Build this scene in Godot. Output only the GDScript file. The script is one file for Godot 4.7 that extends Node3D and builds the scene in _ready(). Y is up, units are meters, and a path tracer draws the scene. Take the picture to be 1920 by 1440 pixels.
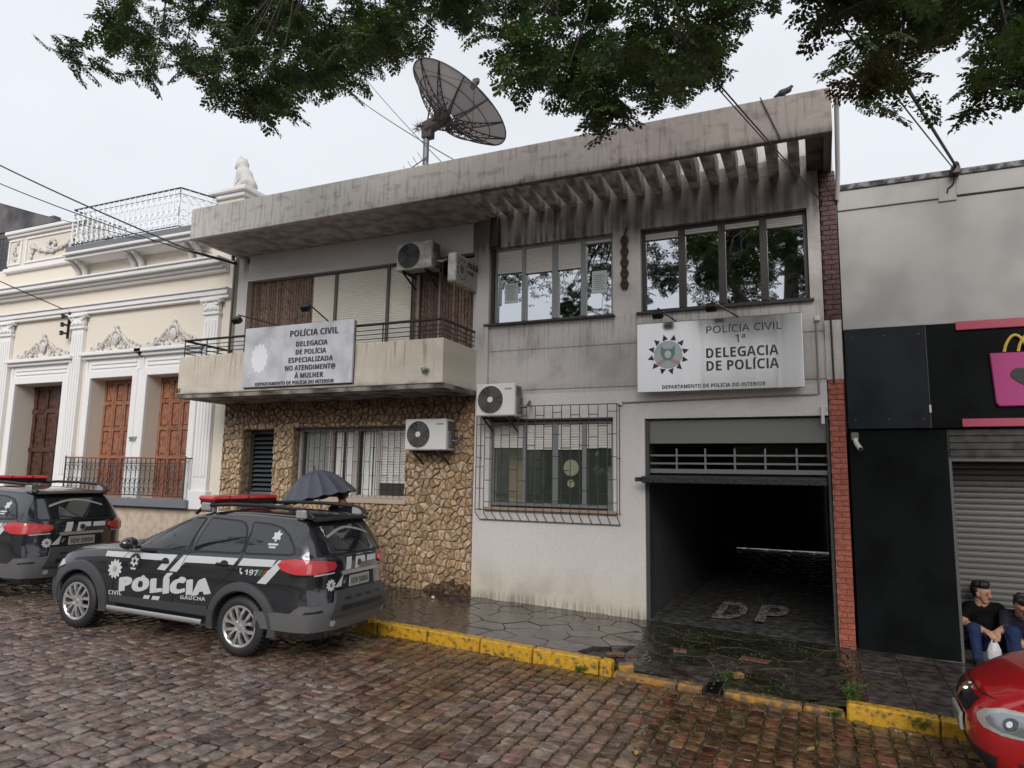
extends Node3D

# ------------------------------------------------------------------ mesh builder
class MB:
	var v := PackedVector3Array()
	var n := PackedVector3Array()
	var t := PackedVector2Array()
	var t2 := PackedVector2Array()
	var c := PackedColorArray()
	var col := Color.WHITE
	var xf := Transform3D()
	var fac := Vector4.ZERO      # (scale u, offset u, scale v, offset v): texture laid out over the x, y of a facade
	func tri(a: Vector3, b: Vector3, d: Vector3) -> void:   # counter-clockwise seen from outside
		a = xf * a; b = xf * b; d = xf * d
		var nn := (b - a).cross(d - a)
		if nn.length_squared() < 1e-16:
			return
		nn = nn.normalized()
		v.append(a); v.append(d); v.append(b)
		for p in [a, d, b]:
			n.append(nn); c.append(col)
			var m: Vector2
			if absf(nn.y) > 0.7: m = Vector2(p.x, p.z)
			elif absf(nn.x) > 0.7: m = Vector2(p.z, -p.y)
			else: m = Vector2(p.x, -p.y)
			t2.append(m)
			t.append(m if fac == Vector4.ZERO else Vector2(p.x * fac.x + fac.y, p.y * fac.z + fac.w))
	func quad(a: Vector3, b: Vector3, d: Vector3, e: Vector3) -> void:
		tri(a, b, d); tri(a, d, e)
	func box(lo: Vector3, hi: Vector3, bev := 0.0) -> void:
		var w := (hi - lo) * 0.5
		var m := (hi + lo) * 0.5
		bev = minf(bev, minf(w.x, minf(w.y, w.z)) * 0.9)
		if bev <= 0.0:
			var p := []
			for i in 8: p.append(m + Vector3(w.x if i & 1 else -w.x, w.y if i & 2 else -w.y, w.z if i & 4 else -w.z))
			quad(p[4], p[5], p[7], p[6]); quad(p[1], p[0], p[2], p[3]); quad(p[5], p[1], p[3], p[7])
			quad(p[0], p[4], p[6], p[2]); quad(p[6], p[7], p[3], p[2]); quad(p[0], p[1], p[5], p[4])
			return
		var q := []   # q[corner][axis]: the corner's point that lies in the face across that axis
		for i in 8:
			var s := Vector3(1 if i & 1 else -1, 1 if i & 2 else -1, 1 if i & 4 else -1)
			var row := []
			for ax in 3:
				var e := w - Vector3(bev, bev, bev)
				e[ax] = w[ax]
				row.append(m + s * e)
			q.append(row)
		var face := func(i0, i1, i2, i3, ax): quad(q[i0][ax], q[i1][ax], q[i2][ax], q[i3][ax])
		face.call(4, 5, 7, 6, 2); face.call(1, 0, 2, 3, 2); face.call(5, 1, 3, 7, 0)
		face.call(0, 4, 6, 2, 0); face.call(6, 7, 3, 2, 1); face.call(0, 1, 5, 4, 1)
		for i in 8:
			for ax in 3:
				var j := i | (1 << ax)
				if j == i: continue
				var a1 := (ax + 1) % 3
				var a2 := (ax + 2) % 3
				var p0: Vector3 = q[i][a1]; var p1: Vector3 = q[j][a1]; var p2: Vector3 = q[j][a2]; var p3: Vector3 = q[i][a2]
				var out := (p0 + p1 + p2 + p3) * 0.25 - m
				out[ax] = 0.0
				if (p1 - p0).cross(p2 - p0).dot(out) > 0.0: quad(p0, p1, p2, p3)
				else: quad(p3, p2, p1, p0)
			var a: Vector3 = q[i][0]; var b: Vector3 = q[i][1]; var d: Vector3 = q[i][2]
			if (b - a).cross(d - a).dot(a - m) > 0.0: tri(a, b, d)
			else: tri(a, d, b)
	func tube(p: PackedVector3Array, r, sides := 8, caps := true) -> void:
		var k := p.size()
		var rings := []
		var up := Vector3.UP
		for i in k:
			var d := (p[mini(i + 1, k - 1)] - p[maxi(i - 1, 0)]).normalized()
			var side := d.cross(up)
			if side.length() < 0.05: side = d.cross(Vector3.RIGHT)
			side = side.normalized()
			up = side.cross(d).normalized()
			var rr: float = r if r is float else r[i]
			var ring := []
			for s in sides:
				var a := TAU * s / sides
				ring.append(p[i] + (side * cos(a) + up * sin(a)) * rr)
			rings.append(ring)
		for i in k - 1:
			for s in sides:
				var s2 := (s + 1) % sides
				quad(rings[i][s2], rings[i][s], rings[i + 1][s], rings[i + 1][s2])
		if caps:
			for s in range(1, sides - 1):
				tri(rings[0][0], rings[0][s], rings[0][s + 1])
				tri(rings[k - 1][0], rings[k - 1][s + 1], rings[k - 1][s])
	func bar(a: Vector3, b: Vector3, r: float, sides := 6) -> void:
		tube(PackedVector3Array([a, b]), r, sides)
	func beam(a: Vector3, b: Vector3, w: float, h: float, upv := Vector3.UP) -> void:   # a rectangular bar
		var d := (b - a).normalized()
		var s := d.cross(upv).normalized() * w * 0.5
		var u := s.cross(d).normalized() * h * 0.5
		var p := [a - s - u, a + s - u, a + s + u, a - s + u, b - s - u, b + s - u, b + s + u, b - s + u]
		quad(p[0], p[3], p[2], p[1]); quad(p[4], p[5], p[6], p[7])
		for i in 4:
			var j := (i + 1) % 4
			quad(p[i], p[j], p[j + 4], p[i + 4])
	func lathe(prof: Array, segs := 24, arc := TAU) -> void:    # profile of Vector2(radius, height), bottom to top, round the y axis
		for i in prof.size() - 1:
			for s in segs:
				var a0 := arc * s / segs
				var a1 := arc * (s + 1) / segs
				var p: Vector2 = prof[i]; var q: Vector2 = prof[i + 1]
				quad(Vector3(p.x * sin(a0), p.y, p.x * cos(a0)), Vector3(p.x * sin(a1), p.y, p.x * cos(a1)), Vector3(q.x * sin(a1), q.y, q.x * cos(a1)), Vector3(q.x * sin(a0), q.y, q.x * cos(a0)))
	func prism(poly: PackedVector2Array, z0: float, z1: float, bev := 0.0) -> void:   # polygon in x, y; front at z1, narrower by bev
		if Geometry2D.is_polygon_clockwise(poly):
			poly.reverse()
		var top := poly
		if bev > 0.0:
			var ins := Geometry2D.offset_polygon(poly, -bev)
			if ins.size() == 1 and ins[0].size() >= 3: top = ins[0]
			else: bev = 0.0
		var id := Geometry2D.triangulate_polygon(top)
		for i in range(0, id.size(), 3):
			var a := top[id[i]]; var b := top[id[i + 1]]; var d := top[id[i + 2]]
			if (b - a).cross(d - a) < 0.0:
				var q := b; b = d; d = q
			tri(Vector3(a.x, a.y, z1), Vector3(b.x, b.y, z1), Vector3(d.x, d.y, z1))
		var zm := z1 - bev
		var k := poly.size()
		for i in k:
			var a := poly[i]; var b := poly[(i + 1) % k]
			quad(Vector3(a.x, a.y, z0), Vector3(b.x, b.y, z0), Vector3(b.x, b.y, zm), Vector3(a.x, a.y, zm))
		if bev > 0.0:
			var near := func(p: Vector2) -> Vector2:
				var best := top[0]
				for w in top:
					if w.distance_squared_to(p) < best.distance_squared_to(p): best = w
				return best
			for i in k:
				var a := poly[i]; var b := poly[(i + 1) % k]
				var a2: Vector2 = near.call(a); var b2: Vector2 = near.call(b)
				quad(Vector3(a.x, a.y, zm), Vector3(b.x, b.y, zm), Vector3(b2.x, b2.y, z1), Vector3(a2.x, a2.y, z1))
	func grid(nu: int, nv: int, f: Callable) -> void:     # f(u, v) in 0..1; u across, v up, seen from outside
		var p := []
		for j in nv + 1:
			for i in nu + 1: p.append(f.call(float(i) / nu, float(j) / nv))
		for j in nv:
			for i in nu:
				var a := j * (nu + 1) + i
				quad(p[a], p[a + 1], p[a + nu + 2], p[a + nu + 1])
	func ball(m: Vector3, r: Vector3, segs := 12, rings := 8) -> void:
		grid(segs, rings, func(u: float, w: float): return m + r * Vector3(sin(TAU * u) * sin(PI * w), -cos(PI * w), cos(TAU * u) * sin(PI * w)))
	func add(m: MB) -> void:
		for i in m.v.size():
			v.append(xf * m.v[i]); n.append((xf.basis * m.n[i]).normalized())
		t.append_array(m.t); t2.append_array(m.t2); c.append_array(m.c)
	func smooth(crease := 40.0) -> MB:
		var at := {}
		var key := []
		for i in v.size():
			var k := Vector3i((v[i] * 4000.0).round())
			key.append(k)
			if not at.has(k): at[k] = []
			at[k].append(i / 3)
		var fn := PackedVector3Array()
		var fa := PackedVector3Array()
		for i in range(0, v.size(), 3):
			var a := (v[i + 2] - v[i]).cross(v[i + 1] - v[i])
			fa.append(a); fn.append(a.normalized())
		var lim := cos(deg_to_rad(crease))
		for i in v.size():
			var own := fn[i / 3]
			var s := Vector3.ZERO
			for f in at[key[i]]:
				if fn[f].dot(own) > lim: s += fa[f]
			if s.length_squared() > 0.0: n[i] = s.normalized()
		return self
	func mesh() -> ArrayMesh:
		var m := ArrayMesh.new()
		if v.is_empty(): return m
		var a := []
		a.resize(Mesh.ARRAY_MAX)
		a[Mesh.ARRAY_VERTEX] = v; a[Mesh.ARRAY_NORMAL] = n; a[Mesh.ARRAY_TEX_UV] = t; a[Mesh.ARRAY_TEX_UV2] = t2; a[Mesh.ARRAY_COLOR] = c
		m.add_surface_from_arrays(Mesh.PRIMITIVE_TRIANGLES, a)
		return m

# ------------------------------------------------------------------ nodes
func thing(called: String, label: String, category: String, group := "", at := Transform3D()) -> Node3D:
	var o := Node3D.new()
	o.name = called
	o.transform = at
	o.set_meta("label", label); o.set_meta("category", category)
	if group: o.set_meta("group", group)
	add_child(o, true)
	return o

func part(parent: Node3D, called: String, m, material: Material, label := "") -> MeshInstance3D:
	var o := MeshInstance3D.new()
	o.name = called
	o.mesh = m.mesh() if m is MB else m
	o.material_override = material
	if label: o.set_meta("label", label)
	parent.add_child(o, true)
	return o

func whole(called: String, label: String, category: String, m, material: Material, group := "") -> MeshInstance3D:
	var o := part(self, called, m, material, label)
	o.set_meta("category", category)
	if group: o.set_meta("group", group)
	return o

func setting(called: String, m = null, material: Material = null) -> Node3D:
	var o: Node3D
	if m == null:
		o = Node3D.new(); o.name = called; add_child(o, true)
	else:
		o = part(self, called, m, material)
	o.set_meta("kind", "structure")
	return o

func empty_part(parent: Node3D, called: String) -> Node3D:
	var o := Node3D.new()
	o.name = called
	parent.add_child(o, true)
	return o

func bx(lo: Vector3, hi: Vector3, bev := 0.0) -> MB:
	var m := MB.new()
	m.box(lo, hi, bev)
	return m

# ------------------------------------------------------------------ materials
var mats := {}
func lin(r: float, g: float, b: float, a := 1.0) -> Color:
	var k := Color(r, g, b).linear_to_srgb()
	k.a = a
	return k

func mat(called: String, k: Color, rough := 0.7, metal := 0.0, spec := 0.5) -> StandardMaterial3D:
	if mats.has(called): return mats[called]
	var m := StandardMaterial3D.new()
	m.resource_name = called
	m.albedo_color = k; m.roughness = rough; m.metallic = metal; m.metallic_specular = spec
	mats[called] = m
	return m

var nz := {}
func noise_tex(seed_: int, freq: float, size := 256, stops = null, fractal := 4, kind := FastNoiseLite.TYPE_SIMPLEX_SMOOTH) -> NoiseTexture2D:
	var key := "%d %f %d %s %d %d" % [seed_, freq, size, stops, fractal, kind]
	if nz.has(key): return nz[key]
	var f := FastNoiseLite.new()
	f.seed = seed_; f.frequency = freq; f.noise_type = kind; f.fractal_octaves = fractal
	if kind == FastNoiseLite.TYPE_CELLULAR: f.fractal_type = FastNoiseLite.FRACTAL_NONE
	var t := NoiseTexture2D.new()
	t.width = size; t.height = size; t.seamless = true; t.noise = f
	if stops != null:
		var g := Gradient.new()
		g.offsets = PackedFloat32Array(stops[0]); g.colors = PackedColorArray(stops[1])
		t.color_ramp = g
	nz[key] = t
	return t

func speckle(m: StandardMaterial3D, seed_: int, lo: float, hi: float, freq := 0.02, scale := 1.0, bump := 0.0) -> StandardMaterial3D:
	# grain: a tone that varies between lo and hi times the colour, laid on from three sides
	seed_ = 21 + seed_ % 2
	lo = snappedf(lo, 0.15); hi = snappedf(hi, 0.15)
	freq = [0.01, 0.02, 0.04][0 if freq < 0.014 else 1 if freq < 0.03 else 2]
	m.albedo_texture = noise_tex(seed_, freq, 256, [[0.15, 0.85], [Color(lo, lo, lo), Color(hi, hi, hi)]])
	m.uv1_triplanar = true; m.uv1_world_triplanar = true
	m.uv1_scale = Vector3.ONE * scale
	if bump != 0.0:
		m.heightmap_enabled = true
		m.heightmap_texture = noise_tex(seed_ + 7, freq * 2.0, 256, [[0.0, 1.0], [Color.BLACK, Color.WHITE]])
		m.heightmap_scale = bump
	return m

var rng := RandomNumberGenerator.new()
func rr(a: float, b: float) -> float: return rng.randf_range(a, b)

# ------------------------------------------------------------------ the lie of the land: the street runs downhill to the right
func road_y(x: float) -> float: return -0.08 - 0.035 * x
func kerb_z(x: float) -> float: return 2.45 + 0.03 * x
func drive(x: float) -> float:    # 1 on the dropped kerb before the garage
	return smoothstep(-2.32, -2.12, x) * (1.0 - smoothstep(0.06, 0.2, x))
func kerb_y(x: float) -> float: return road_y(x) + lerpf(0.14, 0.045, drive(x))
func walk_y(x: float, z: float) -> float:
	var k := clampf(z / kerb_z(x), 0.0, 1.0)
	return lerpf(0.07 - 0.035 * x, kerb_y(x) - 0.004, k)

func text_mesh(s: String, height: float, bold := true, slant := 0.0, fat := 0.0, depth := 0.01) -> ArrayMesh:
	# plain block letters; the font's serifed I is written with the straight bar of an l cut to capital height
	var f := SystemFont.new()
	f.font_names = PackedStringArray(["Droid Sans"])
	f.font_weight = 700 if bold else 400
	var fo: Font = f
	if slant != 0.0 or fat != 0.0:
		var fv := FontVariation.new()
		fv.base_font = f
		fv.variation_embolden = fat
		fv.variation_transform = Transform2D(Vector2(1, 0), Vector2(slant, 1), Vector2.ZERO)
		fo = fv
	var make := func(t: String) -> TextMesh:
		var m := TextMesh.new()
		m.font = fo
		m.text = t
		m.font_size = 64
		m.pixel_size = height / 46.0     # capitals are about 0.72 of the font size
		m.depth = depth
		m.curve_step = 1.0
		return m
	var cap: float = make.call("H").get_aabb().end.y
	var asc: float = make.call("l").get_aabb().end.y + 0.001
	var a: Array = make.call(s.replace("Í", "ĺ").replace("I", "l")).surface_get_arrays(0)
	var v: PackedVector3Array = a[Mesh.ARRAY_VERTEX]
	for i in v.size():
		if not s.contains("I") and not s.contains("Í"): break
		if v[i].y > asc: v[i].y -= (asc - cap) * 2.4
		elif v[i].y > cap: v[i].y = cap
	a[Mesh.ARRAY_VERTEX] = v
	a[Mesh.ARRAY_TANGENT] = null
	var out := ArrayMesh.new()
	out.add_surface_from_arrays(Mesh.PRIMITIVE_TRIANGLES, a)
	return out

func lettering(parent: Node3D, s: String, height: float, width: float, at: Transform3D, material: Material, bold := true) -> MeshInstance3D:
	var m := text_mesh(s, height, bold)
	var o := part(parent, "lettering", m, material)
	var w := m.get_aabb().size.x
	o.transform = at * Transform3D(Basis.from_scale(Vector3(width / w, 1, 1)), Vector3.ZERO)
	return o

# ------------------------------------------------------------------ the scene
func _ready() -> void:
	rng.seed = 11
	var cam := Camera3D.new()
	cam.name = "camera"
	cam.fov = 57.965
	cam.near = 0.05
	cam.far = 600.0
	cam.basis = Basis(Vector3.UP, deg_to_rad(23.958)) * Basis(Vector3.RIGHT, deg_to_rad(7.667)) * Basis(Vector3.BACK, deg_to_rad(0.972))
	cam.position = Vector3(0, 2.1, 10)
	add_child(cam)
	cam.current = true

	var env := Environment.new()
	env.background_mode = Environment.BG_SKY
	env.tonemap_mode = Environment.TONE_MAPPER_LINEAR
	env.tonemap_exposure = 1.7
	var sky := Sky.new()
	sky.sky_material = overcast()
	env.sky = sky
	env.background_energy_multiplier = 1.0
	env.sdfgi_enabled = true; env.ssao_enabled = true; env.ssil_enabled = true
	var we := WorldEnvironment.new()
	we.name = "environment"
	we.environment = env
	add_child(we)

	var sun := DirectionalLight3D.new()
	sun.name = "sun"
	sun.light_energy = 0.5
	sun.light_angular_distance = 30.0
	sun.light_color = Color(1.0, 0.98, 0.96)
	sun.rotation_degrees = Vector3(-30, 14, 0)
	sun.shadow_enabled = true
	add_child(sun)

	build_ground()
	build_station()
	build_townhouse()
	build_shop()
	build_fixtures()
	build_cars()
	build_people()
	build_trees()
	build_cables()
	build_litter()

func overcast() -> PanoramaSkyMaterial:
	# an even overcast, a little brighter overhead, with soft darker folds
	var f := FastNoiseLite.new()
	f.seed = 5; f.frequency = 1.1; f.fractal_octaves = 4
	var im := Image.create_empty(512, 256, false, Image.FORMAT_RGBF)
	for j in 256:
		var up := PI * (0.5 - (j + 0.5) / 256.0)
		for i in 512:
			var a := TAU * (i + 0.5) / 512.0
			var d := Vector3(cos(a) * cos(up), sin(up) * 1.8, sin(a) * cos(up))
			var e := f.get_noise_3dv(d * 1.6)
			var b := 0.485 + 0.07 * maxf(sin(up), 0.0) + 0.05 * e
			if up < 0.0: b = 0.2
			im.set_pixel(i, j, Color(b * 0.95, b * 0.985, b * 1.055))
	var m := PanoramaSkyMaterial.new()
	m.panorama = ImageTexture.create_from_image(im)
	return m

# ------------------------------------------------------------------ ground, road, pavement, kerb
func voronoi_cells(x0: float, x1: float, y0: float, y1: float, sx: float, sy: float, jit: float) -> Array:
	# convex cells round the points of a jittered grid
	var nx := int(ceil((x1 - x0) / sx))
	var ny := int(ceil((y1 - y0) / sy))
	var pt := {}
	for j in range(-2, ny + 2):
		for i in range(-2, nx + 2):
			var off := 0.5 * sx if posmod(j, 2) == 1 else 0.0
			pt[Vector2i(i, j)] = Vector2(x0 + (i + 0.5) * sx + off + rr(-jit, jit) * sx, y0 + (j + 0.5) * sy + rr(-jit, jit) * sy)
	var out := []
	for j in range(-1, ny + 1):
		for i in range(-1, nx + 1):
			var c: Vector2 = pt[Vector2i(i, j)]
			var poly := PackedVector2Array([c + Vector2(-2 * sx, -2 * sy), c + Vector2(2 * sx, -2 * sy), c + Vector2(2 * sx, 2 * sy), c + Vector2(-2 * sx, 2 * sy)])
			for dj in range(-2, 3):
				for di in range(-2, 3):
					if di == 0 and dj == 0: continue
					var k := Vector2i(i + di, j + dj)
					if not pt.has(k): continue
					poly = half_plane(poly, (c + pt[k]) * 0.5, (pt[k] as Vector2) - c)
			if poly.size() > 2: out.append([c, poly])
	return out

func half_plane(poly: PackedVector2Array, m: Vector2, nn: Vector2) -> PackedVector2Array:   # keeps the side away from nn
	var out := PackedVector2Array()
	var k := poly.size()
	for i in k:
		var a := poly[i]; var b := poly[(i + 1) % k]
		var da := (a - m).dot(nn); var db := (b - m).dot(nn)
		if da <= 0.0: out.append(a)
		if (da < 0.0 and db > 0.0) or (da > 0.0 and db < 0.0): out.append(a + (b - a) * (da / (da - db)))
	return out

func inset(poly: PackedVector2Array, d: float) -> PackedVector2Array:
	var r := Geometry2D.offset_polygon(poly, -d)
	return r[0] if r.size() > 0 else PackedVector2Array()

func wet(called: String, k: Color, r0: float, r1: float, seed_: int, bump := 0.3) -> StandardMaterial3D:
	var m := mat(called, k, 1.0, 0.0, 0.5)
	m.albedo_texture = noise_tex(seed_, 0.03, 256, [[0.2, 0.8], [Color(0.62, 0.6, 0.58), Color(1, 1, 1)]])
	m.roughness_texture = noise_tex(seed_ + 3, 0.012, 256, [[0.3, 0.7], [Color(r0, r0, r0), Color(r1, r1, r1)]])
	m.roughness_texture_channel = BaseMaterial3D.TEXTURE_CHANNEL_GREEN
	m.uv1_triplanar = true; m.uv1_world_triplanar = true
	m.uv1_scale = Vector3(0.8, 0.8, 0.8)
	m.heightmap_enabled = true
	m.heightmap_texture = noise_tex(seed_ + 9, 0.05, 256, [[0.0, 1.0], [Color.BLACK, Color.WHITE]])
	m.heightmap_scale = bump
	m.vertex_color_use_as_albedo = true
	return m

func build_ground() -> void:
	# the land: one sheet out to the horizon, tilted like the street
	var soil := mat("soil", lin(0.10, 0.085, 0.06), 0.8)
	speckle(soil, 21, 0.6, 1.2, 0.03, 0.3)
	var g := MB.new()
	g.quad(Vector3(-300, road_y(-300) - 0.30, 300), Vector3(300, road_y(300) - 0.30, 300), Vector3(300, road_y(300) - 0.30, -300), Vector3(-300, road_y(-300) - 0.30, -300))
	setting("ground", g, soil)
	# across the street: a paved square under trees (behind the photographer)
	var sq := MB.new()
	sq.box(Vector3(-24, -1, 11.2), Vector3(16, -0.02, 40))
	for i in sq.v.size(): sq.v[i].y += -0.035 * sq.v[i].x + 0.08
	setting("square", sq, speckle(mat("square_paving", lin(0.2, 0.18, 0.15), 0.6), 23, 0.6, 1.1))

	var bed := wet("road_bed", lin(0.075, 0.066, 0.032), 0.35, 0.7, 31, 1.0)
	var r := MB.new()
	var road := setting("road")
	for i in 40:
		var xa := -26.0 + i; var xb := xa + 1.0
		r.quad(Vector3(xa, road_y(xa) - 0.018, 11.2), Vector3(xb, road_y(xb) - 0.018, 11.2), Vector3(xb, road_y(xb) - 0.018, kerb_z(xb) - 0.1), Vector3(xa, road_y(xa) - 0.018, kerb_z(xa) - 0.1))
	part(road, "bed", r, bed)
	# cobbles in rows across the street, every stone a little different
	var stones := []
	var eye := Vector3(0, 2.1, 10)
	var row := 0
	var x := -19.0
	var lift := FastNoiseLite.new()
	lift.seed = 4; lift.frequency = 0.5
	while x < 5.0:
		var wd := rr(0.125, 0.165)
		var z := kerb_z(x) + 0.02 + rr(-0.12, 0.0)
		while z < 8.2:
			var ln := rr(0.13, 0.22)
			var c := Vector3(x + wd * 0.5, 0, z + ln * 0.5)
			if z > kerb_z(x) + 0.01 or true:
				stones.append([c, wd, ln])
			z += ln
		x += wd
		row += 1
	var wet_stone := []
	for k in 4:
		wet_stone.append(wet("wet_cobble_%d" % k, lin([0.31, 0.255, 0.36, 0.25][k], [0.245, 0.215, 0.285, 0.18][k], [0.215, 0.20, 0.25, 0.14][k]), 0.10, 0.34, 41 + k * 5, 0.8))
	var rest := MB.new()
	var order := []
	for s in stones:
		var c: Vector3 = s[0]
		c.y = road_y(c.x)
		var to := c - eye
		var fwd := Vector3(-0.402, 0.133, -0.906)
		var depth := to.dot(fwd)
		var seen := depth > 2.0 and c.z < 7.2 and absf(to.dot(Vector3(0.914, 0, -0.406))) < depth * 0.72
		s.append(to.length() + (0.0 if seen else 100.0) + (100.0 if c.z < kerb_z(c.x) + 0.3 else 0.0))
		order.append(s)
	order.sort_custom(func(a, b): return a[3] < b[3])
	var count := 0
	for s in order:
		var c: Vector3 = s[0]
		c.y = road_y(c.x)
		var w: float = s[1] * 0.5 - rr(0.002, 0.008)
		var l: float = s[2] * 0.5 - rr(0.002, 0.008)
		if c.z - l < kerb_z(c.x) + 0.005:
			var keep := c.z + l - (kerb_z(c.x) + 0.008)
			if keep < 0.05: continue
			c.z = kerb_z(c.x) + 0.008 + keep * 0.5
			l = keep * 0.5
		var own := MB.new()
		var h := lift.get_noise_2d(c.x, c.z) * 0.014 + rr(-0.005, 0.005)
		own.xf = Transform3D(Basis(Vector3.UP, rr(-0.07, 0.07)) * Basis(Vector3.RIGHT, rr(-0.03, 0.03)) * Basis(Vector3.BACK, rr(-0.035, 0.035) - 0.035), c + Vector3(0, h, 0))
		var t := rr(0.5, 1.3)
		var warm := clampf(0.5 + 0.9 * lift.get_noise_2d(c.x * 0.7 + 40.0, c.z * 0.7) + 0.16 * (c.x + 3.0) - 0.18 * (c.z - kerb_z(c.x) - 1.5), 0.0, 1.0)
		t *= lerpf(1.08, 0.62, warm)
		own.col = Color(t * rr(0.94, 1.1), t, t * rr(0.86, 1.02)) * Color(1.0, 0.94, 0.97).lerp(Color(0.92, 0.70, 0.44) if rr(0, 1) < 0.7 else Color(0.95, 0.55, 0.40), warm)
		var gap := lerpf(0.0, 0.004, warm)
		w -= gap; l -= gap
		# a worn top: outer ring low, inner ring higher, crown in the middle
		var ring := []; var inner := []
		for q in 8:
			var a := TAU * (q + 0.5) / 8.0
			var e := Vector3(signf(cos(a)) * minf(1.0, absf(cos(a)) * 1.8) * w, 0, -signf(sin(a)) * minf(1.0, absf(sin(a)) * 1.8) * l)
			ring.append(e * rr(0.96, 1.03) + Vector3(0, -0.008, 0))
			inner.append(e * rr(0.80, 0.9) + Vector3(0, rr(-0.002, 0.002), 0))
		for q in 8:
			var q2 := (q + 1) % 8
			var b0: Vector3 = ring[q] - Vector3(0, 0.04, 0); var b1: Vector3 = ring[q2] - Vector3(0, 0.04, 0)
			own.quad(b0, b1, ring[q2], ring[q])
			own.quad(ring[q], ring[q2], inner[q2], inner[q])
			own.tri(inner[q], inner[q2], Vector3(0, 0.002, 0))
		own.smooth(38.0)
		if count < 300:
			part(road, "cobble", own, wet_stone[rng.randi() % 4])
		else:
			own.xf = Transform3D()
			var z0 := [Color(1, 1, 1), Color(0.85, 0.93, 1), Color(1.12, 1.12, 1.12), Color(0.75, 0.7, 0.68)]
			var k: Color = z0[rng.randi() % 4]
			for i in own.c.size(): own.c[i] *= k
			rest.add(own)
		count += 1
	part(road, "cobble", rest, wet_stone[0]).set_meta("kind", "stuff")

	# kerb: yellow stones, lowered before the garage
	var paint := mat("kerb_yellow", Color.WHITE, 0.45)
	paint.albedo_texture = noise_tex(61, 0.045, 256, [[0.0, 0.24, 0.30, 0.62, 1.0], [lin(0.10, 0.08, 0.06), lin(0.16, 0.12, 0.06), lin(0.44, 0.235, 0.015), lin(0.56, 0.31, 0.02), lin(0.50, 0.30, 0.04)]], 5)
	paint.uv1_triplanar = true; paint.uv1_world_triplanar = true; paint.uv1_scale = Vector3.ONE * 0.9
	paint.heightmap_enabled = true; paint.heightmap_texture = noise_tex(62, 0.06, 256, [[0.0, 1.0], [Color.BLACK, Color.WHITE]]); paint.heightmap_scale = 0.6
	var worn := mat("kerb_worn", Color.WHITE, 0.4)
	worn.albedo_texture = noise_tex(63, 0.035, 256, [[0.0, 0.50, 0.58, 1.0], [lin(0.10, 0.07, 0.05), lin(0.17, 0.11, 0.07), lin(0.33, 0.165, 0.03), lin(0.46, 0.25, 0.03)]], 5)
	worn.uv1_triplanar = true; worn.uv1_world_triplanar = true; worn.uv1_scale = Vector3.ONE * 0.9
	var kerb := setting("kerb")
	x = -24.0
	while x < 6.5:
		var ln := rr(0.66, 0.82)
		var ends := x + ln
		if x < -2.16 and ends > -2.3: ends = -2.16; 
		elif x >= -2.2 and x < 0.1 and ends > 0.02: ends = 0.12
		var gap := (x > -1.24 and x < -0.98)
		var low := x > -2.2 and x < 0.1
		if low and x < -1.2 and ends > -1.22: ends = -1.20
		if low and x > -1.22 and x < -1.1:
			x = -1.0    # the gully mouth
			continue
		var b := MB.new()
		var hk := 0.045 if low else 0.14
		var a0 := Vector3(x + 0.006, road_y(x) - 0.2, kerb_z(x))
		var d := Vector3(ends - x - 0.012, -0.035 * (ends - x), 0.03 * (ends - x))
		var turn := Transform3D(Basis(Vector3.UP, -0.03 + rr(-0.008, 0.008)) * Basis(Vector3.BACK, -0.035), a0)
		b.xf = turn
		b.box(Vector3(0, 0, -0.15), Vector3(d.x, 0.2 + hk + rr(-0.006, 0.006), rr(-0.006, 0.006)), 0.018 if not low else 0.022)
		if x < -2.35 and x > -3.2: pass
		part(kerb, "kerb_stone", b, worn if low else paint)
		x = ends

	# pavement before the station: wet basalt flags broken to any shape
	var walk := setting("pavement")
	var base := MB.new()
	for i in 40:
		var xa := -26.0 + i * 0.85; var xb := xa + 0.85
		for q in 4:
			var f0 := q / 4.0; var f1 := (q + 1) / 4.0
			var za0 := f0 * (kerb_z(xa) - 0.15) - 0.6 * (1.0 - f0); var za1 := f1 * (kerb_z(xa) - 0.15) - 0.6 * (1.0 - f1)
			var zb0 := f0 * (kerb_z(xb) - 0.15) - 0.6 * (1.0 - f0); var zb1 := f1 * (kerb_z(xb) - 0.15) - 0.6 * (1.0 - f1)
			var dn := 0.012
			base.quad(Vector3(xa, walk_y(xa, za1) - dn, za1), Vector3(xb, walk_y(xb, zb1) - dn, zb1), Vector3(xb, walk_y(xb, zb0) - dn, zb0), Vector3(xa, walk_y(xa, za0) - dn, za0))
	part(walk, "bedding", base, wet("pavement_bedding", lin(0.062, 0.056, 0.046), 0.15, 0.5, 71, 0.8))
	var flag := []
	for k in 3:
		flag.append(wet("wet_flag_%d" % k, lin([0.095, 0.082, 0.108][k], [0.078, 0.072, 0.09][k], [0.072, 0.07, 0.086][k]), 0.03, 0.13, 81 + 4 * k, 0.25))
	var mossy := wet("wet_flag_mossy", lin(0.052, 0.054, 0.036), 0.05, 0.2, 93, 0.25)
	var gully := Rect2(-1.16, 1.75, 0.14, 0.75)
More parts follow.
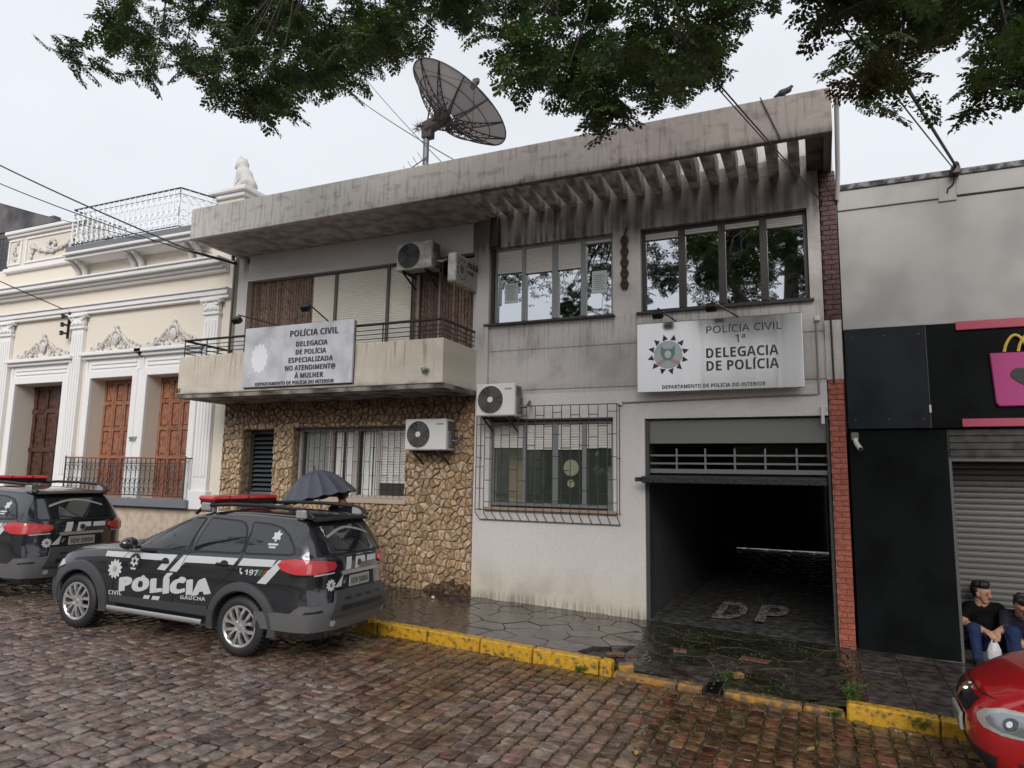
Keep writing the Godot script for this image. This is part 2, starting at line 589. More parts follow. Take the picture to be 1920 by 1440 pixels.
	for cell in voronoi_cells(-12.5, 0.22, 0.0, 2.4, 0.42, 0.36, 0.36):
		var c: Vector2 = cell[0]
		var poly := Geometry2D.intersect_polygons(cell[1], PackedVector2Array([Vector2(-13, 0.02), Vector2(0.26, 0.02), Vector2(0.26, kerb_z(0.26) - 0.16), Vector2(-13, kerb_z(-13) - 0.16)]))
		if poly.is_empty(): continue
		var pl := inset(poly[0], rr(0.003, 0.007))
		if pl.size() < 3: continue
		if gully.grow(0.02).has_point(c): continue
		var cut := Geometry2D.clip_polygons(pl, PackedVector2Array([gully.position, gully.position + Vector2(gully.size.x, 0), gully.end, gully.position + Vector2(0, gully.size.y)]))
		if cut.is_empty(): continue
		pl = cut[0]
		if c.distance_to(Vector2(-2.26, 2.12)) < 0.2: continue      # broken out at the end of the kerb
		part(walk, "flagstone", slab(pl, rr(-0.004, 0.004), 0.006), mossy if c.x > -2.25 and rr(0, 1) < 0.8 else flag[rng.randi() % 3])
	# pavement before the shop: square cement slabs
	var cement := wet("wet_slab", lin(0.115, 0.09, 0.088), 0.14, 0.4, 95, 0.3)
	var i := 0
	var sx := 0.33
	while sx < 6.0:
		var sz := -0.55
		while sz < 2.3:
			var pl := PackedVector2Array([Vector2(sx + 0.003, sz + 0.003), Vector2(sx + 0.397, sz + 0.003), Vector2(sx + 0.397, minf(sz + 0.397, kerb_z(sx) - 0.155)), Vector2(sx + 0.003, minf(sz + 0.397, kerb_z(sx) - 0.155))])
			if not (sx > 1.2 and sz < -0.3):
				part(walk, "paving_slab", slab(pl, rr(-0.003, 0.003), 0.004), cement)
			sz += 0.4
		sx += 0.4
	# the gully: a slot across the pavement, dark inside
	var drain := setting("gully")
	var dm := speckle(mat("gully_wall", lin(0.03, 0.028, 0.022), 0.6), 99, 0.6, 1.2)
	var dy := walk_y(-1.1, 2.0)
	var db := MB.new()
	db.box(Vector3(-1.17, dy - 0.3, 1.74), Vector3(-1.16, dy - 0.012, 2.5))
	db.box(Vector3(-1.02, dy - 0.3, 1.74), Vector3(-1.01, dy - 0.012, 2.5))
	db.box(Vector3(-1.16, dy - 0.3, 1.72), Vector3(-1.02, dy - 0.012, 1.74))
	part(drain, "side", db, dm)
	part(drain, "pit", bx(Vector3(-1.16, dy - 0.2, 1.74), Vector3(-1.02, dy - 0.017, 2.33)), mat("gully_water", lin(0.004, 0.004, 0.004), 0.6, 0.0, 0.2))

func slab(pl: PackedVector2Array, up: float, chamfer: float) -> MB:
	# a stone of the pavement: polygon in x, z, top following the lie of the land with a slight tilt
	var m := MB.new()
	var t := rr(0.6, 1.3)
	m.col = Color(t * rr(0.95, 1.06), t, t * rr(0.94, 1.05))
	if Geometry2D.is_polygon_clockwise(pl): pl.reverse()
	var top := inset(pl, chamfer)
	if top.size() != pl.size(): top = pl; chamfer = 0.0
	var tilt := Vector2(rr(-0.008, 0.008), rr(-0.008, 0.008))
	var c := Vector2.ZERO
	for p in pl: c += p / pl.size()
	var at := func(p: Vector2, d: float) -> Vector3: return Vector3(p.x, walk_y(p.x, p.y) + up + tilt.dot(p - c) + d, p.y)
	var id := Geometry2D.triangulate_polygon(top)
	for i in range(0, id.size(), 3):
		var a: Vector3 = at.call(top[id[i]], 0.0); var b: Vector3 = at.call(top[id[i + 1]], 0.0); var d: Vector3 = at.call(top[id[i + 2]], 0.0)
		if (b - a).cross(d - a).y < 0.0: m.tri(a, d, b)
		else: m.tri(a, b, d)
	# offsetting keeps the order but may start elsewhere: match by the nearest corner
	var k := pl.size()
	for i in k:
		var a := pl[i]; var b := pl[(i + 1) % k]
		var ta := a; var tb := b
		if chamfer > 0.0:
			ta = top[0]; tb = top[0]
			for w in top:
				if w.distance_squared_to(a) < ta.distance_squared_to(a): ta = w
				if w.distance_squared_to(b) < tb.distance_squared_to(b): tb = w
		var a3: Vector3 = at.call(a, -chamfer); var b3: Vector3 = at.call(b, -chamfer)
		m.quad(at.call(ta, 0.0), at.call(tb, 0.0), b3, a3)
		m.quad(a3, b3, at.call(b, -0.06), at.call(a, -0.06))
	return m

# ------------------------------------------------------------------ the police station
const FX := Vector4(1.0 / 11.2, 10.7 / 11.2, -1.0 / 7.2, 7.15 / 7.2)

func facade_texture() -> ImageTexture:
	# plaster and small mosaic, with grime washed down from the ledges
	var w := 900; var h := 580
	var im := Image.create_empty(w, h, false, Image.FORMAT_RGB8)
	var f := FastNoiseLite.new(); f.seed = 3; f.frequency = 1.0; f.fractal_octaves = 4
	for j in h:
		var y := 7.15 - 7.2 * (j + 0.5) / h
		for i in w:
			var x := -10.7 + 11.2 * (i + 0.5) / w
			var r := 0.70; var g := 0.672; var b := 0.65
			var s := f.get_noise_2d(x * 9.0, y * 0.5) * 0.5 + 0.5          # streaks
			var s2 := f.get_noise_2d(x * 22.0 + 50.0, y * 0.9) * 0.5 + 0.5
			var cl := f.get_noise_2d(x * 1.3 + 90.0, y * 1.3) * 0.5 + 0.5    # clouds
			var fi := f.get_noise_2d(x * 14.0, y * 14.0 + 30.0)
			var dirt := 0.10 * cl + 0.06 * s2
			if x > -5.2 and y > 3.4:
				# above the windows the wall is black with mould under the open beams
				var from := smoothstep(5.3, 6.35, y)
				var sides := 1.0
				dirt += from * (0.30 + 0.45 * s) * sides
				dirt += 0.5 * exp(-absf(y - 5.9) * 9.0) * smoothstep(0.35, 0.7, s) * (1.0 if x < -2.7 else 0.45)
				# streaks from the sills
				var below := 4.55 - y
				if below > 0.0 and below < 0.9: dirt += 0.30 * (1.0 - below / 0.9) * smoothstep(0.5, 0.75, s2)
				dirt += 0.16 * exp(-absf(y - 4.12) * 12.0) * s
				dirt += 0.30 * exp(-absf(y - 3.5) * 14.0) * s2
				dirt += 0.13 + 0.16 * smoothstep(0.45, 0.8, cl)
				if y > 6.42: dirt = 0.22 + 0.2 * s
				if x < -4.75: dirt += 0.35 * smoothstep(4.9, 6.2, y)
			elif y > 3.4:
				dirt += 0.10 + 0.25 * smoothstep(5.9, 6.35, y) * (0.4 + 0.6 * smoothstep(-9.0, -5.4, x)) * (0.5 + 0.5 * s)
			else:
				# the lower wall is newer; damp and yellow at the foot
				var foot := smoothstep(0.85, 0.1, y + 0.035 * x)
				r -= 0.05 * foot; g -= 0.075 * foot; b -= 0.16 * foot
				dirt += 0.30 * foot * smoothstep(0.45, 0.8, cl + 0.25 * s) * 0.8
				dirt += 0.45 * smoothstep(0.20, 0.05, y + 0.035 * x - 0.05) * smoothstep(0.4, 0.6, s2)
				dirt *= 0.8
			dirt = clampf(dirt + 0.03 * fi, 0.0, 0.93)
			var e := Vector3(r, g, b).lerp(Vector3(0.075, 0.055, 0.045), dirt)
			im.set_pixel(i, j, Color(e.x, e.y, e.z).linear_to_srgb())
	return ImageTexture.create_from_image(im)

func fascia_texture() -> ImageTexture:
	var w := 1000; var h := 64
	var im := Image.create_empty(w, h, false, Image.FORMAT_RGB8)
	var f := FastNoiseLite.new(); f.seed = 8; f.frequency = 1.0; f.fractal_octaves = 4
	for j in h:
		var y := 1.0 - (j + 0.5) / h
		for i in w:
			var x := (i + 0.5) / w * 11.2
			var s := f.get_noise_2d(x * 12.0, y * 0.8) * 0.5 + 0.5
			var s2 := f.get_noise_2d(x * 30.0, y * 1.2 + 9.0) * 0.5 + 0.5
			var cl := f.get_noise_2d(x * 0.8, y * 1.5) * 0.5 + 0.5
			var k := smoothstep(2.0, 9.0, x)
			var e := Vector3(0.70, 0.67, 0.625).lerp(Vector3(0.42, 0.37, 0.34), k)
			var dirt := 0.05 + 0.26 * smoothstep(0.5, 0.8, s) + 0.13 * s2 + 0.16 * cl * k + 0.25 * smoothstep(0.55, 0.8, f.get_noise_2d(x * 2.2 + 7.0, y * 3.0) * 0.5 + 0.5)
			dirt += 0.55 * smoothstep(0.16 + 0.14 * s2, 0.0, y) * smoothstep(4.0, 6.0, x)
			dirt += 0.18 * smoothstep(0.93, 1.0, y)
			e = e.lerp(Vector3(0.06, 0.045, 0.04), clampf(dirt, 0.0, 0.92))
			im.set_pixel(i, j, Color(e.x, e.y, e.z).linear_to_srgb())
	return ImageTexture.create_from_image(im)

func mosaic_texture() -> ImageTexture:
	# small glazed tiles, about 2 cm: only their tone and joints, too small to tell apart
	var im := Image.create_empty(128, 128, false, Image.FORMAT_RGB8)
	var g := RandomNumberGenerator.new(); g.seed = 2
	for b in 16:
		for a in 16:
			var k := g.randf_range(0.955, 1.0)
			im.fill_rect(Rect2i(a * 8, b * 8, 8, 8), Color(0.90, 0.89, 0.88))
			im.fill_rect(Rect2i(a * 8 + 1, b * 8 + 1, 7, 7), Color(k, k, k))
	return ImageTexture.create_from_image(im)

func pane_mat(called: String, alpha: float, mirror: float, k := Color(0.62, 0.66, 0.72)) -> StandardMaterial3D:
	var m := mat(called, k, 0.02, mirror, 0.6)
	m.albedo_color.a = alpha
	m.transparency = BaseMaterial3D.TRANSPARENCY_ALPHA
	return m

func framed(parent: Node3D, called: String, lo: Vector3, hi: Vector3, bars: Array, fm: Material, glass: Material, fw := 0.05, fd := 0.06) -> Node3D:
	# a window: frame round lo..hi in x, y at depth lo.z..; uprights at bars; one pane between each
	var w := empty_part(parent, called)
	var z0 := lo.z; var z1 := lo.z + fd
	part(w, "frame", bx(Vector3(lo.x, lo.y, z0), Vector3(hi.x, lo.y + fw, z1), 0.004), fm)
	part(w, "frame", bx(Vector3(lo.x, hi.y - fw, z0), Vector3(hi.x, hi.y, z1), 0.004), fm)
	part(w, "frame", bx(Vector3(lo.x, lo.y + fw, z0), Vector3(lo.x + fw, hi.y - fw, z1), 0.004), fm)
	part(w, "frame", bx(Vector3(hi.x - fw, lo.y + fw, z0), Vector3(hi.x, hi.y - fw, z1), 0.004), fm)
	var at := lo.x + fw
	var all := bars.duplicate(); all.append([hi.x - fw, 0.0])
	for b in all:
		var x: float = b[0]; var half: float = b[1] * 0.5
		part(w, "pane", bx(Vector3(at, lo.y + fw, z0 + 0.02), Vector3(x - half, hi.y - fw, z0 + 0.026)), glass)
		if half > 0.0:
			part(w, "mullion", bx(Vector3(x - half, lo.y + fw, z0 + 0.003), Vector3(x + half, hi.y - fw, z1 + 0.012), 0.004), fm)
		at = x + half
	return w

func slats(parent: Node3D, x0: float, x1: float, y0: float, y1: float, z: float, pitch: float, m: Material, sub := "slat") -> void:
	# a roller shutter: rounded slats hooked one above the other
	var k := int(round((y1 - y0) / pitch))
	var p := (y1 - y0) / k
	var one := MB.new()
	var prof := [Vector2(0.0, 0.0), Vector2(0.010, 0.12), Vector2(0.014, 0.5), Vector2(0.010, 0.82), Vector2(0.001, 0.93)]
	for i in 4:
		var a: Vector2 = prof[i]; var b: Vector2 = prof[i + 1]
		one.quad(Vector3(0, a.y * p, a.x), Vector3(x1 - x0, a.y * p, a.x), Vector3(x1 - x0, b.y * p, b.x), Vector3(0, b.y * p, b.x))
	one.quad(Vector3(0, 0.93 * p, 0.001), Vector3(x1 - x0, 0.93 * p, 0.001), Vector3(x1 - x0, p, -0.001), Vector3(0, p, -0.001))
	one.quad(Vector3(x1 - x0, 0, -0.006), Vector3(0, 0, -0.006), Vector3(0, p, -0.006), Vector3(x1 - x0, p, -0.006))
	one.smooth(30.0)
	var me := one.mesh()
	for i in k:
		var s := part(parent, sub, me, m)
		s.position = Vector3(x0, y0 + i * p, z)

func build_station() -> void:
	var wallm := mat("station_plaster", Color.WHITE, 0.55)
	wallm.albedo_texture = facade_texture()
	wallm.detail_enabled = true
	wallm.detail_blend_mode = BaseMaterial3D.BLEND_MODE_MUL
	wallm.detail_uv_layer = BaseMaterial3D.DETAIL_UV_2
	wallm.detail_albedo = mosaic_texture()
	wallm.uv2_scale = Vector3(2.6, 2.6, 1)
	wallm.texture_repeat = true
	var soffm := speckle(mat("soffit_paint", lin(0.46, 0.41, 0.39), 0.8), 101, 0.72, 1.1, 0.015, 0.6)
	var fascm := mat("fascia_plaster", Color.WHITE, 0.75)
	fascm.albedo_texture = fascia_texture()
	fascm.detail_enabled = true; fascm.detail_blend_mode = BaseMaterial3D.BLEND_MODE_MUL; fascm.detail_uv_layer = BaseMaterial3D.DETAIL_UV_2
	fascm.detail_albedo = mosaic_texture(); fascm.uv2_scale = Vector3(2.6, 2.6, 1)
	var dark := mat("aluminium_bronze", lin(0.045, 0.042, 0.038), 0.42, 0.3)
	var alum := mat("aluminium_dull", lin(0.22, 0.23, 0.23), 0.42, 0.55)
	var inside := mat("room_plaster", lin(0.22, 0.21, 0.19), 0.9)
	var st := thing("police_station", "two storey police station with stone ground floor, balcony, open roof beams and garage", "building")

	var W := func(called: String, lo: Vector3, hi: Vector3, m: Material = wallm, bev := 0.0) -> MeshInstance3D:
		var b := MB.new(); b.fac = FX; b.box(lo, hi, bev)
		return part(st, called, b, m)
	# ---- white wall of the right wing, round its openings
	W.call("wall", Vector3(-5.09, -0.4, -0.3), Vector3(-2.32, 1.62, 0.0))
	W.call("wall", Vector3(-5.09, 1.62, -0.3), Vector3(-4.82, 2.98, 0.0))
	W.call("wall", Vector3(-2.79, 1.62, -0.3), Vector3(-2.32, 2.98, 0.0))
	W.call("wall", Vector3(-5.09, 2.98, -0.3), Vector3(0.12, 3.45, 0.0))
	W.call("wall", Vector3(-4.78, 3.45, -0.3), Vector3(0.12, 3.475, -0.03))          # dark joint
	W.call("wall", Vector3(-5.09, 3.475, -0.3), Vector3(0.12, 4.12, -0.012))
	W.call("wall", Vector3(-4.86, 4.12, -0.3), Vector3(0.12, 4.53, 0.0))
	W.call("wall", Vector3(-2.79, 4.53, -0.3), Vector3(-2.36, 5.86, 0.0))
	W.call("wall", Vector3(-0.04, 4.53, -0.3), Vector3(0.12, 5.86, 0.0))
	W.call("wall", Vector3(-4.86, 5.86, -0.3), Vector3(0.12, 7.15, 0.0))
	# ---- column where the two wings meet
	W.call("column", Vector3(-5.09, 3.475, -0.3), Vector3(-4.86, 6.36, 0.06))
	# ---- upper wall of the left wing
	W.call("wall", Vector3(-10.3, 5.83, -0.3), Vector3(-5.09, 6.42, 0.0))
	W.call("wall", Vector3(-10.42, 3.45, -0.3), Vector3(-10.17, 6.42, 0.0))
	W.call("wall", Vector3(-5.17, 3.5, -0.3), Vector3(-5.09, 5.83, 0.0))
	# ---- side and back walls, floors and roof keep the rooms dark and shut
	W.call("side_wall", Vector3(-10.42, -0.4, -11.7), Vector3(-10.2, 6.4, -0.3))
	W.call("side_wall", Vector3(0.12, -0.4, -11.7), Vector3(0.32, 7.15, -0.32))
	W.call("back_wall", Vector3(-10.2, 0.6, -11.9), Vector3(-2.6, 6.4, -11.7))
	W.call("back_wall", Vector3(-2.6, 2.4, -11.9), Vector3(0.12, 6.4, -11.7))
	part(st, "upper_floor", bx(Vector3(-10.2, 3.15, -11.7), Vector3(0.12, 3.45, -0.3)), inside)
	part(st, "partition", bx(Vector3(-2.62, -0.3, -11.7), Vector3(-2.34, 3.15, -0.3)), mat("garage_wall", lin(0.07, 0.068, 0.065), 0.85))
	part(st, "partition", bx(Vector3(-10.2, 0.0, -3.2), Vector3(-2.62, 3.15, -3.0)), inside)
	part(st, "partition", bx(Vector3(-10.2, 3.45, -3.4), Vector3(0.12, 6.4, -3.2)), inside)
	part(st, "partition", bx(Vector3(-5.2, 0.0, -3.0), Vector3(-5.05, 3.15, -0.3)), inside)
	part(st, "partition", bx(Vector3(-5.2, 3.45, -3.2), Vector3(-5.09, 6.4, -0.3)), inside)
	part(st, "ground_floor", bx(Vector3(-10.2, -0.5, -3.0), Vector3(-2.62, 0.30, -0.3)), inside)
	# ---- roof: slab, soffit and the deep band round it
	var soff := MB.new()
	soff.box(Vector3(-10.42, 6.34, 0.0), Vector3(-4.89, 6.42, 1.1))
	part(st, "soffit", soff, soffm)
	part(st, "roof", bx(Vector3(-10.42, 6.42, -11.9), Vector3(0.29, 6.62, 0.0)), soffm)
	var band := MB.new()
	band.fac = Vector4(1.0 / 11.2, 10.6 / 11.2, -1.0 / 0.62, 6.93 / 0.62)
	band.box(Vector3(-10.44, 6.33, 1.1), Vector3(0.29, 6.91, 1.2), 0.01)
	band.box(Vector3(-10.44, 6.33, -11.9), Vector3(-10.34, 6.905, 1.1), 0.006)
	band.box(Vector3(0.19, 6.33, -6.0), Vector3(0.29, 6.905, 1.1), 0.006)
	part(st, "parapet", band, fascm)
	# open beams over the right wing
	var beamm := speckle(mat("beam_concrete", lin(0.56, 0.49, 0.45), 0.85), 105, 0.55, 1.1, 0.012, 1.1)
	for i in 18:
		var x := -4.86 + i * 0.272
		part(st, "beam", bx(Vector3(x, 6.37, 0.0), Vector3(x + 0.135, 6.74, 1.1), 0.006), beamm)
	part(st, "soffit", bx(Vector3(-0.02, 6.38, 0.0), Vector3(0.19, 6.5, 1.1)), speckle(mat("soffit_sooty", lin(0.10, 0.08, 0.072), 0.85), 107, 0.6, 1.15, 0.012, 1.0))
	part(st, "downpipe", bx(Vector3(-4.845, 5.86, 0.0), Vector3(-4.70, 6.37, 0.07), 0.01), mat("downpipe_tar", lin(0.03, 0.028, 0.032), 0.6))
	part(st, "gutter_pipe", _tube([Vector3(0.36, 6.9, 1.0), Vector3(0.36, 6.2, 0.3), Vector3(0.345, 5.9, 0.06)], 0.03), mat("pipe_white", lin(0.6, 0.6, 0.6), 0.5))

	# ---- brick strip at the right corner
	var brick := []
	for k in 3: brick.append(speckle(mat("brick_%d" % k, lin([0.46, 0.42, 0.38][k], [0.125, 0.11, 0.10][k], [0.075, 0.067, 0.06][k]), 0.5), 111 + k, 0.7, 1.12, 0.04, 2.0))
	var oldb := []
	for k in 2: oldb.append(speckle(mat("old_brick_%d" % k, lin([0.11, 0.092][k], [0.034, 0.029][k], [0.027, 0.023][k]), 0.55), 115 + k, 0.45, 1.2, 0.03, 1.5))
	var strip := part(st, "brick_strip", bx(Vector3(0.135, -0.2, -0.32), Vector3(0.315, 3.45, 0.012)), mat("mortar", lin(0.30, 0.12, 0.08), 0.8))
	var y := -0.06
	var rowi := 0
	while y < 3.4:
		var cut := 0.02 if rowi % 2 == 0 else 0.105
		for seg in [[0.13, 0.13 + cut], [0.13 + cut + 0.004, 0.32]]:
			if seg[1] - seg[0] < 0.03: continue
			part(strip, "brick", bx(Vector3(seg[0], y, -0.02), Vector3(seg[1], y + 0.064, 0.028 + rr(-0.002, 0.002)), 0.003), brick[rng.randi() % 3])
		y += 0.069
		rowi += 1
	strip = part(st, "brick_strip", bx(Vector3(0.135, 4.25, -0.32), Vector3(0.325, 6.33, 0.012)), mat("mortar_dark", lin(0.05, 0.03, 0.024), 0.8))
	y = 4.252
	while y < 6.3:
		var cut := 0.02 if rowi % 2 == 0 else 0.105
		for seg in [[0.13, 0.13 + cut], [0.13 + cut + 0.004, 0.33]]:
			if seg[1] - seg[0] < 0.03: continue
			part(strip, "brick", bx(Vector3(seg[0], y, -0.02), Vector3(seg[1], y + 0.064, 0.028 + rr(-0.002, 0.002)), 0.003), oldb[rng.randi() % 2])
		y += 0.069
		rowi += 1
	W.call("wall", Vector3(0.12, 3.45, -0.3), Vector3(0.325, 4.25, 0.02))
	part(st, "conduit", _tube([Vector3(0.2, 4.3, 0.04), Vector3(0.205, 3.4, 0.04)], 0.012), mat("conduit_black", lin(0.02, 0.02, 0.02), 0.5))

	# ---- upper windows, mirrored panes
	var mir := mat("coated_glass", lin(0.60, 0.615, 0.64), 0.015, 1.0)
	var white := mat("shutter_white", lin(0.62, 0.60, 0.57), 0.45)
	var wd := framed(st, "window", Vector3(-2.36, 4.56, -0.16), Vector3(-0.04, 5.86, -0.1), [[-1.76, 0.10], [-1.19, 0.10], [-0.62, 0.10]], dark, mir, 0.06, 0.07)
	slats(wd, -2.30, -1.81, 5.70, 5.80, -0.10, 0.035, white)
	slats(wd, -1.71, -0.67, 5.72, 5.80, -0.10, 0.035, white)
	slats(wd, -0.57, -0.10, 5.66, 5.80, -0.10, 0.035, white)
	W.call("window_sill", Vector3(-2.42, 4.53, -0.16), Vector3(0.01, 4.565, 0.06), dark, 0.004)
	wd = framed(st, "window", Vector3(-4.82, 4.56, -0.16), Vector3(-2.79, 5.86, -0.1), [[-4.30, 0.07], [-3.76, 0.10], [-3.29, 0.08]], alum, mir, 0.05, 0.07)
	slats(wd, -4.77, -4.335, 5.43, 5.81, -0.10, 0.038, white)
	slats(wd, -4.265, -3.33, 5.39, 5.81, -0.10, 0.038, white)
	slats(wd, -3.25, -2.84, 5.76, 5.81, -0.10, 0.038, white)
	var note := mat("notice_paper", lin(0.42, 0.48, 0.48), 0.6)
	var nink := mat("notice_ink", lin(0.16, 0.19, 0.20), 0.6)
	for e in [[-4.66, 4.93, 0.24, 0.34], [-3.16, 4.96, 0.24, 0.36]]:
		var nt := part(wd, "notice", bx(Vector3(e[0], e[1], -0.133), Vector3(e[0] + e[2], e[1] + e[3], -0.130)), note)
		var nl := MB.new()
		for q in 8: nl.box(Vector3(e[0] + 0.03, e[1] + 0.06 + q * 0.032, -0.130), Vector3(e[0] + e[2] - 0.03 - 0.02 * (q % 3), e[1] + 0.072 + q * 0.032, -0.1292))
		part(wd, "notice_lines", nl, nink).set_meta("kind", "stuff")
	W.call("window_sill", Vector3(-4.93, 4.53, -0.16), Vector3(-2.75, 4.56, 0.10), dark, 0.004)
	W.call("window_jamb", Vector3(-4.86, 4.56, -0.16), Vector3(-4.822, 5.86, -0.02), dark)

	# ---- ground window of the right wing and its cage
	var plain := pane_mat("window_glass", 0.10, 0.0, Color(0.5, 0.55, 0.5))
	wd = framed(st, "window", Vector3(-4.82, 1.66, -0.14), Vector3(-2.79, 2.98, -0.08), [[-4.24, 0.07], [-3.73, 0.10], [-3.26, 0.07]], alum, plain, 0.05, 0.06)
	slats(wd, -4.77, -4.28, 2.56, 2.92, -0.09, 0.04, white)
	slats(wd, -4.20, -3.30, 2.53, 2.92, -0.09, 0.04, white)
	slats(wd, -3.22, -2.84, 2.55, 2.92, -0.09, 0.04, white)
	var pal := mat("pane_sticker", lin(0.42, 0.42, 0.26), 0.6)
	for e in [[-3.49, 2.26, 0.125], [-3.49, 2.02, 0.06]]:
		var ds := MB.new()
		ds.xf = Transform3D(Basis(Vector3.RIGHT, PI / 2), Vector3(e[0], e[1], -0.135))
		ds.lathe([Vector2(0.0, 0.004), Vector2(e[2], 0.004), Vector2(e[2], 0.0)], 14)
		part(wd, "sticker", ds, pal)
	part(wd, "room_door", bx(Vector3(-4.72, 1.70, -0.6), Vector3(-4.42, 2.9, -0.55)), mat("room_door", lin(0.30, 0.22, 0.12), 0.7))
	part(wd, "room_door", bx(Vector3(-3.1, 1.6, -0.9), Vector3(-2.8, 2.3, -0.8)), mat("room_white", lin(0.5, 0.5, 0.5), 0.7))
	W.call("window_sill", Vector3(-4.88, 1.58, -0.14), Vector3(-2.73, 1.635, 0.05), mat("sill_stone", lin(0.34, 0.24, 0.17), 0.6), 0.006)
	W.call("lintel", Vector3(-4.83, 2.98, -0.1), Vector3(-2.79, 3.01, 0.03), dark, 0.004)
	cage(st)
	# ---- garage: rolled header, barred transom, tilted door
	var iron := mat("garage_iron", lin(0.16, 0.165, 0.155), 0.5, 0.2)
	var dkiron := speckle(mat("garage_door_iron", lin(0.055, 0.06, 0.062), 0.4, 0.3), 121, 0.5, 1.2, 0.05, 2.0)
	part(st, "garage_header", bx(Vector3(-2.28, 2.62, -0.16), Vector3(0.12, 2.96, -0.10), 0.006), iron)
	part(st, "garage_jamb", bx(Vector3(-2.32, 0.0, -0.3), Vector3(-2.27, 2.96, -0.05), 0.004), mat("garage_jamb_iron", lin(0.05, 0.05, 0.05), 0.5))
	part(st, "garage_jamb", bx(Vector3(0.085, -0.1, -0.3), Vector3(0.122, 2.96, -0.05), 0.004), mat("garage_jamb_iron", lin(0.05, 0.05, 0.05), 0.5))
	var tr := empty_part(st, "transom")
	part(tr, "rail", bx(Vector3(-2.27, 2.44, -0.15), Vector3(0.085, 2.465, -0.12)), iron)
	part(tr, "rail", bx(Vector3(-2.27, 2.325, -0.15), Vector3(0.085, 2.35, -0.12)), iron)
	part(tr, "rail", bx(Vector3(-2.27, 2.20, -0.16), Vector3(0.085, 2.26, -0.11)), iron)
	for k in 5:
		part(tr, "upright", bx(Vector3(-1.90 + k * 0.40, 2.26, -0.145), Vector3(-1.875 + k * 0.40, 2.55, -0.125)), iron)
	var gd := MB.new()
	gd.xf = Transform3D(Basis(Vector3.RIGHT, 0.06), Vector3(0, 2.10, 0.30))
	gd.box(Vector3(-2.31, -0.045, -1.9), Vector3(0.07, 0.045, 0.0), 0.01)
	for k in 46: gd.box(Vector3(-2.28 + k * 0.05, -0.03, 0.0), Vector3(-2.25 + k * 0.05, 0.03, 0.008))
	gd.box(Vector3(-2.40, -0.03, -0.06), Vector3(-2.312, 0.03, -0.005), 0.01)
	part(st, "garage_door", gd, dkiron, "tilted up garage door")
	var gf := MB.new()
	for k in 12:
		var za := -0.3 - k * 0.97; var zb := za - 0.97
		gf.quad(Vector3(-2.34, walk_y(-2.34, 0) + 0.004, za), Vector3(0.12, walk_y(0.12, 0) + 0.004, za), Vector3(0.12, 0.14, zb) if k > 0 else Vector3(0.12, 0.11, zb), Vector3(-2.34, 0.155, zb)) if k == 0 else gf.quad(Vector3(-2.34, 0.155, za), Vector3(0.12, 0.14 if k > 1 else 0.11, za), Vector3(0.12, 0.14, zb), Vector3(-2.34, 0.155, zb))
	gf.quad(Vector3(-2.34, walk_y(-2.34, 0.0), 0.02), Vector3(0.12, walk_y(0.12, 0.0), 0.02), Vector3(0.12, walk_y(0.12, 0) + 0.004, -0.3), Vector3(-2.34, walk_y(-2.34, 0) + 0.004, -0.3))
	part(st, "garage_floor", gf, wet("garage_cement", lin(0.10, 0.10, 0.098), 0.25, 0.6, 125, 0.4))
	part(st, "garage_back_door", bx(Vector3(-2.6, 0.172, -11.85), Vector3(0.12, 2.4, -11.75)), mat("garage_wall", lin(0.07, 0.068, 0.065), 0.85))
	# floor lettering, worn stencil capitals
	var road_paint := mat("floor_paint", lin(0.34, 0.32, 0.31), 0.5)
	road_paint.albedo_texture = noise_tex(127, 0.03, 256, [[0.0, 0.42, 0.52, 1.0], [Color(0.35, 0.34, 0.33), Color(0.5, 0.49, 0.47), Color(0.95, 0.93, 0.92), Color(1, 1, 1)]], 5)
	road_paint.uv1_triplanar = true; road_paint.uv1_world_triplanar = true; road_paint.uv1_scale = Vector3.ONE * 1.2
	for g in [["D", -1.52, 0.40], ["P", -0.95, 0.40]]:
		var tm := text_mesh(g[0], 1.5, true, 0.0, 0.0, 0.004)
		var o := part(st, "lettering", tm, road_paint)
		var sz := tm.get_aabb().size
		o.transform = Transform3D(Basis(Vector3(0.42 / sz.x, 0, 0), Vector3(0, 0, -1.45 / sz.y), Vector3(0, 1, 0)), Vector3(g[1] + 0.2, 0.162, -1.30))
	# ---- conduit, boxes on the wall
	var gal := mat("conduit_grey", lin(0.25, 0.25, 0.24), 0.5, 0.3)
	part(st, "conduit", _tube([Vector3(-2.66, 3.22, 0.02), Vector3(-0.05, 3.26, 0.02), Vector3(0.02, 3.26, 0.02), Vector3(0.02, 4.28, 0.02)], 0.011), gal)
	part(st, "junction_box", bx(Vector3(-2.72, 3.18, 0.0), Vector3(-2.64, 3.25, 0.05), 0.008), white)
	part(st, "junction_box", bx(Vector3(0.0, 4.25, 0.0), Vector3(0.07, 4.32, 0.05), 0.008), white)
	part(st, "junction_box", bx(Vector3(0.03, 2.86, 0.0), Vector3(0.075, 3.1, 0.05), 0.008), white)

	stone_front(st)
	balcony(st)

func _tube(p: Array, r: float, sides := 8) -> MB:
	var m := MB.new()
	m.tube(PackedVector3Array(p), r, sides)
	return m.smooth(50.0)

